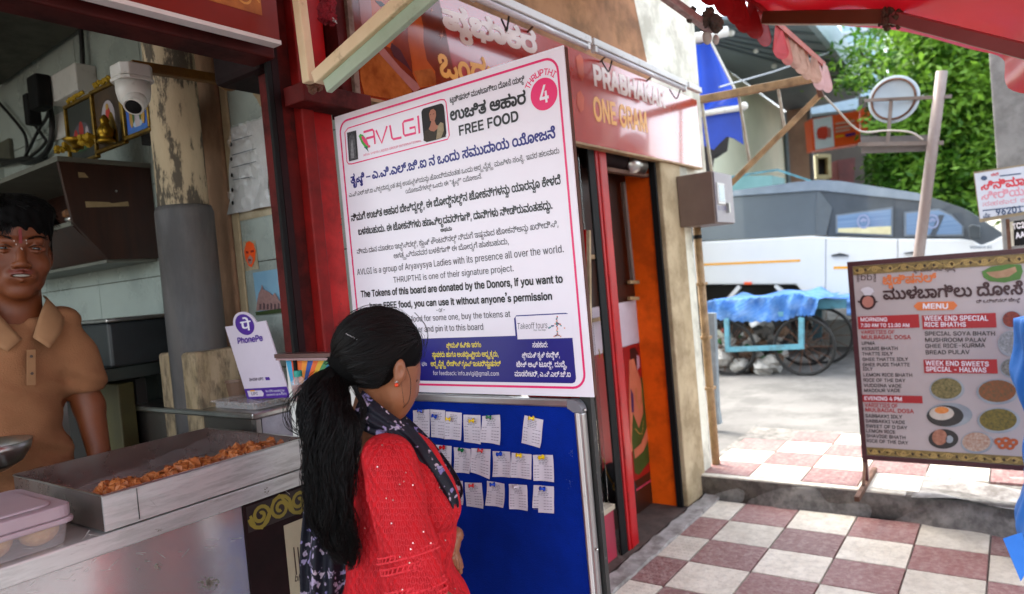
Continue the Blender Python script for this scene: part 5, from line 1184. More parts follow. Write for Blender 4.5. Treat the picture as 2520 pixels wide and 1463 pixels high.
G().box(1.66, 3.08, 1.742, 1.746, .276, zt_j-.05).o('pane', GLASS, sf)
SHW = mat('showcase_grey', '#7d7c78', '#6c6b68', rough=.6)
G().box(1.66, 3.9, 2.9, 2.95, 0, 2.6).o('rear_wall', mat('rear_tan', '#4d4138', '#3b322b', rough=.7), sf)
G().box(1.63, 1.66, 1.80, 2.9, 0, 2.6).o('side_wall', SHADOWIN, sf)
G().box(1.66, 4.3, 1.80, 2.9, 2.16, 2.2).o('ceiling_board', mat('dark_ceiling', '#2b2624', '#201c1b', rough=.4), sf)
G().box(1.66, 3.06, 1.83, 2.3, .22, .30).o('display_floor', WHITEP, sf)
for (px_, py_) in ((1395, 462), (1452, 488), (1405, 556), (1368, 540)):
    c = U(px_, py_, 'z', 2.155); G().lathe([(0, 0), (.05, -.001), (.062, -.006), (.065, 0)], c, 20).o('ceiling_disc', mat('disc_grey', '#8a8a88', '#7c7c7a', rough=.4), sf)
ds = thing('display_frames', 'white jewellery display frames and shelves behind the show window glass', 'display stand', (2.7, 1.95, .3))
P_ = lambda x, y, yy=1.95: U(x, y, 'y', yy)
def fbar(a, b, w=.022, yy=1.95, m=WHITEP): G().bar(P_(*a, yy), P_(*b, yy), w, w).o('frame_bar', m, ds)
fbar((1420, 634), (1482, 632), .022, 1.86, RUSTP); fbar((1482, 622), (1502, 860), .024, 1.86, RUSTP); fbar((1432, 795), (1490, 782), .02, 1.86, RUSTP)
fbar((1440, 884), (1472, 868)); fbar((1470, 865), (1484, 1090)); fbar((1450, 905), (1462, 1120)); fbar((1448, 1128), (1492, 1095), .03)
fbar((1484, 965), (1530, 950), .05); fbar((1470, 1110), (1500, 1085), .05)
G().box(2.55, 3.04, 1.92, 2.15, P_(1500, 880).z-.004, P_(1500, 880).z).o('glass_shelf', CLEARP, ds)
G().box(2.3, 3.04, 2.2, 2.22, .31, 2.0).o('back_panel', SHW, ds)
G().box(2.45, 2.75, 2.17, 2.19, 1.25, 1.9).o('mirror_panel', mat('mirror_brown', '#56473c', '#43372e', rough=.3), ds)
bgl = thing('gold_bangles', 'gold bangles standing on dark rolls in the show window', 'bangles', P_(1475, 880))
for (x, y, r) in ((1438, 862, .028), (1468, 872, .036), (1478, 874, .036), (1494, 868, .034), (1491, 945, .026), (1449, 1050, .04), (1452, 1100, .04)):
    c = P_(x, y, 1.90); G().tube([c+Vector((r*.35*math.cos(t), -.3*r*math.cos(t), r*math.sin(t))) for t in [2*math.pi*k/20 for k in range(21)]], .005, 8).o('bangle', BRASS, bgl, smooth=True)
nk = thing('necklace_bust', 'black display bust carrying a fine gold necklace with pendant', 'necklace display', (2.95, 1.87, .30))
c = P_(1510, 1180, 1.86)
G().lathe([(0, -.13), (.11, -.13), (.12, -.05), (.10, .03), (.05, .08), (0, .09)], c, 22).o('bust', BLACK, nk, smooth=True)
Pn = lambda x, y: U(x, y, 'y', 1.75)
G().tube(bez([Pn(1484, 1130), Pn(1492, 1160), Pn(1502, 1180), Pn(1510, 1190), Pn(1517, 1178), Pn(1516, 1150), Pn(1511, 1122)], 6), .004, 6).ell(Pn(1511, 1196), (.012, .006, .012), 8, 6).ell(Pn(1511, 1204), .006, 8, 6).o('necklace', BRASS, nk, smooth=True)
yb_ = thing('yellow_cloth', 'yellow cloth bundle on a shelf inside the jewellery shop', 'cloth', U(1480, 698, 'y', 2.1))
g = G(); [g.ell(U(1480, 694, 'y', 2.1)+Vector((random.gauss(0, .02), random.gauss(0, .015), random.uniform(-.015, .015))), random.uniform(.02, .035), 8, 6, .25) for _ in range(7)]; g.o('bundle', mat('yellow_cloth', '#b3921c', '#94780f', rough=.8), yb_)
G().bar(U(1445, 712, 'y', 2.1), U(1500, 704, 'y', 2.1), .03, .02).o('shelf_edge', RUST, yb_)
# recess with poster, dark door and orange jamb
YD = 1.89; PD = Plane('y', YD)
dr_ = thing('poster_door', 'recessed dark door with a printed bride poster beside the orange jamb', 'door', (3.6, YD, 0))
G().box(3.29, 3.92, YD, YD+.03, 0, 2.15).o('panel', mat('door_brown', '#2f160d', '#241009', rough=.35, scale=4), dr_)
def ud(x, y): return PD.L(x, y)
zA = (ud(1590, 838)[1]+ud(1550, 850)[1])/2; zW = ud(1560, 740)[1]; zP = ud(1600, 1160)[1]; 
PD.uvpoly('white_panel', [(3.30, zA), (3.915, zA), (3.915, zW), (3.30, zW)], mat('panel_white', '#b7a9b0', '#a99ba2', rough=.4), dr_, .001)
PD.uvpoly('red_poster', [(3.30, zP), (3.915, zP), (3.915, zA-.002), (3.30, zA-.002)], mat('poster_red', '#8e0f12', '#780c0f', rough=.35, scale=3), dr_, .001)
PD.uvpoly('pink_band', [(3.30, .14), (3.915, .14), (3.915, zP-.05), (3.30, zP-.05)], mat('base_pinkred', '#a82c40', '#95243a'), dr_, .001)
sc8 = lambda p: (1353.4+p[0]*.4955, 738.2+p[1]*.4955)
dp_ = lambda pts, m, off, nm='poster_figure': PD.poly(nm, [sc8(p) for p in pts], m, dr_, off)
GRN = mat('sari_green', '#1c4a1e', '#2a3a16', rough=.35, scale=9); SKP = mat('poster_skin', '#b8654a', '#a0523a', rough=.35, scale=8)
dp_([(395, 245), (420, 235), (436, 262), (438, 320), (425, 345), (400, 330)], mat('poster_hair', '#2b0f0f', '#1d0a0a', rough=.4), .002)
dp_([(428, 270), (442, 285), (444, 335), (432, 350)], mat('poster_flowers', '#b08a94', '#9a7480', rough=.5), .0024)
dp_([(392, 300), (415, 292), (428, 340), (445, 385), (488, 395), (480, 470), (470, 560), (440, 720), (400, 760), (392, 500)], SKP, .0022)
dp_([(448, 385), (488, 388), (496, 520), (498, 700), (495, 800), (440, 870), (420, 860), (405, 700), (410, 560), (440, 640), (462, 560), (455, 450)], GRN, .0026)
dp_([(398, 440), (412, 470), (416, 560), (404, 560)], mat('sari_purple', '#3a1a4a', '#2f143c', rough=.4), .0026)
dp_([(480, 430), (500, 560), (492, 680), (462, 752), (420, 790), (415, 745), (450, 715), (478, 640), (486, 560)], SKP, .0030)
dn = Print(PD, .0036); dn.stroke([sc8(p) for p in ((425, 440), (428, 500), (442, 540), (455, 500), (452, 440))], .008); dn.stroke([sc8(p) for p in ((420, 640), (440, 665), (456, 665), (462, 600))], .006); dn.o('gold_chain', GOLDP, dr_)
G().bar(U(1533, 450, 'y', 1.86), U(1557, 690, 'y', 1.86), .03, .02, (0, 1, 0)).o('edge_bar', mat('grey_brown', '#6b584e', '#574740'), dr_)
for y in (695, 735): G().bar(U(1548, y, 'y', 1.86), U(1570, y, 'y', 1.86), .02, .02).o('hinge', RUSTP, dr_)
oj = thing('orange_jamb', 'bright orange painted door jamb beside the cream pillar', 'jamb', (3.9, 1.85, 0))
G().box(3.885, 3.93, 1.728, 2.1, 0, 2.15).o('jamb', ORANGEW, oj, bev=.002)
G().box(3.868, 3.89, 1.69, 1.727, 0, zt_j).o('black_strip', BLACK, oj)
rl = thing('rolling_shutter', 'maroon rolling shutter drum with chrome lock under the jewellery sign', 'shutter', (3.7, 1.8, 1.9))
ra, rb = U(1510, 395, 'y', 1.8), U(1650, 425, 'y', 1.8)
zr_ = U(1590, 408, 'y', 1.8).z
G().tube([(3.3, 1.80, zr_), (4.05, 1.80, zr_)], .075, 20).o('drum', MAROONP, rl, smooth=True)
G().tube([(3.62, 1.75, zr_-.03), (3.80, 1.75, zr_-.03)], .055, 20).o('chrome_lock', STEEL, rl, smooth=True)
G().box(3.3, 4.08, 1.73, 1.77, zr_-.09, zr_-.07).o('bottom_bar', RUST, rl)
pl3 = thing('cream_pillar', 'weathered cream plaster pillar at the end of the jewellery shop', 'pillar', (4.05, 1.75, 0))
G().box(3.895, 4.20, 1.665, 1.95, 0, zj1-.01).o('shaft', PLASTER, pl3, bev=.008)
G().box(4.203, 4.33, 1.672, 1.95, 0, zj1-.01).o('white_edge', PLASTW, pl3, bev=.006)
pc = thing('conduit_pipe', 'brown conduit pipe clipped down the end of the cream pillar', 'pipe', (4.4, 1.67, .05))
G().tube([(4.385, 1.66, .10), (4.385, 1.66, 1.72)], .026, 12).o('pipe', RUSTP, pc, smooth=True)
for z in (.62, .95, 1.3): G().box(4.35, 4.42, 1.63, 1.69, z, z+.018).o('clip', RUSTP, pc)
G().tube([(4.385, 1.66, 1.60), (4.385, 1.66, 1.625)], .028, 12).o('black_tape', BLACK, pc)
mb = thing('meter_box', 'grey-brown steel meter box with small window on the pillar corner', 'meter box', (4.25, 1.55, 1.68))
mx1 = U(1797, 435, 'y', 1.44).x; mz0, mz1 = 1.672, 1.985
G().box(4.12, mx1, 1.44, 1.662, mz0, mz1).o('box', mat('box_taupe', '#756257', '#68564c', rough=.45, scale=5), mb, bev=.004)
G().box(4.13, mx1-.004, 1.430, 1.4385, mz0+.006, mz1-.006).o('door', mat('box_grey', '#8d868a', '#7f787c', rough=.4), mb, bev=.002)
PM = Plane('y', 1.4295); m0 = PM.L(1764, 458); m1 = PM.L(1782, 500)
G().box(m0[0]-.01, m1[0]+.01, 1.422, 1.4295, m1[1]-.01, m0[1]+.02).o('window_frame', WHITEP, mb, bev=.002)
G().box(m0[0]+.005, m1[0]-.005, 1.4205, 1.4215, m1[1]+.005, m0[1]+.005).o('window_pane', mat('meter_pane', '#6f8494', '#5e7383', rough=.1), mb)
G().box(m1[0]+.03, m1[0]+.05, 1.41, 1.43, m1[1]-.06, m1[1]-.0).o('latch', STEEL, mb)
pp = Print(Plane('y', 1.4285), .0015); pp.uvtext('GL 5178', m0[0]-.02, m1[0]+.02, m1[1]-.045, .022); pp.o('marking', NAVY, mb)
gpst = thing('galvanised_post', 'short grey galvanised sheet post beside the pillar pipe', 'post', U(1760, 1050, 'z', .13))
G().slab([U(1738, 772, 'x', 5.3), U(1757, 772, 'x', 5.3), U(1766, 1010, 'x', 5.3), U(1772, 1045, 'x', 5.3), U(1745, 1050, 'x', 5.3)], (.06, 0, 0)).o('sheet', mat('galv', '#8b9499', '#7b848a', rough=.5, metal=.3, dirt='#5d6468', damt=.4), gpst)

# ================================================================ AWNING FRAME, VALANCE, TARPAULIN
af = thing('awning_support', 'rusty cream awning frame with three hangers reaching over the pavement', 'awning frame', (4.78, 1.3, 2.0))
XA = 4.78; Q = lambda x, y: U(x, y, 'x', XA)
G().bar(Q(1694, 252), Q(2018, 190), .035, .052).o('top_bar', RUSTP, af, bev=.004)
G().bar(Q(2020, 232), Q(1786, 466), .03, .032).o('brace', RUSTP, af, bev=.003)
G().bar(Q(2008, 196), Q(2022, 240), .03, .036, (1, 0, 0)).o('corner_piece', RUST, af)
for a, b in (((1727, 250), (1752, 425)), ((1817, 232), (1846, 408)), ((1914, 212), (1931, 318))): G().bar(Q(*a), Q(*b), .017, .017, (1, 0, 0)).o('hanger', mat('pale_bar', '#a8a08e', '#958c79', rough=.5, dirt='#6b5138', damt=.5, dscale=20), af)
fb = thing('front_rail', 'white and pink painted front awning rail with wired lamp holder', 'rail', (3, .91, 2.4))
G().bar(UD(1620, -20, 2.6), UD(1752, 75, 2.75), .03, .03).o('rail', mat('rail_pinkwhite', '#c4b5b3', '#a08482', rough=.5, dirt='#6b4038', damt=.5, dscale=16), fb, bev=.003)
g = G(); [g.ell(UD(random.gauss(1752, 13), random.gauss(55, 13), 2.72+random.uniform(-.04, .04)), random.uniform(.008, .022), 7, 5, .3) for _ in range(22)]; g.o('cloth_knot', mat('knot_grey', '#5d534b', '#463e38', rough=.9), fb)
g = G(); [g.ell(UD(random.gauss(1706, 5), random.gauss(36, 12), 2.7), random.uniform(.006, .013), 6, 5, .3) for _ in range(9)]; g.o('cloth_tie', mat('knot_grey', '#5d534b', '#463e38'), fb)
G().ell(UD(1740, 92, 2.76), (.018, .018, .03), 12, 8).ell(UD(1762, 98, 2.76), (.012, .012, .02), 10, 8).o('lamp_holder', WHITEP, fb, smooth=True)
vl = thing('scalloped_valance', 'scalloped red valance of the awning fading to dusty cream at its far end', 'valance', (3.7, .91, 2.4))
def scallop(x, w, L_, m):
    g = G(); V = []; n = 10; y = .911+random.uniform(-.012, .012); a = random.uniform(-.02, .02)
    pts = [(-w/2, 0), (w/2, 0)]+[(w/2*math.cos(t)*(1 if 1 else 1), -L_*.72-L_*.28*math.sin(t)) for t in [math.pi*k/n for k in range(n+1)]]
    tw = random.uniform(.30, .48)
    q = [(x+px*math.cos(tw*min(1, -pz*14))+a*pz, y-px*math.sin(tw*min(1, -pz*14)), 2.615+pz) for px, pz in pts]
    g.slab(q, (.0012, .0012, 0)); g.o('scallop', m, vl)
x = 2.0
while x < 4.85:
    if not 3.56 < x < 3.72: scallop(x, .118, random.uniform(.165, .185), VALR if x < 3.7 else (VALR if x < 3.86 else (mat('valance_mid', '#a34a38', '#8a3426', rough=.6, trans=.2, scale=14) if x < 4.05 else (VALP if x < 4.55 else mat('valance_pink', '#b8908c', '#a37a76', rough=.6, trans=.2)))))
    x += .148
G().box(1.9, 3.75, .905, .917, 2.60, 2.66).o('band', VALR, vl)
G().box(3.75, 4.84, .907, .915, 2.60, 2.635).o('band', mat('valance_mid', '#a34a38', '#8a3426'), vl)
# red tarpaulin overhead
F0, F1, F2, F3 = UD(1868, 30, 3.45), UD(2108, 64, 3.1), UD(2440, 127, 2.75), UD(2700, 200, 2.5)
far = bez([F0, F1, F2, F3, Vector((F3.x-.2, -2.6, 2.35))], 10); nf = len(far)-1
def tarpf(u, v):
    p = far[min(int(u*nf), nf-1)].lerp(far[min(int(u*nf)+1, nf)], u*nf-int(u*nf)) if u < 1 else far[-1]
    near = Vector((-.9, .93-3.8*u, 2.80))
    q = p.lerp(near, v); q.z += -.035*math.sin(v*math.pi*5)*(1-v)-.05*math.sin(u*math.pi*4)*v*(1-v)*2+.012*math.sin(u*30+v*12)
    if v < .04: q.z = p.z+.01*math.sin(u*23)
    return q
tp = thing('red_tarpaulin', 'translucent red tarpaulin stretched overhead across the walkway', 'tarpaulin', (1, -.5, 2.5))
G().grid(tarpf, 60, 60).o('sheet', TARP, tp, smooth=True)
G().grid(lambda u, v: (-.9+2.65*u, .93+.72*v, 2.70+.35*v-.03*math.sin(u*12)), 30, 8).o('rear_sheet', TARP, tp, smooth=True)
tb2 = thing('canopy_frame', 'brown and pink steel bars holding up the red tarpaulin', 'canopy frame', (2.6, .1, 2.3))
BRB = mat('bar_brown', '#6d3a20', '#5a2e19', rough=.5, scale=6, dirt='#8a5a44', damt=.3); PKB = mat('bar_pink', '#9a5a5a', '#8a4c4c', rough=.4, scale=4)
j = UD(2196, 42, 2.72); e_ = UD(1884, 44, 3.25); k_ = UD(2600, 146, 2.2)
G().bar(e_, j, .055, .055).o('bar', BRB, tb2, bev=.004); G().bar(e_-Vector((0, 0, .031)), j-Vector((0, 0, .031)), .05, .004).o('bar_underside', PLASTW, tb2)
G().bar(j, k_, .045, .045).o('bar', PKB, tb2, bev=.004); G().bar(j-Vector((0, 0, .026)), k_-Vector((0, 0, .026)), .04, .004).o('bar_underside', PLASTW, tb2)
g = G()
for _ in range(26): g.ell(j+Vector((random.gauss(-.03, .018), random.gauss(0, .022), random.gauss(-.005, .024))), [random.uniform(.006, .016)]*3, 7, 5, .3)
g.o('rope_knot', mat('rope_brown', '#5a4234', '#3d2c22', rough=.9), tb2)

# ================================================================ MENU BOARD
XM = 4.22; PMn = Plane('x', XM)
sc7 = lambda p: (2061+p[0]*.4206, 584.4+p[1]*.4206)
mn = thing('menu_board', 'standing menu board with maroon frame, food pictures and Kannada heading', 'menu board', (XM, .3, .13))
a_ = PMn.L(2092, 645); b2_ = PMn.L(2115, 1130); ml, mr = (a_[0]+b2_[0])/2, .28; mt = a_[1]; mbm = b2_[1]
G().box(XM+.002, XM+.02, -mr+.02, -ml-.02, mbm+.02, mt-.02).o('panel', mat('menu_paper', '#b4a8a6', '#a89c9b', rough=.42, var=.03, scale=2), mn)
MF = mat('menu_frame', '#4a1a20', '#3c1419', rough=.4, scale=4)
for nm, r in (('frame_bar', (ml, mbm, mr, mbm+.025)), ('frame_bar', (ml, mt-.025, mr, mt)), ('frame_post', (ml, mbm+.0255, ml+.025, mt-.0255)), ('frame_post', (mr-.025, mbm+.0255, mr, mt-.0255))):
    G().box(XM-.006, XM+.026, -r[2], -r[0], r[1], r[3]).o(nm, MF, mn)
for uu in (ml+.012, mr-.02):
    G().box(XM-.004, XM+.022, -uu-.012, -uu+.012, .135, mbm-.001).o('leg', MF, mn)
    G().bar((XM-.30, -uu+.0, .147), (XM+.28, -uu, .147), .026, .026).o('foot', RUST, mn, bev=.003)
    G().bar((XM-.10, -uu, .16), (XM-.005, -uu, .26), .014, .014, (0, 1, 0)).o('foot_brace', RUST, mn)
gb = mat('gold_band_print', '#8a7440', '#6b5628', rough=.45, scale=30)
PMn.uvpoly('gold_band', [(ml+.026, mt-.075), (mr-.03, mt-.075), (mr-.03, mt-.027), (ml+.026, mt-.027)], gb, mn, .001)
PMn.uvpoly('gold_band', [(ml+.026, mbm+.027), (mr-.03, mbm+.027), (mr-.03, mbm+.07), (ml+.026, mbm+.07)], gb, mn, .001)
pp = Print(PMn, .0016); scrolls(pp, ml+.03, mr-.03, mt-.051, .04, .005, 14); scrolls(pp, ml+.03, mr-.03, mbm+.048, .036, .005, 14); pp.o('scroll_ornament', mat('scroll_tan', '#b89a5a', '#a4874a', rough=.5), mn)
pp = Print(PMn, .0016)
for k in range(26): u = ml+.04+k*.04; pp.fill([(u, mt-.05), (u+.008, mt-.041), (u+.016, mt-.05), (u+.008, mt-.062)], uv=True); pp.fill([(u, mbm+.048), (u+.008, mbm+.058), (u+.016, mbm+.048), (u+.008, mbm+.038)], uv=True)
pp.o('ornament_dark', mat('orn_dark', '#3d2a18', '#2f2012'), mn)
MRED = mat('menu_red', '#a8191f', '#9c151b', rough=.4); MBR = mat('menu_brown', '#3d1a1c', '#331417', rough=.4); MOR = mat('menu_orange', '#d9743a', '#cc692f', rough=.4); MBK = mat('menu_text', '#332a2b', '#2a2223', rough=.4)
rp_ = Print(PMn, .0010)
def mbox(P, c):
    q = [PMn.L(*sc7(p)) for p in c]; u0_, u1_ = (q[0][0]+q[3][0])/2, (q[1][0]+q[2][0])/2; v0_, v1_ = (q[2][1]+q[3][1])/2, (q[0][1]+q[1][1])/2
    P.fill([(u0_, v0_), (u1_, v0_), (u1_, v1_), (u0_, v1_)], uv=True)
for c in ([(118, 460), (477, 455), (480, 533), (122, 535)], [(495, 452), (928, 448), (930, 532), (497, 535)], [(503, 710), (935, 720), (937, 803), (507, 790)], [(142, 915), (497, 935), (499, 975), (145, 960)]): mbox(rp_, c)
def mt_(P, t, x0_, x1_, y, top, y1=None, bold=.02): P.text(t, sc7((x0_, y)), sc7((x1_, y if y1 is None else y1)), sc7((x0_, top)), bold)
mt_(rp_, 'VARIETIES OF', 137, 335, 565, 545); mt_(rp_, 'MULBAGAL DOSA', 139, 430, 596, 574); mt_(rp_, 'VARIETIES OF', 160, 355, 992, 970, 1000); mt_(rp_, 'MULBAGAL DOSA', 162, 448, 1020, 998, 1032)
rp_.o('red_print', MRED, mn)
wp = Print(PMn, .0018)
mt_(wp, 'MORNING', 133, 293, 492, 470); mt_(wp, '7:30 AM TO 11:30 AM', 135, 423, 525, 505); mt_(wp, 'WEEK END SPECIAL', 507, 883, 487, 460); mt_(wp, 'RICE BHATHS', 507, 753, 523, 497)
mt_(wp, 'WEEK END SWEETS', 515, 887, 748, 722, 755); mt_(wp, 'SPECIAL - HALWAS', 517, 873, 783, 757, 790); mt_(wp, 'EVENING 4 PM', 157, 380, 952, 930, 962)
og = Print(PMn, .0010); og.fill([sc7(p) for p in ((445, 403), (470, 379), (680, 375), (703, 400), (680, 425), (470, 428))]); mt_(og, 'ಟ್ರೆಡಿಷನಲ್', 265, 580, 277, 228, 262, .03); og.o('orange_print', MOR, mn)
mt_(wp, 'MENU', 497, 650, 417, 388, None, .03); wp.o('white_print', INKW, mn)
bp_ = Print(PMn, .0010); mt_(bp_, 'ಮುಳಬಾಗಿಲು ದೋಸೆ', 268, 1088, 364, 300, 332, .035); mt_(bp_, 'ಶ್ರೀ ವಾಸವಿ ದೇವಿ ಪ್ರಸನ್ನ', 445, 690, 203, 182, 192); mt_(bp_, 'ದಿ ಒರಿಜಿನಲ್ ಟೇಸ್ಟ್', 812, 1070, 385, 366, 378); mt_(bp_, 'bb', 133, 205, 252, 214, None, 0)
for x in (116, 124, 214, 222): bp_.stroke([sc7((x, 212)), sc7((x+1, 262))], .003)
bp_.stroke([sc7((178+40*math.cos(t), 378+40*math.sin(t))) for t in [2*math.pi*k/24 for k in range(24)]], .012, closed=True)
bp_.fill([sc7(p) for p in ((118, 370), (136, 376), (136, 384), (120, 382))]); bp_.fill([sc7(p) for p in ((222, 372), (240, 376), (222, 386))]); bp_.o('brown_print', MBR, mn)
kp_ = Print(PMn, .0010)
for t, y, x1_ in (('UPMA', 630, 220), ('KESARI BHATH', 662, 355), ('THATTE IDLY', 692, 325), ('GHEE THATTE IDLY', 724, 415), ('GHEE PUDI THATTE', 755, 425), ('IDLY', 780, 207), ('LEMON RICE BHATH', 814, 440), ('RICE OF THE DAY', 845, 398), ('VUDDINA VADE', 876, 377), ('MADDUR VADE', 906, 370)): mt_(kp_, t, 141+(y-630)*.05, x1_, y, y-19)
for t, y, x1_ in (('SPECIAL SOYA BHATH', 575, 925), ('MUSHROOM PALAV', 612, 872), ('GHEE RICE-KURMA', 648, 865), ('BREAD PULAV', 685, 775)): mt_(kp_, t, 510+(y-575)*.04, x1_, y, y-23)
for t, y, x1_ in (('SABBAKKI IDLY', 1053, 380), ('SABBAKKI VADE', 1083, 397), ('SWEET OF D DAY', 1113, 410), ('LEMON RICE', 1141, 340), ('SHAVIGE BHATH', 1170, 400), ('RICE OF THE DAY', 1199, 415)): mt_(kp_, t, 163+(y-1052)*.05, x1_, y, y-19, y+(x1_-163)*.045)
kp_.o('dark_print', MBK, mn)
def fd(cx, cy_, rx, ry, m, off, nm='food_picture', n=24):
    PMn.poly(nm, [sc7((cx+rx*math.cos(2*math.pi*k/n), cy_+ry*math.sin(2*math.pi*k/n))) for k in range(n)], m, mn, off)
def fm(n, a, b, s_=90): return mat('food_'+n, a, b, rough=.4, scale=s_)
plate = fm('plate', '#9aa0a4', '#80868c', 10); darkp = fm('dark', '#23201f', '#34302d', 20)
for cx, cy_, rx, ry, cols in ((1020, 480, 60, 52, ('curry', '#8e3a20', '#5a1c10')), (1010, 618, 72, 72, ('idli', '#6d6f6f', '#a3a5a4')), (1020, 762, 70, 56, ('stew', '#4d4c46', '#8d8c84')), (637, 885, 100, 68, ('pulao', '#8a7a4a', '#4d4a26')), (935, 900, 122, 72, ('masala', '#8e4a20', '#5a4a2a')), (940, 1068, 122, 72, ('noodle', '#7d6a24', '#4a4418')), (812, 1197, 92, 62, ('rice', '#9a6a52', '#b8a898'))):
    fd(cx+3, cy_+4, rx*1.04, ry*1.05, plate, .0010, 'plate_picture'); fd(cx, cy_, rx*.9, ry*.9, fm(*cols), .0014)
fd(655, 1040, 135, 72, plate, .0010, 'plate_picture'); fd(630, 1045, 108, 62, darkp, .0013); fd(610, 1030, 72, 40, fm('dosa_white', '#c9bfb4', '#b5a898', 20), .0016); fd(610, 1012, 42, 20, fm('chutney', '#d98a4a', '#c9762f', 50), .0019)
fd(620, 1180, 88, 58, darkp, .0010, 'plate_picture'); fd(598, 1170, 44, 46, fm('meatball', '#b07a62', '#8a543e', 60), .0014); fd(655, 1182, 22, 22, plate, .0014)
for cx, cy_ in ((945, 1195), (985, 1190), (1030, 1200), (965, 1218), (1010, 1222)): fd(cx, cy_, 28, 22, fm('vada', '#b8582a', '#94421c', 60), .0013+cx*1e-6); fd(cx, cy_, 9, 7, plate, .0026)
PMn.poly('leaf_picture', [sc7(p) for p in ((845, 200), (900, 172), (1000, 158), (1075, 160), (1085, 200), (1070, 245), (980, 265), (890, 258), (855, 235))], fm('leaf', '#4f7a2c', '#3d6620', 8), mn, .0012)
PMn.poly('dosa_picture', [sc7(p) for p in ((870, 205), (960, 195), (1040, 172), (1050, 200), (1000, 232), (930, 240), (890, 225))], fm('dosa', '#b08a68', '#8f6a4c', 20), mn, .0016)
PMn.poly('chef_hat', [sc7(p) for p in ((150, 325), (132, 308), (150, 296), (180, 290), (205, 300), (214, 318), (200, 330), (198, 340), (158, 340))], mat('hat_white', '#d0cbd0', '#c0bbc0'), mn, .0012)
fd(178, 378, 33, 33, mat('pot_peach', '#b8796a', '#a86a5c'), .0009, 'pot_picture')

# ================================================================ THINGS ALONG THE STREET
bt = thing('blue_bundle', 'blue plastic sheet bundle at the right edge of the walkway', 'plastic bundle', (2.9, -.1, 0))
bc0, bc1 = UD(2500, 940, 3.0), UD(2506, 1500, 3.0)
def bun(u, v):
    a = 2*math.pi*u; c = bc0.lerp(bc1, v)+_r*.215+_f*.05; c.z = 1.12*(1-v)+.002; R_ = (.115+.022*math.sin(v*9)+.012*math.sin(v*23+a*2)+.010*math.sin(a*5+v*6)+.006*math.sin(a*11-v*13))*(1 if v > .04 else .55)
    return c+_r*math.cos(a)*R_-Vector((_f.x, _f.y, 0))*math.sin(a)*R_
G().grid(bun, 60, 60).o('sheet', mat('bundle_blue', '#2f78cf', '#2468bd', rough=.55, spec=.3, scale=3, bump=.6, bscale=14), bt, smooth=True)
G().slab([UD(2468, 1326, 2.72), UD(2516, 1310, 2.72), UD(2530, 1400, 2.72), UD(2512, 1432, 2.72)], (.01, 0, -.003)).o('loose_corner', mat('bundle_blue', '#2f6fc0', '#2460ad'), bt)

ms_ = thing('street_mirror', 'back of a round convex traffic mirror on a rusty cross frame', 'street mirror', U(2262, 900, 'x', 5.6))
XR = 5.6; Q = lambda x, y, d=0: U(x, y, 'x', XR+d)
c = Q(2199, 245, .03); rr_ = (Q(2264, 245).y-Q(2134, 245).y)/-2*1.0
tlt = Vector((-1, .12, .05)).normalized()
G().lathe([(0, -.03), (rr_*.5, -.022), (rr_*.9, .0), (rr_*1.02, .004), (rr_*1.02, -.01), (rr_*.6, -.05), (0, -.07)], c, 36, tlt).o('disc', mat('mirror_back', '#a9b6bf', '#98a6b0', rough=.4, scale=3), ms_, smooth=True)
G().tube([c+tlt*.01+(tlt.orthogonal().normalized()*math.cos(t)+tlt.cross(tlt.orthogonal().normalized())*math.sin(t))*rr_*.86 for t in [2*math.pi*k/32 for k in range(33)]], .008, 8).o('rear_ring', RUST, ms_, smooth=True)
STG = mat('steel_weathered', '#6d5f58', '#58493f', rough=.6, scale=8, dirt='#8a8480', damt=.4)
G().bar(Q(2128, 248), Q(2342, 238), .022, .022).o('cross_bar', STG, ms_)
G().bar(Q(2193, 246), Q(2185, 352), .022, .022, (1, 0, 0)).o('stem', STG, ms_)
G().bar(Q(2112, 356), Q(2322, 352), .026, .026).o('cross_bar', STG, ms_)
G().slab([Q(2118, 338, .04), Q(2288, 332, .04), Q(2290, 372, .04), Q(2120, 378, .04)], (.02, 0, 0)).o('rear_board', mat('board_grey', '#68625f', '#565150', rough=.8), ms_)
p0, p1 = Q(2318, 176), Q(2262, 620); dirp = (p1-p0); pbot = p0+dirp*((p0.z-.13)/(p0.z-p1.z))
G().tube([p0, p0+dirp*.5, p1, pbot], .035, 14).o('pole', mat('pole_brown', '#6e5f5a', '#7a6a64', rough=.55, scale=5, dirt='#9a9590', damt=.6, dscale=4, stretch=(1, 1, .4)), ms_, smooth=True)
wr = thing('rope_line', 'slack pale rope from the awning corner to the mirror pole', 'rope', U(2100, 330, 'x', 5.3))
G().tube(bez([U(2030, 238, 'x', 4.8), U(2062, 272, 'x', 4.95), U(2100, 312, 'x', 5.2), U(2130, 326, 'x', 5.4), U(2180, 322, 'x', 5.55), U(2240, 326, 'x', 5.55), U(2272, 345, 'x', 5.6)], 6), .007, 6).o('rope', mat('rope_pale', '#b5ada4', '#9d958b', rough=.8), wr, smooth=True)
tag(G().tube(bez([UD(1800, 205, 6), UD(1900, 190, 9), UD(2000, 170, 11), UD(2050, 150, 12)], 5)+0 if 0 else [UD(1770, 215, 6), UD(1900, 178, 9), UD(2040, 130, 12)], .008, 6).o('overhead_wire', mat('wire_pale', '#a0a4a6', '#90949a')), 'thin pale wire crossing in front of the grey canopy soffit', 'wire')

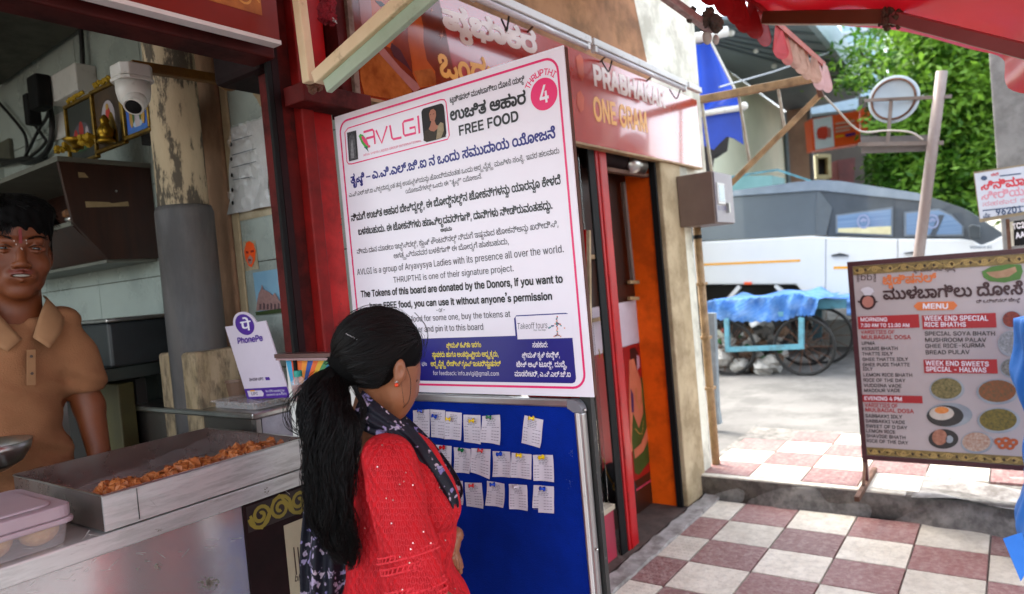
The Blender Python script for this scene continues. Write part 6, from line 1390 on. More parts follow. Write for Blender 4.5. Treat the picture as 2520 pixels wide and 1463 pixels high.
ks = thing('cinema_notice_board', 'white hand-painted Kannada notice board with pink lettering and phone number', 'notice board', U(2460, 540, 'x', 5.2))
PK = Plane('x', 5.2)
A4 = [(2395, 424), (2600, 393), (2616, 512), (2411, 548)]
G().slab([U(*p, 'x', 5.2) for p in A4], (.03, 0, 0)).o('board', mat('board_edge', '#8a7a5e', '#766750', rough=.7), ks)
sc5 = lambda p: (1661+p[0]*.3408, 369.1+p[1]*.3408)
PK.poly('face', [(2398, 428), (2600, 397), (2614, 505), (2412, 539)], mat('notice_white', '#b9bcc4', '#acafb8', rough=.45), ks, .001)
k1 = Print(PK, .002); k1.text('ಸಿನಿಮಾ', sc5((2210, 292)), sc5((2530, 250)), sc5((2210, 232)), .04); k1.text('ಕಲೆ', sc5((2282, 192)), sc5((2338, 184)), sc5((2282, 172)), .03); k1.o('red_print', mat('kp_red', '#b8323c', '#a82832'), ks)
k1 = Print(PK, .002); k1.text('ಸೀರಿಯಲ್', sc5((2212, 362)), sc5((2620, 318)), sc5((2212, 305)), .02); k1.text('ನಾಟಕ ಪ್ರದರ್ಶನ' if 0 else 'ಸಹಕಾರ ಕಲೆ', sc5((2220, 410)), sc5((2600, 372)), sc5((2220, 378))); k1.o('pink_print', mat('kp_pink', '#c4828e', '#b8747f'), ks)
k1 = Print(PK, .002); k1.text('96201', sc5((2318, 474)), sc5((2512, 448)), sc5((2318, 430)), .04); k1.text('ಮೊ:', sc5((2225, 492)), sc5((2280, 484)), sc5((2225, 462)), .03); k1.stroke([sc5((2222, 440)), sc5((2520, 408))], .008); k1.stroke([sc5((2345, 190)), sc5((2500, 172))], .008)
k1.fill([sc5((2232+24*math.cos(t), 205+18*math.sin(t))) for t in [k*.63 for k in range(10)]]); k1.o('navy_print', mat('kp_navy', '#3a4a66', '#2f3f5a'), ks)
G().box(5.235, 5.27, U(2476, 560, 'x', 5.25).y-.02, U(2476, 560, 'x', 5.25).y, .13, U(2476, 540, 'x', 5.25).z).o('post', RUST, ks)
tc = thing('black_notice', 'small black notice with white lettering below the Kannada notice board', 'notice', U(2505, 605, 'x', 5.3))
G().slab([U(2478, 548, 'x', 5.32), U(2600, 528, 'x', 5.32), U(2600, 600, 'x', 5.32), U(2482, 607, 'x', 5.32)], (.02, 0, 0)).o('backing', PLASTW, tc)
Pt_ = Plane('x', 5.318); Pt_.poly('face', [(2494, 545), (2600, 530), (2600, 598), (2496, 606)], BLACK, tc, .002)
k1 = Print(Pt_, .004); k1.text('TC2', sc5((2440, 575)), sc5((2530, 560)), sc5((2440, 535)), .04); k1.text('AAL', sc5((2462, 640)), sc5((2560, 625)), sc5((2462, 600)), .03); k1.o('lettering', INKW, tc)
cp = thing('concrete_column', 'rough grey concrete column at the right edge behind the notice board', 'column', (6.2, -.2, 0))
yA = U(2458, 300, 'x', 6.2).y
G().box(6.2, 6.6, yA-.9, yA+.03, 0, 4.2).o('shaft', mat('column_grey', '#7d7a77', '#6b6866', rough=.9, scale=3, dirt='#4a4745', damt=.5, dscale=5, bump=.6, bscale=20), cp, bev=.01)

# blue tarpaulins hung beyond the pillar
tarp_b = thing('blue_tarpaulin', 'torn blue tarpaulin blind hanging beyond the cream pillar', 'tarpaulin', UD(1750, 360, 7))
def strip(tl_, tr_, br_, bl_, nm, m, d=7.0, nu=14, nv=16, amp=.03, par=tarp_b):
    P = [UD(*p, d) for p in (tl_, tr_, br_, bl_)]
    return G().grid(lambda u, v: P[0].lerp(P[1], u).lerp(P[3].lerp(P[2], u), v)+_f*amp*math.sin(u*11+v*3), nu, nv).o(nm, m, par, smooth=True)
strip((1665, 118), (1748, 103), (1812, 232), (1665, 262), 'upper_sheet', BLUET); strip((1665, 262), (1812, 232), (1822, 258), (1670, 280), 'middle_sheet', BLUET, 6.98)
G().slab([UD(x, y, 6.95) for x, y in ((1700, 292), (1822, 274), (1830, 356), (1808, 342), (1789, 336), (1772, 352), (1757, 369), (1739, 362), (1721, 348), (1700, 340))], tuple(_f*.01)).o('torn_flap', BLUET, tarp_b)
G().tube([UD(1690, 288, 6.9), UD(1830, 264, 6.9)], .028, 12).o('roller', WHITEP, tarp_b, smooth=True)
G().ell(UD(1831, 262, 6.88), .04, 12, 8).o('roller_cap', WHITEP, tarp_b, smooth=True)
G().tube([UD(1660, 106, 6.9), UD(1790, 78, 6.9)], .05, 14).o('top_roll', WHITEP, tarp_b, smooth=True)
G().tube([UD(1668, 90, 6.85), UD(1700, 82, 6.85)], .045, 14).o('label_band', mat('label_blue', '#3a5a8a', '#304e7c'), tarp_b)
G().tube([UD(1748, 100, 6.9), UD(1812, 228, 6.9)], .012, 8).o('edge_cord', WHITEP, tarp_b)
dkg = thing('dark_scaffold', 'dark shuttered stall behind the blue tarpaulin', 'stall', UD(1735, 410, 8))
G().slab([UD(x, y, 7.6) for x, y in ((1690, 340), (1795, 335), (1790, 372), (1760, 380), (1752, 430), (1700, 430))], tuple(_f*.4)).o('panel', SHADOWIN, dkg)

# vehicle
vn = thing('camper_truck', 'white truck with dark grey camper body and tinted windows parked across the street', 'truck', U(2000, 900, 'x', 9.2)+Vector((.9, 0, -.1)))
XV = 9.2; V5 = lambda x, y, d=0.: U(*sc5((x, y)), 'x', XV+d)
def vs(nm, pts, m, d=0., th=1.9, bev=0): return G().slab([V5(x, y, d) for x, y in pts], (th, 0, 0)).o(nm, m, vn, bev=bev)
vs('white_body', [(-500, 705), (200, 664), (980, 622), (1110, 630), (1600, 642), (2060, 642), (2150, 655), (2210, 690), (2290, 660), (2360, 622), (2460, 650), (2640, 720), (2680, 860), (2660, 1080), (1400, 1085), (960, 1085), (875, 974), (200, 974), (-500, 990)], WBODY, 0, 1.9, .02)
vs('camper_box', [(-500, 700), (200, 656), (1012, 616), (1130, 420), (1036, 294), (395, 345), (-500, 400)], GBODY, .03, 1.84)
vs('box_chamfer', [(1016, 618), (1092, 622), (1136, 420), (1040, 296), (1030, 300)], mat('grey_light', '#60686e', '#565e64', rough=.35, metal=.2), .01, .02)
vs('roof_band', [(-500, 385), (390, 338), (1030, 292), (1800, 372), (1850, 350), (1750, 312), (1200, 226), (1050, 216), (860, 234), (380, 300), (-500, 340)], mat('roof_pale', '#8d9aa6', '#7f8c99', rough=.25, metal=.3, coat=.5), .0, 1.9)
vs('cab_upper', [(1100, 624), (1136, 420), (1040, 298), (1780, 366), (1860, 345), (2080, 420), (2240, 520), (2380, 612), (2340, 640), (2290, 660), (2210, 690), (2150, 655), (2060, 640), (1600, 640)], mat('cab_dark', '#3d454d', '#474f57', rough=.3, coat=.5), .02, 1.86)
WF = mat('window_trim', '#707a84', '#646e78', rough=.35)
for nm, pts in (('window', [(1160, 470), (1575, 412), (1572, 628), (1160, 604)]), ('window', [(1655, 450), (1905, 424), (2000, 470), (2085, 555), (2085, 624), (1655, 626)])):
    vs(nm, pts, WF, .0, .015); cx = sum(p[0] for p in pts)/len(pts); cy_ = sum(p[1] for p in pts)/len(pts)
    vs('window_glass', [(cx+(x-cx)*.93, cy_+(y-cy_)*.86) for x, y in pts], GLASSD, -.006, .004)
vs('window_reflection', [(1178, 568), (1560, 552), (1560, 612), (1178, 596)], mat('reflection_cream', '#d6cfa8', '#c4bb92', rough=.3), -.009, .002)  # cream reflection painted across the lower part of the glass
vs('door_pillar', [(1905, 470), (1945, 470), (1880, 620), (1840, 620)], mat('cab_dark', '#2a3036', '#353c43'), -.012, .004)
vs('door_seam', [(1606, 640), (1611, 640), (1611, 1000), (1606, 1000)], GREYPL, -.003, .002); vs('door_seam', [(1088, 640), (1092, 640), (1088, 1080), (1084, 1080)], GREYPL, -.003, .002)
vs('door_handle', [(1130, 760), (1190, 745), (1250, 760), (1250, 768), (1130, 770)], mat('handle_dark', '#3a3f42', '#2f3437', rough=.4), -.03, .03); vs('door_handle', [(1655, 745), (1715, 735), (1785, 742), (1780, 750), (1655, 750)], mat('handle_dark', '#3a3f42', '#2f3437'), -.03, .03)
vs('amber_stripe', [(200, 822), (905, 792), (905, 808), (200, 838)], AMBER, -.004, .003); vs('amber_stripe', [(1145, 844), (1420, 838), (1420, 856), (1145, 862)], AMBER, -.004, .003); vs('side_marker', [(500, 956), (553, 956), (553, 972), (500, 973)], ORANGE, -.015, .015)
vs('wing_mirror', [(2120, 552), (2150, 538), (2205, 552), (2208, 640), (2150, 648), (2125, 632)], mat('mirror_dark', '#3d4448', '#31373b', rough=.4), -.12, .08, .01)
Pvn = Plane('x', XV-.001)
for cx in (1362, 1860):
    k1 = Print(Pvn, .014); k1.stroke([sc5((cx+40*math.cos(t), 518+46*math.sin(t))) for t in [2*math.pi*k/20 for k in range(20)]], .02, closed=True); k1.stroke([sc5((cx-18, 520)), sc5((cx, 500)), sc5((cx+20, 515))], .03); k1.o('round_sticker', mat('sticker_pale', '#8a93b0', '#7b84a2'), vn)
k1 = Print(Pvn, .003); k1.text('VCCCHI 81', sc5((2130, 712)), sc5((2290, 712)), sc5((2130, 696)), .03); k1.o('body_lettering', mat('letter_grey', '#7a8494', '#6b7585'), vn)
vs('underbody', [(-300, 985), (870, 980), (1000, 1300), (-300, 1300)], DARKM, .5, 1.0)
for a, b in (((380, 1090), (472, 985)), ((728, 978), (815, 1060))): G().bar(V5(*a, .05), V5(*b, .05), .05, .07, (1, 0, 0)).o('strut', WBODY, vn)
for cx in (610, -800, 2450):
    c = V5(cx, 1155, .12); R_ = .37; c.z = .13+R_
    w_ = thing('x', 'x', 'x', (0, 0, 0)) if 0 else None
    G().lathe([(R_*.55, -.11), (R_*.93, -.11), (R_, -.07), (R_, .07), (R_*.93, .11), (R_*.55, .11)], c, 36, (1, 0, 0)).o('wheel', TYRE, vn, smooth=False)
    G().lathe([(0, -.06), (R_*.2, -.07), (R_*.5, -.04), (R_*.56, -.10), (R_*.56, .1)], c, 24, (1, 0, 0)).o('rim', STEEL, vn)

# hand carts
sc6 = lambda p: (1710.3+p[0]*.17243, 707.5+p[1]*.17243)
hc = thing('hand_cart', 'cyan framed hand cart with spoked wheels under a crumpled blue plastic cover', 'hand cart', U(1900, 920, 'x', 7.9))
XC = 7.9; C6 = lambda x, y, d=0: U(*sc6((x, y)), 'x', XC+d)
top = [(100, 225), (300, 170), (480, 175), (800, 150), (1100, 120), (1350, 85), (1500, 90), (1650, 130), (1790, 165)]
bot = [(100, 440), (300, 450), (500, 478), (800, 490), (1100, 480), (1300, 470), (1480, 400), (1600, 400), (1710, 400)]
def interp(P, u):
    k = u*(len(P)-1); i = min(int(k), len(P)-2); t = k-i; return (P[i][0]*(1-t)+P[i+1][0]*t, P[i][1]*(1-t)+P[i+1][1]*t)
def cov(u, v):
    if v < .35:
        a = C6(*interp(top, u)); w = 1-v/.35; return (XC+.85*w, a.y-.04*w, a.z+.02*math.sin(u*21+w*5)*w)
    w = (v-.35)/.65; a = C6(*interp(top, u)); b = C6(*interp(bot, u)); q = a.lerp(b, w); q.x -= .03+.022*math.sin(u*38+w*2)+.02*math.sin(u*15-w*5)+.010*math.sin(u*97+w*21)*math.sin(w*17+u*60); q.z += .008*math.sin(u*120+w*9); return q
G().grid(cov, 150, 36).o('cover', BLUEC, hc, smooth=True)
def cw(cx, cy_, r, d, sq=1):
    c = C6(cx, cy_, d); R_ = r; c.z = .13+R_
    t = mesh_obj('wheel', *(lambda g: (g.v, g.f))(G().tube([c+Vector((0, R_*.97*math.cos(a), R_*.97*math.sin(a))) for a in [2*math.pi*k/40 for k in range(41)]], .019, 8, cap=False)), TYRE, hc, smooth=True)
    g = G().tube([c+Vector((-.04, 0, 0)), c+Vector((.04, 0, 0))], .03, 10)
    for k in range(14):
        a = math.pi*2*k/14; g.bar(c+Vector((.02*(-1)**k, 0, 0)), c+Vector((0, R_*.95*math.cos(a), R_*.95*math.sin(a))), .006, .006, (1, 0, 0))
    o = g.o('spokes', RUST, t)
cw(1555, 830, .315, 0); cw(470, 860, .31, .0); cw(1560, 800, .31, .72); cw(500, 800, .31, .72)
for a, b in (((452, 450), (470, 905)), ((1520, 430), (1520, 870)), ((440, 890), (1560, 845))): G().bar(C6(*a, -.04), C6(*b, -.04), .05, .055, (1, 0, 0) if a[0]-b[0] > -200 else (0, 0, 1)).o('frame_bar', CYANP, hc, bev=.004)
G().box(XC, XC+.8, C6(1500, 300).y, C6(100, 300).y, .78, .83).o('deck', CYANP, hc)
h2 = thing('second_cart', 'cyan hand cart parked behind the covered one with a large spoked wheel', 'hand cart', U(2050, 880, 'x', 9.0))
C7 = lambda x, y, d=0: U(*sc6((x, y)), 'x', 8.75+d)
G().slab([C7(x, y, -.05) for x, y in ((1715, 175), (2165, 160), (2165, 300), (1715, 312))], (.6, 0, 0)).o('deck', CYANP, h2)
G().bar(C7(1750, 320), C7(1750, 760), .1, .06, (1, 0, 0)).o('leg', mat('teal_dark', '#26464f', '#1e3a42', rough=.5), h2)
G().grid(lambda u, v: C7(1500+800*u, 95+70*v+8*math.sin(u*12), .3-v*.38), 20, 6).o('cover', BLUEC, h2, smooth=True)
G().grid(lambda u, v: C7(2165+80*u, 170+230*v, -.1-.02*math.sin(v*9)), 4, 10).o('cover_flap', BLUEC, h2, smooth=True)
c = C7(1830, 760, 0); R_ = .33; c.z = .13+R_
t = G().tube([c+Vector((0, R_*.97*math.cos(a), R_*.97*math.sin(a))) for a in [2*math.pi*k/40 for k in range(41)]], .018, 8, cap=False).o('wheel', TYRE, h2, smooth=True)
g = G(); [g.bar(c, c+Vector((0, R_*.95*math.cos(a), R_*.95*math.sin(a))), .006, .006, (1, 0, 0)) for a in [k*.45 for k in range(14)]]; g.o('spokes', RUST, t)
gm = [mat('sack_white', '#a8a59f', '#7d7a74', rough=.7, scale=9), mat('sack_grey', '#5d5853', '#45413d', rough=.8, scale=9), mat('sack_brown', '#6d5440', '#4f3b2c', rough=.8, scale=9), mat('rubbish_green', '#1f5a24', '#174a1b', rough=.7), mat('rubbish_red', '#94301f', '#7c2417')]
g = [G() for _ in gm]
for _ in range(120):
    cx = random.uniform(320, 1250); cy_ = random.uniform(620, 1230); k = random.choices(range(5), [4, 4, 3, .5, .5])[0]; s_ = random.uniform(.03, .09)*(1 if k < 3 else .5)
    c = C6(cx, cy_, random.uniform(.15, .6)); c.z = max(c.z, .13+s_*.6); g[k].ell(c, (s_, s_, s_*.8), 8, 6, .28)
for (cx, cy_, sx) in ((350, 1000, .13), (1000, 1130, .12), (1090, 1060, .09), (640, 1120, .1)):
    c = C6(cx, cy_, .05); c.z = max(.13+sx*.7, c.z); g[0].ell(c, (sx, sx*1.1, sx*.8), 12, 8, .2)
for k, q in enumerate(g):
    o = q.o('rubbish_heap', gm[k]); tag(o, 'loose rubbish and sacks heaped under the hand carts', 'rubbish', kind='stuff')
lw = thing('low_wall', 'low pale concrete wall behind the second hand cart', 'wall', U(2070, 850, 'x', 10.4))
G().box(10.35, 10.6, -1.5, U(2000, 800, 'x', 10.4).y+1.2, .1, U(2060, 790, 'x', 10.4).z).o('wall', mat('wall_pale', '#8f8f8c', '#7d7d7a', rough=.9, scale=2, bump=.3), lw)

# ================================================================ FAR BUILDINGS
UZ = lambda x, y, z=5.0: U(x, y, 'z', z)
gc = thing('grey_canopy_building', 'cream building under a wide slate-grey canopy soffit beyond the truck', 'building', UZ(1850, 230)*1)
gc.location.z = 0
SOF = mat('slate_soffit', '#66727a', '#5d686f', rough=.5, scale=1.5, bump=.2)
cor = [UZ(1984, 60), UZ(2034, 118), UZ(2114, 221), UZ(2104, 241), UZ(1937, 277), UZ(1784, 168), UZ(1690, 104), UZ(1640, 40)]
G().slab(cor, (0, 0, .05)).o('soffit', SOF, gc)
FAS = mat('fascia_pale', '#8fa3b0', '#8094a2', rough=.4)
for a, b in (((1984, 60), (2034, 118)), ((2034, 118), (2114, 221)), ((2114, 221), (2104, 241)), ((2104, 241), (1937, 277))):
    P0, P1 = UZ(*a), UZ(*b); G().slab([P0, P1, P1+Vector((0, 0, .55)), P0+Vector((0, 0, .55))], tuple((P1-P0).cross(Vector((0, 0, 1))).normalized()*.1)).o('fascia', FAS, gc)
for k in range(1, 7):
    t = k/7; P0 = cor[7].lerp(cor[0], 0)*0+UZ(1640+(1690-1640)*t*1.2, 40+60*t); P1 = UZ(1984+(2110-1984)*t, 60+(225-60)*t); G().bar(P0-Vector((0, 0, .012)), P1-Vector((0, 0, .012)), .05, .02).o('soffit_joint', mat('joint_dark', '#566068', '#4e575e'), gc)
A_, B_ = UZ(1784, 168), UZ(1935, 277); Lf = A_+(A_-B_)*.9
CW_ = mat('wall_creamwhite', '#dedbc2', '#d0ceb6', rough=.85, scale=1)
g = G().slab([Vector((Lf.x, Lf.y, 0)), Vector((B_.x, B_.y, 0)), B_, Lf], (.2, .15, 0)); g.o('wall', CW_, gc)
for (x, y, r) in ((1905, 163, .05), (1860, 126, .04), (1800, 82, .05)): G().ell(UZ(x, y, 4.9), r, 10, 6).o('ceiling_bulb', WHITEP, gc)
for a, b in ((1745, 205), (1900, 388)), : pass
dw = UD(1800, 420, 12)
pb_ = thing('tan_pilaster', 'tan stone pilaster with a grey drainpipe beside the cream building', 'pilaster', UD(1965, 480, 17))
pbx = [UD(x, y, 17.2) for x, y in ((1935, 275), (1988, 262), (1998, 500), (1948, 500))]
G().slab(pbx, tuple(_f*.6)).o('shaft', mat('stone_tan', '#b3927a', '#a08068', rough=.8, scale=1.2, dirt='#6b5444', damt=.4, dscale=1), pb_)
G().slab([UD(x, y, 17.0) for x, y in ((1930, 278), (1936, 276), (1950, 500), (1943, 500))], tuple(_f*.3)).o('pale_edge', FAS, pb_)
G().tube([UD(1990, 268, 16.9), UD(2003, 500, 16.9)], .05, 8).o('drainpipe', GREYPL, pb_)
rb_ = thing('brown_building', 'brown shaded building behind the orange bank sign', 'building', UD(2060, 480, 19))
BRD = mat('building_brown', '#4a423a', '#3a332c', rough=.8, scale=1.2)
G().slab([UD(x, y, 19) for x, y in ((1985, 250), (2200, 230), (2210, 520), (1990, 520))], tuple(_f*3)).o('wall', BRD, rb_)
G().slab([UD(x, y, 18.6) for x, y in ((1988, 240), (2112, 236), (2112, 268), (1990, 282))], tuple(_f*.4)).o('upper_fascia', FAS, rb_)
G().slab([UD(x, y, 18.4) for x, y in ((2060, 395), (2105, 388), (2100, 480), (2068, 476))], tuple(_f*.5)).o('red_panel', mat('panel_maroon', '#5a1f1c', '#4a1815', rough=.6), rb_)
acu = thing('ac_unit', 'cream window air conditioner box on the brown building', 'air conditioner', UD(2025, 440, 18))
for pts in ([(2005, 382), (2012, 382), (2014, 440), (2008, 440)], [(2038, 380), (2045, 380), (2047, 438), (2040, 438)], [(2013, 380), (2037, 379), (2037, 388), (2013, 389)], [(2014, 431), (2039, 430), (2040, 439), (2015, 440)]): G().slab([UD(x, y, 18.2) for x, y in pts], tuple(_f*.5)).o('casing_side', mat('ac_cream', '#a8a078', '#968e68', rough=.6), acu)
G().slab([UD(x, y, 18.4) for x, y in ((2012, 388), (2038, 388), (2040, 431), (2014, 432))], tuple(_f*.2)).o('grille', DARKM, acu)
bs = thing('orange_bank_sign', 'orange and white illuminated bank sign box with a red emblem', 'sign', UD(2060, 365, 15))
sc9 = lambda p: (1784+p[0]*.2943, p[1]*.2943)
S9 = lambda p, d=15: UD(*sc9(p), d)
G().slab([S9(p) for p in ((712, 1000), (1120, 925), (1135, 1200), (735, 1262))], tuple(_f*.3)).o('sign_box', ORANGE, bs)
G().slab([S9(p, 14.98) for p in ((738, 1000), (895, 972), (916, 1228), (758, 1256))], tuple(_f*.01)).o('white_panel', mat('sign_palegrey', '#e2e4ea', '#d8dae0', rough=.4), bs)
G().slab([S9(p, 14.95) for p in ((775, 1080), (800, 1062), (850, 1058), (866, 1085), (856, 1105), (868, 1130), (840, 1165), (780, 1160), (768, 1120))], tuple(_f*.01)).o('emblem', mat('emblem_red', '#d0381c', '#c43016'), bs)
g = G(); [g.bar(S9((862+8*k, 1072), 14.94), S9((866+8*k, 1150), 14.94), .03, .01, (1, 0, 0)) for k in range(3)]; g.o('emblem_stripes', mat('emblem_pale', '#c47a70', '#b86c62'), bs)
for (y, w, m) in ((1030, 160, INKW), (1065, 170, INKW), (1095, 120, INKW), (1138, 70, AMBER)): G().slab([S9(p, 14.95) for p in ((925, y), (925+w, y-w*.17), (925+w, y-w*.17+18), (925, y+18))], tuple(_f*.01)).o('lettering_line', mat('sign_pink', '#d9a08a', '#cc927c') if m is INKW else m, bs)
G().slab([S9(p, 14.95) for p in ((1010, 1125), (1090, 1108), (1090, 1128), (1010, 1145))], tuple(_f*.01)).o('lettering_line', NAVY, bs)
bs2 = thing('orange_wall_sign', 'plain orange sign panel half hidden by tree leaves', 'sign', UD(2135, 340, 16))
G().slab([S9(p, 16) for p in ((1128, 912), (1210, 900), (1225, 1080), (1140, 1100))], tuple(_f*.2)).o('panel', ORANGE, bs2)
cy2 = thing('pale_stall_roof', 'pale cyan glazed kiosk roof showing above the truck', 'kiosk', UD(1860, 480, 11.5))
G().slab([V5(x, y, 2.6) for x, y in ((390, 190), (700, 185), (700, 420), (390, 420))], (.8, 0, 0)).o('panel', mat('kiosk_cyan', '#86b3b5', '#78a6a8', rough=.4), cy2)
G().bar(V5(380, 200, 2.6), V5(740, 145, 2.6), .03, .03).o('roof_bar', CYANP, cy2); G().bar(V5(740, 145, 2.6), V5(980, 225, 2.6), .03, .03).o('roof_bar', CYANP, cy2)
tbg = thing('glass_tower', 'pale blue glass building showing through the leaves', 'building', UD(2130, 300, 34)); tbg.location.z = 0
G().slab([UD(x, y, 34) for x, y in ((2070, 60), (2170, 40), (2190, 420), (2095, 420))], tuple(_f*6)).o('facade', mat('facade_pale', '#8fa9bb', '#7f9aad', rough=.3, scale=1), tbg)
for k in range(8): G().slab([UD(x, y, 33.9) for x, y in ((2072+k*.5, 80+k*34), (2176+k*.5, 62+k*34), (2176, 68+k*34), (2072, 86+k*34))], tuple(_f*.08)).o('floor_band', mat('band_pale', '#b3bdc4', '#a5b0b8'), tbg)
tws = thing('white_autorickshaw', 'white rounded vehicle roof peeping above the truck bonnet', 'vehicle', UD(2390, 520, 13))
g = G(); g.ell(UD(2392, 488, 13), (.5, .35, .28), 16, 10); g.o('roof', WBODY, tws, smooth=True)
G().slab([UD(x, y, 12.8) for x, y in ((2366, 500), (2430, 545), (2470, 600), (2440, 600), (2380, 530))], tuple(_f*.6)).o('windscreen', mat('cab_dark', '#2a3036', '#353c43'), tws)
G().slab([UD(x, y, 12.9) for x, y in ((2372, 515), (2412, 512), (2420, 620), (2360, 620))], tuple(_f*.6)).o('body', mat('auto_red', '#8a2a1c', '#70201a', rough=.5), tws)

# ================================================================ TREE
tree = thing('leafy_tree', 'dense bright green street tree behind the traffic mirror', 'tree', UD(2290, 620, 12.5)); tree.location.z = .1
tb_ = Vector((UD(2300, 600, 12.5).x, UD(2300, 600, 12.5).y, .0))
g = G().tube(bez([tb_, tb_+Vector((.1, .1, 1.5)), tb_+Vector((0, .3, 2.6)), tb_+Vector((.2, .2, 4))], 6), .2, 12, rs=[.22-.006*k for k in range(19)]); g.o('trunk', BARK, tree, smooth=True)
for tg, nm in (((2110, 120), 'limb'), ((2200, 200), 'limb'), ((2400, 150), 'limb'), ((2360, 300), 'limb'), ((2150, 330), 'limb'), ((2440, 330), 'limb')):
    e = UD(*tg, 12+random.uniform(-.5, .8)); s_ = tb_+Vector((0, .2, random.uniform(2.0, 3.2))); mid = s_.lerp(e, .5)+Vector((0, 0, .35)); pts = bez([s_, mid, e], 8)
    G().tube(pts, .05, 7, rs=[.07*(1-k/len(pts))+.012 for k in range(len(pts))]).o(nm, BARK, tree, smooth=True)
def tree_ok(x, y):
    if y < 20 or y > 520: return 0
    left = 2045+30*math.sin(y*.035) if y < 215 else (2160 if y < 390 else 2140+(y-390)*.6)
    if x < left: return 0
    if y < 260 and x < 2215: return (.08+.12*(x-2040)/170)
    if math.sin(x*.047+1)*math.sin(y*.061+x*.013) > .72: return .05
    if x > 2500: return .5
    return 1
def leaves(n, sz, mt, dr_, nm, clump):
    V = []; Fc = []; cl = []
    while len(cl) < n//clump:
        x, y = random.uniform(2025, 2620), random.uniform(20, 515)
        if random.random() < tree_ok(x, y): cl.append((x, y, random.uniform(*dr_), random.uniform(.10, .26)))
    for x, y, d, R_ in cl:
        c = UD(x, y, d); R_ = min(R_, .10+.16*max(0, x-2150)/100) if y > 215 else R_
        nrm = Vector((random.gauss(0, .4), random.gauss(0, .4), 1)).normalized()
        for k in range(clump):
            p = c+Vector((random.gauss(0, R_), random.gauss(0, R_), random.gauss(0, R_*.55)))
            nn = (nrm+Vector((random.gauss(0, .5), random.gauss(0, .5), random.gauss(0, .4)))).normalized(); a = nn.orthogonal().normalized(); a = Matrix.Rotation(random.uniform(0, 6.28), 3, nn)@a; b = nn.cross(a)
            s_ = sz*random.uniform(.7, 1.3); i = len(V)
            V += [p-a*s_, p+b*s_*.42-nn*s_*.1, p+a*s_, p-b*s_*.42-nn*s_*.1]; Fc.append((i, i+1, i+2, i+3))
    return mesh_obj(nm, V, Fc, mt, tree)
tag(leaves(26000, .075, LEAF, (11.2, 14.2), 'crown', 40), kind='stuff'); tag(leaves(9000, .07, LEAF2, (10.8, 12.6), 'sunlit_leaves', 30), kind='stuff')  # leaf tones carry the light: pale green for sun, deep green for inner shade
tag(leaves(9000, .12, mat('leaf_shaded', '#2a4a12', '#1c3a0c', rough=.6, trans=.3), (13.6, 15.2), 'inner_leaves', 40), kind='stuff')

# ================================================================ PEOPLE
SKIN = mat('skin_brown', '#8c5739', '#7a492e', rough=.48, scale=14, bump=.06, bscale=300, spec=.45)
SKINM = mat('skin_dark', '#6f3a1c', '#613016', rough=.52, scale=14, bump=.08, bscale=300, spec=.4)
HAIR = mat('black_hair', '#070505', '#0d0908', rough=.45, scale=30, spec=.22)
HAIRB = mat('hair_base', '#050404', '#070606', rough=.8, scale=30, spec=.1)
def pattern_mat(name, base, mark, scale, thr_, bump=.6, rough=.8, stretch=(1, 1, 1), mark2=None, dist=.06):
    m = bpy.data.materials.new(name); m.use_nodes = True; N = m.node_tree.nodes; L = m.node_tree.links; b = N['Principled BSDF']
    geo = N.new('ShaderNodeNewGeometry'); mp = N.new('ShaderNodeMapping'); mp.inputs['Scale'].default_value = stretch; L.new(geo.outputs['Position'], mp.inputs[0])
    nz = N.new('ShaderNodeTexNoise'); nz.inputs['Scale'].default_value = scale*1.3; L.new(mp.outputs[0], nz.inputs['Vector'])
    vm = N.new('ShaderNodeVectorMath'); vm.operation = 'MULTIPLY_ADD'; vm.inputs[1].default_value = (dist, dist, dist); L.new(nz.outputs['Color'], vm.inputs[0]); L.new(mp.outputs[0], vm.inputs[2])
    v = N.new('ShaderNodeTexVoronoi'); v.inputs['Scale'].default_value = scale; L.new(vm.outputs[0], v.inputs['Vector'])
    r = N.new('ShaderNodeMapRange'); r.inputs[1].default_value = thr_[0]; r.inputs[2].default_value = thr_[1]; r.inputs[3].default_value = 1; r.inputs[4].default_value = 0; L.new(v.outputs['Distance'], r.inputs[0])
    sx = N.new('ShaderNodeSeparateXYZ'); L.new(v.outputs['Color'], sx.inputs[0])
    mk = N.new('ShaderNodeMix'); mk.data_type = 'RGBA'; mk.inputs[6].default_value = (*lin(mark), 1); mk.inputs[7].default_value = (*lin(mark2 or mark), 1); L.new(sx.outputs[0], mk.inputs[0])
    mx = N.new('ShaderNodeMix'); mx.data_type = 'RGBA'; mx.inputs[6].default_value = (*lin(base), 1); L.new(mk.outputs[2], mx.inputs[7]); L.new(r.outputs[0], mx.inputs[0])
    L.new(mx.outputs[2], b.inputs['Base Color']); b.inputs['Roughness'].default_value = rough; b.inputs['Specular IOR Level'].default_value = .3
    n2 = N.new('ShaderNodeTexNoise'); n2.inputs['Scale'].default_value = 260; L.new(mp.outputs[0], n2.inputs['Vector'])
    ad = N.new('ShaderNodeMath'); ad.operation = 'MULTIPLY_ADD'; ad.inputs[1].default_value = .35; L.new(n2.outputs[0], ad.inputs[0]); L.new(v.outputs['Distance'], ad.inputs[2])
    bp = N.new('ShaderNodeBump'); bp.inputs['Strength'].default_value = bump; bp.inputs['Distance'].default_value = .004; L.new(ad.outputs[0], bp.inputs['Height']); L.new(bp.outputs[0], b.inputs['Normal'])
    return m
KUR = pattern_mat('red_embroidered', '#b80f1a', '#970a13', 42, (.30, .62), bump=.55, rough=.9, stretch=(1, 1, .62), mark2='#a80d17')
DUP = pattern_mat('floral_scarf', '#0e0e1a', '#6d6593', 30, (.26, .36), bump=.12, rough=.7, mark2='#a8959f', dist=.10)
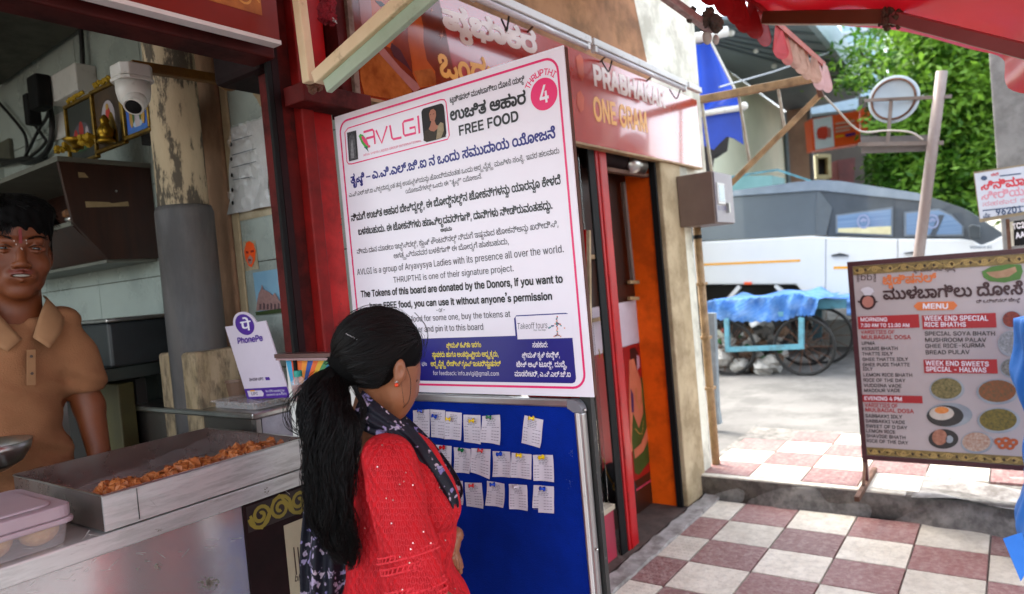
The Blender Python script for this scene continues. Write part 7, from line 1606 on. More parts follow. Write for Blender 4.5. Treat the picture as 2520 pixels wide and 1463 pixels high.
# ---------------------------------------------------------------- the young woman
wmn = thing('person', 'woman with long black ponytail in red embroidered kurta and navy floral scarf reading the board', 'person', (1.08, 1.15, 0))
D_ = Vector((.955, -.296, 0)); R_r = Vector((-.296, -.955, 0)); Z_ = Vector((0, 0, 1)); RM = [tuple(R_r), tuple(D_), (0, 0, 1)]
RC = [tuple(_r), tuple(_u), tuple(-_f)]
s = SDF((.70, .72, 0), (1.46, 1.58, 1.48), .0055)
s.ell(UD(936, 862, 1.565), (.084, .082, .082), .02, RC)
s.ell(UD(985, 905, 1.575), (.043, .062, .062), .02, RC); s.ell(UD(982, 965, 1.565), (.038, .050, .046), .02, RC); s.ell(UD(974, 1015, 1.56), (.020, .018, .022), .018, RC)
s.cap(UD(1010, 915, 1.60), UD(1012, 965, 1.60), .018, .016, .02)
s.cap(UD(938, 950, 1.585), UD(912, 1075, 1.60), .050, .056, .02); s.ell(UD(925, 1120, 1.60), (.13, .07, .05), .03, RM)
s.ell(UD(1000, 1250, 1.57), (.13, .085, .17), .03, RM); s.ell(UD(990, 1450, 1.57), (.14, .105, .2), .03, RM)
rs_, re_, rw_ = UD(965, 1145, 1.45), UD(1035, 1470, 1.39), UD(1120, 1500, 1.50)
s.cap(rs_, re_, .043, .036, .02); s.cap(re_, rw_, .034, .024, .015)
ls_, le_, lw_ = UD(935, 1110, 1.74), UD(1010, 1350, 1.80), UD(1120, 1318, 1.64)
s.cap(ls_, le_, .042, .036, .02); s.cap(le_, lw_, .033, .021, .015)
hipc = Vector((1.075, 1.145, .70)); 
for sd in (-1, 1):
    a = hipc+R_r*.075*sd; kn = a+Vector((0, 0, -.30))+D_*.01; an = kn+Vector((0, 0, -.33))
    s.cap(a, kn, .075, .052, .03); s.cap(kn, an, .050, .032, .02); s.cap(an+Vector((0, 0, -.02)), an+D_*.13+Vector((0, 0, -.045)), .03, .022, .02)
V, Fq = s.mesh(); o = mesh_obj('body', V, Fq, SKIN, wmn, smooth=True); sm = o.modifiers.new('s', 'SMOOTH'); sm.factor = .5; sm.iterations = 4
hs_ = SDF(tuple(UD(1118, 1355, 1.62)-Vector((.08, .08, .08))), tuple(UD(1118, 1355, 1.62)+Vector((.08, .08, .09))), .0022)
hs_.cap(lw_, UD(1117, 1335, 1.63), .018, .0155, .01, (tuple(_f), 1.0)); hs_.ell(UD(1117, 1345, 1.625), (.0135, .028, .020), .008, RC)
for pts_, rr_ in (([(1113, 1352, 1.60), (1114, 1375, 1.595), (1117, 1389, 1.60)], .0068), ([(1118, 1358, 1.615), (1122, 1380, 1.61), (1125, 1397, 1.61)], .0072), ([(1123, 1362, 1.63), (1129, 1388, 1.63), (1132, 1408, 1.63)], .0072), ([(1124, 1358, 1.645), (1131, 1380, 1.65), (1135, 1396, 1.65)], .0066), ([(1112, 1330, 1.605), (1110, 1350, 1.59), (1113, 1364, 1.585)], .0074)):
    for (q0, q1) in zip(pts_[:-1], pts_[1:]): hs_.cap(UD(*q0), UD(*q1), rr_, rr_*.92, .0022)
hs_.ell(UD(1106, 1293, 1.60), (.007, .010, .007), .004, RC)
V, Fq = hs_.mesh(); mesh_obj('hand', V, Fq, SKIN, wmn, smooth=True)
# ear and earring
s = SDF(tuple(UD(980, 918, 1.49)-Vector((.05, .05, .06))), tuple(UD(980, 918, 1.49)+Vector((.05, .05, .06))), .0018)
ec = UD(983, 912, 1.494); s.ell(ec, (.0135, .026, .010), .004, RC); s.ell(UD(979, 938, 1.494), (.0085, .014, .007), .006, RC)
s.ell(UD(986, 914, 1.478), (.0085, .018, .011), .003, RC, sub=True)
V, Fq = s.mesh(); mesh_obj('ear', V, Fq, SKIN, wmn, smooth=True)
G().ell(UD(975.5, 948, 1.482), .0042, 10, 8).o('earring', mat('earring_coral', '#e5461c', '#c9380f', rough=.2), wmn, smooth=True)
G().ell(UD(977, 940, 1.482), .0026, 8, 6).ell(UD(974, 942, 1.482), .0020, 8, 6).o('earring_stone', STEEL, wmn, smooth=True)
# kurta
s = SDF((.72, .74, .38), (1.46, 1.56, 1.22), .0055)
s.ell(UD(948, 1140, 1.585), (.150, .072, .070), .03, RM); s.ell(UD(992, 1245, 1.575), (.146, .105, .17), .04, RM)
s.ell(UD(1032, 1225, 1.58), (.11, .070, .075), .04, RM)
s.ell(UD(978, 1360, 1.575), (.140, .098, .15), .04, RM); s.ell(UD(978, 1500, 1.575), (.160, .112, .22), .04, RM)
s.cap(rs_+Vector((0, 0, .004))-_f*.018, re_-_f*.03, .056, .058, .010); s.ell(UD(950, 1118, 1.47), (.05, .05, .04), .03); s.cap(ls_, le_, .055, .05, .03)
s.cap(Vector((1.075, 1.145, .70)), Vector((1.08, 1.14, .42)), .15, .18, .04)
s.cap(UD(908, 1000, 1.60), UD(905, 1078, 1.60), .050, .056, .006, sub=True)
def folds(s_, F):
    ax = [s_.lo[k]+s_.h*np.arange(s_.n[k]) for k in range(3)]; P = np.stack(np.meshgrid(*ax, indexing='ij'), -1)
    x = P@np.array(R_r); y = P@np.array(D_); z = P[..., 2]
    w = .0034*np.sin(46*x+22*z+6*np.sin(9*z+5*y))+.0016*np.sin(70*z-34*y+20*x)+.003*np.sin(30*y+18*x)*np.clip((.95-z)*4, 0, 1)
    return F+w.astype(np.float32)
V, Fq = s.mesh(folds); kz_ = V[:, 2] > .385; o = mesh_obj('kurta', V, Fq, KUR, wmn, smooth=True); sm = o.modifiers.new('s', 'SMOOTH'); sm.factor = .5; sm.iterations = 2
# sleeve trim bands and sequins
SEQ = mat('sequin', '#e8b8b0', '#d9a8a0', rough=.1, metal=.6); TRM = mat('trim_red', '#d42430', '#c41c28', rough=.7, bump=.6, bscale=300)
ad = (re_-rs_).normalized(); an_ = ad.orthogonal().normalized(); bn_ = ad.cross(an_)
g = G()
for t in (.62, .655, .70, .74, .86, .895, .94, .975):
    c = (rs_-_f*.018).lerp(re_-_f*.03, t); R0 = .0590+.002*math.sin(t*50)
    g.tube([c+(an_*math.cos(a)+bn_*math.sin(a))*(R0+.0016*math.sin(a*34+t*60)) for a in [2*math.pi*k/90 for k in range(91)]], .0022, 5, cap=False)
for t0_, t1_ in ((.625, .65), (.705, .735), (.865, .89), (.945, .97)):
    for k in range(34):
        a = 2*math.pi*k/34; c0_ = (rs_-_f*.018).lerp(re_-_f*.03, t0_)+(an_*math.cos(a)+bn_*math.sin(a))*.0592; c1_ = (rs_-_f*.018).lerp(re_-_f*.03, t1_)+(an_*math.cos(a+.09)+bn_*math.sin(a+.09))*.0592; g.tube([c0_, c1_], .0016, 4)
tag(g.o('sleeve_trim', TRM, wmn), kind='stuff')
from mathutils.bvhtree import BVHTree
kb_ = BVHTree.FromPolygons([Vector(v) for v in V], Fq)
sq = G()
pts = [(993, 1186), (983, 1193), (1014, 1195), (952, 1226), (964, 1289), (888, 1078+20), (1010, 1352), (1008, 1385), (985, 1370), (1094, 1330), (1118, 1450), (980, 1408), (992, 1452), (1058, 1338), (1040, 1310), (930, 1150), (900, 1300), (1080, 1200), (941, 1098)]
pts += [(random.uniform(880, 1110), random.uniform(1090, 1455)) for _ in range(3)]
for x, y in pts:
    h = kb_.ray_cast(CAM, ray(x, y).normalized())
    if h[0] is not None: sq.lathe([(0, .0028), (.0014, .0028), (.0017, .002)], h[0], 8, h[1] if h[1].dot(ray(x, y)) < 0 else -h[1])
tag(sq.o('sequins', SEQ, wmn), kind='stuff')
# raised leaf embroidery following the cloth
em = G()
for i in range(26):
    for j in range(17):
        x = 855+j*17+(8.5 if i % 2 else 0)+random.uniform(-1.5, 1.5); y = 1072+i*15.5+random.uniform(-1.5, 1.5)
        h = kb_.ray_cast(CAM, ray(x, y).normalized())
        if h[0] is None or h[2] is None: continue
        n = h[1] if h[1].dot(ray(x, y)) < 0 else -h[1]
        if abs(n.dot(ray(x, y).normalized())) < .3: continue
        a = (n.cross(Z_)).normalized(); b = a.cross(n)*-1; b = n.cross(a)
        c = h[0]+n*.0010
        if b.z < 0: b = -b
        L = [c+a*.0046*math.cos(t)*(1-.35*math.sin(t))+b*.0072*math.sin(t) for t in [2*math.pi*k/12 for k in range(13)]]
        em.tube(L, .0008, 3, cap=False)
        em.tube([c-b*.009, c+b*.003], .0008, 3, cap=False); em.tube([c-b*.003+a*.002, c-b*.001, c-b*.003-a*.002], .0006, 3, cap=False)
tag(em.o('embroidery', mat('thread_red', '#c4202b', '#b81a24', rough=.8), wmn), kind='stuff')
G().slab([UD(x, y, 1.5) for x, y in [(0, 0)]*0] or [Vector((0, 0, 0))]*0, (0, 0, 0)) if 0 else None
# bangle
bc_ = UD(1118, 1318, 1.655); G().tube([bc_+_r*.022*math.cos(t)+(-_f*.8+_u*.35)*.024*math.sin(t) for t in [2*math.pi*k/24 for k in range(25)]], .0013, 6).o('bangle', BRASS, wmn, smooth=True)
# scarf: ribbon over the neck and down the front
def ribbon(nm, cpts, wpts, n=40, m=8, fold=.006, th=.002, parent=wmn, mt=DUP):
    C_ = bez(cpts, 8); Wv = bez(wpts, 8); k = len(C_)-1
    def fn(u, v):
        i = min(int(u*k), k-1); t = u*k-i; c = C_[i].lerp(C_[i+1], t); w_ = Wv[i].lerp(Wv[i+1], t)
        return c+w_*(v-.5)+(-_f)*(fold*math.sin(v*17+u*4)+.018*math.sin(v*math.pi))
    o = G().grid(fn, k*3, m*3).o(nm, mt, parent, smooth=True); so = o.modifiers.new('t', 'SOLIDIFY'); so.thickness = th; return o
PXS = [(880, 1000, 1.52), (915, 1028, 1.50), (960, 1052, 1.50), (1003, 1082, 1.50), (1038, 1130, 1.485), (1070, 1175, 1.49), (1098, 1215, 1.50), (1112, 1250, 1.51), (1108, 1270, 1.53)]
wd = [(.02, .07), (.02, .065), (.016, .05), (.03, .042), (.045, .03), (.045, .026), (.040, .02), (.032, .012), (.02, .005)]
ribbon('scarf', [UD(*p) for p in PXS], [(_r*a+_u*b) for a, b in wd], fold=.004)
ribbon('scarf', [UD(905, 1012, 1.66), UD(975, 1050, 1.66), UD(1040, 1110, 1.64), UD(1098, 1185, 1.60), UD(1122, 1235, 1.57), UD(1112, 1265, 1.55)], [(_r*.03+_u*.06)]*6, fold=.004)
# scarf end hanging behind at the left
ribbon('scarf', [UD(850, 1060, 1.64), UD(815, 1160, 1.60), UD(800, 1280, 1.56), UD(800, 1400, 1.54), UD(805, 1560, 1.54), UD(812, 1760, 1.56)], [_r*.07, _r*.09, _r*.095, _r*.105, _r*.11, _r*.12], fold=.012)
# hair: cap, strands, ponytail
hc_ = UD(930, 857, 1.562); HR = (.099, .090, .094)
s = SDF(tuple(hc_-Vector((.16, .16, .17))), tuple(hc_+Vector((.16, .16, .14))), .004)
s.ell(hc_, HR, .01, RC); s.ell(UD(868, 900, 1.565), (.045, .04, .06), .03, RC)
s.ell(UD(1012, 985, 1.50), (.052, .070, .085), .01, RC, sub=True); s.ell(UD(950, 1010, 1.47), (.055, .055, .07), .012, RC, sub=True); s.ell(UD(1045, 950, 1.60), (.05, .055, .09), .01, RC, sub=True)
V, Fq = s.mesh(); hairbase = mesh_obj('hair', V, Fq, HAIRB, wmn, smooth=True)
def toP(x, y, z): return hc_+_r*x*HR[0]+_u*y*HR[1]-_f*z*HR[2]
Tn = Vector((-.93, -.33, .12)).normalized(); Ta = Tn.orthogonal().normalized(); Tb = Tn.cross(Ta)
def inpoly(x, y, P):
    c = False; j = len(P)-1
    for i in range(len(P)):
        if (P[i][1] > y) != (P[j][1] > y) and x < (P[j][0]-P[i][0])*(y-P[i][1])/(P[j][1]-P[i][1])+P[i][0]: c = not c
        j = i
    return c
FACE = [(1060, 888), (1036, 890), (1020, 908), (1002, 908), (992, 880), (974, 882), (962, 905), (950, 935), (930, 960), (905, 972), (875, 985), (860, 1060), (1080, 1060)]
def proj(p):
    d = p-CAM; z = d.dot(_f); return 1260+F_PX*d.dot(_r)/z, 731.5-F_PX*d.dot(_u)/z
hg = G(); nst = 0
while nst < 2600:
    az = random.uniform(0, 2*math.pi); amax = random.uniform(1.2, 2.75); rad = random.uniform(1.0, 1.022); pts = []; k = 0; al = amax; tw = random.gauss(0, .10)
    clump = .012*math.sin(az*23)
    while al > .12:
        a2 = az+tw*(al/amax)**2+.05*math.sin(al*5+az*7); d = Tn*math.cos(al)+(Ta*math.cos(a2)+Tb*math.sin(a2))*math.sin(al)
        p = toP(d.x*(rad+clump), d.y*(rad+clump), d.z*(rad+clump)); q = proj(p)
        if d.z > -.35 and inpoly(q[0], q[1], FACE): pts = []
        else: pts.append(p)
        al -= .13
    pts.append(toP(Tn.x*1.0, Tn.y*1.0, Tn.z*1.0)+Vector((random.gauss(0, .006), random.gauss(0, .006), random.gauss(0, .006))))
    nst += 1
    if len(pts) < 4: continue
    hg.tube(pts, .0008, 3, cap=False, rs=[.0004+.0006*min(1, i/3) for i in range(len(pts))])
tag(hg.o('strands', HAIR, hairbase, smooth=True), kind='stuff')
tie = UD(836, 896, 1.555)
G().lathe([(.014, -.012), (.024, -.010), (.027, 0), (.024, .010), (.014, .012)], UD(842, 893, 1.557), 16, (-_r*.85-_u*.5)).o('hair_band', DARKM, hairbase, smooth=True)
g = G(); [g.ell(UD(852+i*3.3, 822+i*1.7+random.uniform(-.5, .5), 1.475), .0012, 6, 4) for i in range(9)]; g.o('hair_clip', STEEL, hairbase)
path = [(838, 896, 1.555), (820, 920, 1.53), (806, 975, 1.50), (812, 1050, 1.47), (806, 1130, 1.455), (812, 1210, 1.45), (818, 1280, 1.45), (836, 1345, 1.455), (858, 1398, 1.46)]
PC_ = bez([UD(*p) for p in path], 6); RP = [.018, .030, .050, .058, .053, .048, .043, .033, .008]
def rp_at(t): k = t*(len(RP)-1); i = min(int(k), len(RP)-2); return RP[i]+(RP[i+1]-RP[i])*(k-i)
n = len(PC_)
G().tube(PC_[:-7], .03, 14, rs=[rp_at(i/(n-1))*.62*(1+.12*math.sin(i*1.1)) for i in range(n-7)]).o('ponytail', HAIRB, hairbase, smooth=True)
hg = G()
for k in range(1500):
    a = random.uniform(0, 6.283); rr_ = random.random()**.42; ph = random.uniform(0, 6.283); fr = random.uniform(4, 9); amp = random.uniform(.004, .013); pts = []; L = int(n*random.uniform(.72, 1)); gph = round(a*2.2)
    for i in range(L):
        t = i/(n-1); R_ = rp_at(t); a2 = a+.5*math.sin(t*3+gph)
        p = PC_[i]+(_r*math.cos(a2)*1.0-_f*math.sin(a2)*.8)*R_*rr_+(_r*math.sin(fr*t*3+ph)+_f*math.cos(fr*t*3.3+ph)*.7)*amp*min(1, t*4)+_r*.008*math.sin(t*16+gph)*min(1, t*3)
        pts.append(p)
    hg.tube(pts, .0008, 3, cap=False, rs=[.0009*(1-.6*i/L) for i in range(L)])
def wisp(pts, n_, jit, r=.0006):
    for _ in range(n_):
        j = Vector((random.gauss(0, jit), random.gauss(0, jit), random.gauss(0, jit)*.6)); hg.tube(bez([UD(*p)+j*(.3+.7*i/len(pts))+Vector((random.gauss(0, jit*.3), random.gauss(0, jit*.3), 0)) for i, p in enumerate(pts)], 7), r, 3, cap=False)
wisp([(785, 915, 1.5), (745, 950, 1.48), (718, 985, 1.47), (708, 1020, 1.46), (722, 1056, 1.46), (765, 1080, 1.46)], 16, .009)
wisp([(780, 925, 1.5), (745, 965, 1.48), (735, 1010, 1.47), (745, 1050, 1.46), (775, 1085, 1.46), (790, 1120, 1.45)], 18, .009)
wisp([(800, 910, 1.5), (772, 925, 1.49), (755, 945, 1.48), (750, 975, 1.47), (768, 1010, 1.46)], 18, .006)
for k in range(110):
    t = random.uniform(0, 6.283); d = Vector((math.cos(t), math.sin(t), random.uniform(-.2, .5))).normalized()
    if d.y < -.25 and d.x > -.3: continue
    p = toP(d.x*1.0, d.y*1.0, d.z*1.0); tg = (Tn-d*Tn.dot(d)).normalized(); tv = (_r*tg.x+_u*tg.y-_f*tg.z); ov = (_r*d.x+_u*d.y-_f*d.z); L = random.uniform(.02, .05)
    hg.tube([p-tv*L*.5, p+ov*random.uniform(.003, .009), p+tv*L*.5+ov*random.uniform(0, .008)], .0004, 3, cap=False)
wisp([(870, 950, 1.5), (895, 1000, 1.49), (885, 1060, 1.47), (850, 1120, 1.45)], 40, .007)
wisp([(850, 1320, 1.46), (868, 1350, 1.46), (872, 1380, 1.46), (862, 1400, 1.46)], 40, .007)
wisp([(1000, 905, 1.495), (1010, 940, 1.49), (1006, 985, 1.49), (990, 1005, 1.5)], 3, .0015, .0004); wisp([(985, 930, 1.49), (990, 960, 1.49), (995, 1000, 1.5)], 2, .001, .0004)
wisp([(1020, 770, 1.56), (1045, 800, 1.56), (1052, 830, 1.56), (1046, 860, 1.56)], 4, .003, .0004)
wisp([(860, 770, 1.56), (900, 752, 1.56), (950, 748, 1.56)], 3, .003, .0004)
tag(hg.o('ponytail_strands', HAIR, hairbase, smooth=True), kind='stuff')
G().tube(bez([UD(1019, 932, 1.555), UD(1024, 936, 1.555), UD(1029, 936, 1.555)], 4), .0008, 4).tube(bez([UD(1018, 930, 1.555), UD(1022, 937, 1.555), UD(1026, 940, 1.555)], 4), .0008, 4).o('eyelashes', HAIR, wmn)
# leggings and sandals
s = SDF((.85, .9, 0), (1.32, 1.42, .62), .008)
for sd in (-1, 1):
    a = hipc+R_r*.075*sd; kn = a+Vector((0, 0, -.30))+D_*.01; an2 = kn+Vector((0, 0, -.33)); s.cap(a-Vector((0, 0, .12)), kn, .084, .062, .03); s.cap(kn, an2+Vector((0, 0, .02)), .060, .044, .02)
V, Fq = s.mesh(); mesh_obj('leggings', V, Fq, mat('leggings_navy', '#15152a', '#101020', rough=.8), wmn, smooth=True)
for sd in (-1, 1):
    an2 = hipc+R_r*.075*sd+Vector((0, 0, -.63))+D_*.06; an2.z = 0
    G().slab([an2+D_*a+R_r*b+Vector((0, 0, .001)) for a, b in ((-.10, -.03), (.09, -.04), (.13, 0), (.09, .04), (-.10, .03))], (0, 0, .014)).o('sandal', BLACK, wmn)

# ---------------------------------------------------------------- the shopkeeper
man = thing('person', 'smiling shopkeeper in a tan polo shirt with red forehead mark behind the counter', 'person', (.78, 2.25, 0))
E0 = UD(50, 611, 2.06); FW = Vector((-.20, -.98, -.03)).normalized(); XR_ = FW.cross(Vector((.10, 0, 1))).normalized()*-1
XR_ = Vector((.975, -.20, -.055)).normalized(); UP = FW.cross(XR_).normalized()*1
if UP.z < 0: UP = -UP
HS = 1.12
def H(x, y, z): return E0+(XR_*x+FW*y+UP*z)*HS
RH = [tuple(XR_), tuple(FW), tuple(UP)]
lo = E0-Vector((.45, .34, 1.66)); lo.z = -.0
s = SDF((E0.x-.5, E0.y-.26, E0.z-1.0), (E0.x+.5, E0.y+.48, E0.z+.19), .0055)
s.sc = HS
s.ell(H(0, -.100, .045), (.082, .102, .090), .02, RH); s.ell(H(0, -.062, -.030), (.070, .064, .085), .025, RH); s.ell(H(0, -.055, -.085), (.056, .055, .046), .025, RH); s.ell(H(0, -.022, -.116), (.026, .022, .019), .02, RH)
for q_ in (-1, 1):
    s.ell(H(.044*q_, -.034, -.042), (.026, .026, .026), .02, RH); s.ell(H(.077*q_, -.085, -.02), (.010, .022, .032), .008, RH)
s.cap(H(-.045, -.014, .020), H(.045, -.014, .020), .012, .012, .012)
s.cap(H(0, -.115, -.10), H(0, -.125, -.235), .060, .066, .03); s.ell(H(-.02, -.125, -.22), (.12, .07, .05), .04, RH)
s.ell(H(-.02, -.11, -.38), (.13, .09, .2), .04, RH)
shr = H(.108, -.12, -.215); elr = H(.165, -.10, -.45); wrr = H(.175, -.03, -.60)
s.cap(shr, elr, .042, .038, .03); s.cap(elr, wrr, .040, .028, .02); s.ell(wrr+Vector((-.005, -.03, -.02)), (.04, .045, .02), .02)
for k in range(4): a = wrr+Vector((-.045+.022*k, -.07, -.025)); s.cap(a, a+Vector((-.006+.004*k, -.05, -.02)), .0095, .008, .006)
s.cap(wrr+Vector((-.05, -.03, -.02)), wrr+Vector((-.085, -.055, -.03)), .011, .009, .008)
shl = H(-.175, -.12, -.235); ell_ = H(-.235, -.10, -.49); wrl = H(-.16, .04, -.74); s.cap(shl, ell_, .052, .042, .03); s.cap(ell_, wrl, .040, .028, .02); s.ell(wrl+Vector((.02, -.04, -.02)), (.04, .045, .02), .02)
V, Fq = s.mesh(); o = mesh_obj('body', V, Fq, SKINM, man, smooth=True)
sm = o.modifiers.new('s', 'SMOOTH'); sm.factor = .5; sm.iterations = 2
# finer face
s = SDF(tuple(E0-Vector((.15, .11, .19))), tuple(E0+Vector((.15, .2, .13))), .0026)
s.sc = HS
s.ell(H(0, -.062, -.030), (.0712, .0655, .087), .02, RH); s.ell(H(0, -.100, .045), (.083, .103, .091), .02, RH); s.ell(H(0, -.055, -.085), (.057, .057, .047), .025, RH); s.ell(H(0, -.022, -.116), (.027, .024, .020), .02, RH)
for q_ in (-1, 1):
    s.ell(H(.044*q_, -.033, -.044), (.027, .027, .026), .02, RH)
s.cap(H(-.044, -.011, .021), H(-.012, -.004, .017), .010, .011, .012); s.cap(H(.044, -.011, .021), H(.012, -.004, .017), .010, .011, .012)
for q_ in (-1, 1):
    s.ell(H(.036*q_, .007, -.001), (.020, .015, .012), .008, RH, sub=True)
    s.cap(H(.019*q_, -.006, .0035), H(.036*q_, .000, .0088), .0038, .0045, .004); s.cap(H(.036*q_, .000, .0088), H(.055*q_, -.011, .001), .0052, .004, .004)
    s.cap(H(.020*q_, -.007, -.005), H(.037*q_, -.001, -.0088), .0045, .005, .004); s.cap(H(.037*q_, -.001, -.0088), H(.054*q_, -.012, -.004), .0045, .004, .004)
    s.ell(H(.0145*q_, .010, -.046), (.009, .011, .008), .006, RH)
s.cap(H(0, -.003, .004), H(0, .016, -.040), .0085, .0115, .010); s.ell(H(0, .020, -.043), (.0115, .0105, .0095), .006, RH)
for q_ in (-1, 1): s.ell(H(.008*q_, .017, -.0535), (.0045, .006, .003), .002, RH, sub=True)
s.ell(H(0, -.004, -.074), (.034, .018, .020), .014, RH)
for q_ in (-1, 1):
    s.cap(H(0, .0135, -.0665), H(.033*q_, -.006, -.0640), .0046, .003, .004); s.cap(H(0, .0120, -.0835), H(.033*q_, -.007, -.0660), .0062, .003, .004)
s.ell(H(0, .012, -.0728), (.025, .018, .0042), .0025, RH, sub=True)
V, Fq = s.mesh()
lc = mat('lip_brown', '#6e3226', '#602a20', rough=.45)
Vl = (V-np.array(E0)); lx = Vl@np.array(XR_); ly = Vl@np.array(FW); lz = Vl@np.array(UP)
cz_ = np.array([np.mean([lz[i] for i in f]) for f in Fq]); cx_ = np.array([np.mean([lx[i] for i in f]) for f in Fq]); cyy = np.array([np.mean([ly[i] for i in f]) for f in Fq])
e_ = .0075*(1-(cx_/.033)**2).clip(0, 1)
mi = ((np.abs(cx_) < .032) & (cz_ < -.0668+e_*.55+.0005) & (cz_ > -.0685-e_*2.6) & (cyy > -.012)).astype(int)
keep = (cyy > -.105)
o = mesh_obj('face', V, [f for f, k in zip(Fq, keep) if k], [SKINM, lc], man, smooth=True, mi=[int(a) for a, k in zip(mi, keep) if k])
EYW = mat('eye_white', '#6f655e', '#645b54', rough=.3); IRIS = mat('iris_brown', '#1c0d06', '#120804', rough=.08)
gz = (CAM-H(0, 0, 0)).normalized()
for q_ in (-1, 1):
    c = H(.0365*q_, -.0150, -.0003); G().ell(c, .0162, 20, 14).o('eye', EYW, man, smooth=True); G().lathe([(0, .0172), (.004, .0168), (.0082, .0149), (.0084, .0140)], c, 18, (gz+XR_*.12).normalized()).o('iris', IRIS, man, smooth=True)
    G().tube(bez([H(.0185*q_, -.0015, .0015), H(.027*q_, .0035, .0062), H(.037*q_, .0045, .0078), H(.048*q_, -.002, .0052), H(.056*q_, -.010, .000)], 5), .0012, 5).o('eyelash', HAIR, man)
    g = G()
    for k in range(70):
        t = random.random(); x = .014+.046*t; z = .0235+.007*math.sin(t*2.6)+random.gauss(0, .0015); y = .006-.020*t*t-.0
        a = H(x*q_, y, z); g.tube([a, a+XR_*q_*.007+UP*.0015-FW*.001], .0007, 3)
    g.o('eyebrow', HAIR, man)
G().ell(H(0, .0008, -.0705), 1e-4, 4, 3) if 0 else None
g = G()
g.grid(lambda u, v: H((u-.5)*.036, .0040-((u-.5)*.042/.03)**2*.007, -.0690-.0065*v+.004*abs(u-.5)), 12, 2)
g.o('teeth', mat('teeth', '#9c9388', '#8f867b', rough=.4), man, smooth=True)
G().slab([H(x, .0105-abs(x)*.1+.0*z, z) for x, z in ((-.0035, .012), (.0035, .012), (.003, .048), (-.001, .052), (-.004, .046))], tuple(FW*-.003)).o('red_tilak', mat('tilak', '#7c0f12', '#640b0e', rough=.6), man)
g = G(); [g.ell(H(x, y, z), (.0015, .0015, .0028), 6, 4) for x, y, z in ((-.014, .009, .018), (-.010, .0105, .009), (.013, .009, .012), (.012, .010, .020), (.002, .0135, -.004), (.0, .013, -.001))]; g.o('ash_marks', mat('ash', '#b5a398', '#a39186', rough=.5), man)
# hair
s = SDF(tuple(E0-Vector((.19, .15, .15))), tuple(E0+Vector((.19, .30, .23))), .004)
s.sc = HS
s.ell(H(0, -.105, .062), (.092, .108, .088), .01, RH); s.ell(H(.02, -.06, .105), (.07, .06, .04), .03, RH)
s.ell(H(-.002, .014, -.022), (.066, .060, .062), .01, RH, sub=True); s.ell(H(0, -.05, -.10), (.12, .09, .09), .01, RH, sub=True)
def rough_(s_, F):
    ax = [s_.lo[k]+s_.h*np.arange(s_.n[k]) for k in range(3)]; P = np.stack(np.meshgrid(*ax, indexing='ij'), -1)
    return F+(.0022*np.sin(P[..., 0]*190+P[..., 2]*60)*np.sin(P[..., 1]*120+P[..., 2]*90)).astype(np.float32)
V, Fq = s.mesh(rough_); hb = mesh_obj('hair', V, Fq, HAIRB, man, smooth=True)
hg = G()
for k in range(3200):
    az = random.uniform(0, 6.283); el = random.uniform(.05, 1.35); d = Vector((math.cos(az)*math.cos(el), math.sin(az)*math.cos(el), math.sin(el)))
    if d.y > .1 and d.z < .50: continue
    if d.z < .12 and d.y > -.2: continue
    p = H(d.x*.091, -.105+d.y*.107, .064+d.z*.087); cmb = (XR_*(.55 if d.x > -.2 else -.3)+FW*(.75 if d.y > -.2 else -.1)-UP*.25*(1-d.z)); L = random.uniform(.02, .038)
    dn_ = (XR_*d.x+FW*d.y+UP*d.z)
    hg.tube([p-cmb*L*.3, p+dn_*.005+cmb*L*.4, p+dn_*.004+cmb*L-UP*.006+Vector((random.gauss(0, .003), random.gauss(0, .003), random.gauss(0, .003)))], .001, 3, cap=False, rs=[.0012, .0011, .0004])
for k in range(420):
    x = random.uniform(-.078, .080); z0_ = .060-.9*abs(x)**1.6+.006*math.sin(x*90)+random.gauss(0, .005); y = -.012-(x/.075)**2*.05; sw_ = -.012+random.gauss(0, .006)
    hg.tube([H(x, y-.01, z0_+.02), H(x+sw_*.5, y+.014, z0_+.006), H(x+sw_, y+.013, z0_-.018+random.uniform(-.006, .008))], .001, 3, cap=False, rs=[.0013, .0012, .0004])
for q_ in (-1, 1):
    for k in range(60): z = random.uniform(-.02, .04); a = H(q_*.0805, -.06-random.random()*.02, z); hg.tube([a, a-UP*.014+FW*.003], .001, 3)
tag(hg.o('hair_strands', HAIR, hb, smooth=True), kind='stuff')
# shirt
s = SDF((E0.x-.46, E0.y-.18, .92), (E0.x+.46, E0.y+.42, E0.z-.12), .0055)
s.sc = HS
s.ell(H(-.03, -.125, -.225), (.142, .085, .065), .04, RH); s.ell(H(-.03, -.11, -.36), (.155, .112, .19), .05, RH); s.ell(H(-.035, -.10, -.58), (.158, .118, .2), .05, RH)
s.cap(shr, H(.150, -.105, -.365), .054, .060, .03); s.cap(shl, H(-.222, -.105, -.40), .058, .066, .03)
s.cap(H(0, -.11, -.08), H(0, -.125, -.19), .064, .070, .008, sub=True); s.cap(H(.012, -.04, -.155), H(.016, .03, -.265), .034, .004, .006, sub=True)
def folds2(s_, F):
    ax = [s_.lo[k]+s_.h*np.arange(s_.n[k]) for k in range(3)]; P = np.stack(np.meshgrid(*ax, indexing='ij'), -1)-np.array(E0)
    x = P@np.array(XR_); z = P[..., 2]
    F = F+(.007*np.sin(24*x-13*z+2*np.sin(14*z))+.004*np.sin(50*x+44*z+2*np.sin(30*z))+.003*np.sin(80*z+20*x)*np.clip((-.25-z)*3, 0, 1)).astype(np.float32)
    cut = ((x > .118*HS) & (z < -.41*HS)) | ((x < -.19*HS) & (z < -.45*HS)); return np.where(cut, .05, F)
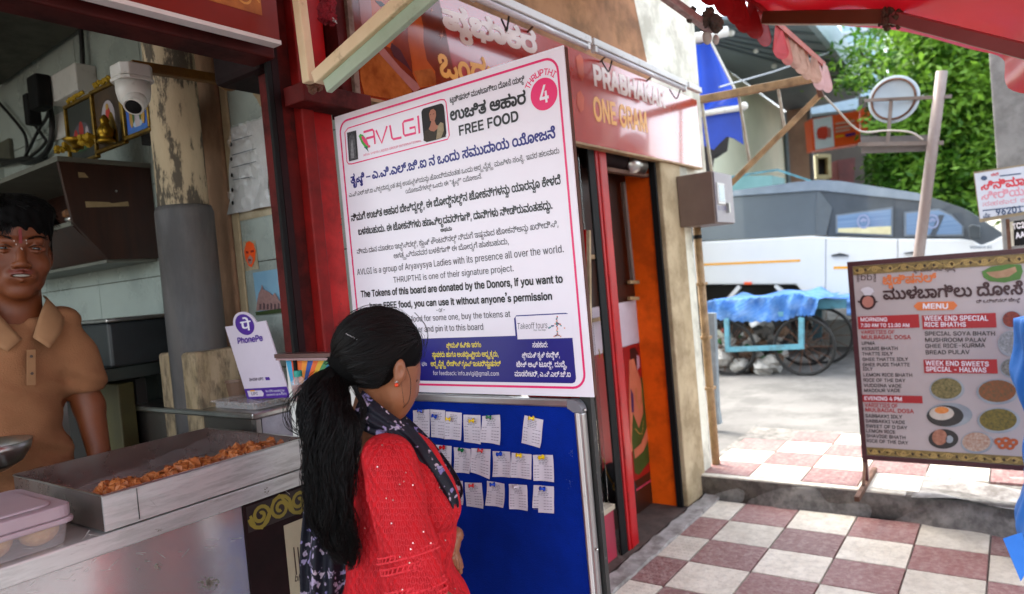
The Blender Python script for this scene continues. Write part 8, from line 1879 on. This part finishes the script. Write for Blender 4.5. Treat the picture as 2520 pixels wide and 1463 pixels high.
V, Fq = s.mesh(folds2); SH = mat('polo_tan', '#906446', '#7e543a', rough=.95, scale=4, bump=.5, bscale=220, spec=.12)
o = mesh_obj('polo_shirt', V, Fq, SH, man, smooth=True); sm = o.modifiers.new('s', 'SMOOTH'); sm.factor = .5; sm.iterations = 2
SHC = mat('polo_collar', '#9a7353', '#886447', rough=.95, spec=.15)
for q_ in (-1, 1):
    P0 = [H(q_*.070, -.16, -.125), H(q_*.066, -.085, -.135), H(q_*.044, -.038, -.175), H(q_*.012+.010, -.008, -.238)]
    P1 = [H(q_*.095, -.175, -.165), H(q_*.104, -.080, -.185), H(q_*.088, -.020, -.225), H(q_*.046+.008, .012, -.268)]
    A0, A1 = bez(P0, 5), bez(P1, 5); g = G(); k = len(A0)
    g.grid(lambda u, v: A0[min(int(u*(k-1)+.001), k-1)].lerp(A1[min(int(u*(k-1)+.001), k-1)], v)+FW*.006*math.sin(v*math.pi), k-1, 5)
    o = g.o('collar', SHC, man, smooth=True); so = o.modifiers.new('t', 'SOLIDIFY'); so.thickness = .003; so.offset = 1
G().bar(H(.014, .012, -.268), H(.010, .020, -.36), .022, .003, (0, 1, 0)).o('placket', SHC, man)
for z in (-.285, -.33): G().lathe([(0, .002), (.004, .002), (.0045, 0)], H(.013, .020, z), 10, FW).o('button', mat('button_brown', '#4a3222', '#3d281b'), man)
s = SDF((E0.x-.3, E0.y-.1, 0), (E0.x+.3, E0.y+.42, .98), .009)
s.sc = HS
hm = H(0, -.11, -.75)
s.ell((hm.x, hm.y, .90), (.165, .12, .10), .04, None)
for q_ in (-1, 1): a = Vector((hm.x+.09*q_, hm.y, .84)); s.cap(a, a+Vector((0, 0, -.42)), .085, .062, .03); s.cap(a+Vector((0, 0, -.42)), (a.x, a.y, .07), .062, .05, .02)
V, Fq = s.mesh(); mesh_obj('trousers', V, Fq, mat('trousers_dark', '#1d1c20', '#151418', rough=.8), man, smooth=True)
for q_ in (-1, 1): G().ell((hm.x+.09*q_, hm.y-.05, .035), (.045, .12, .035), 14, 8).o('shoe', BLACK, man, smooth=True)
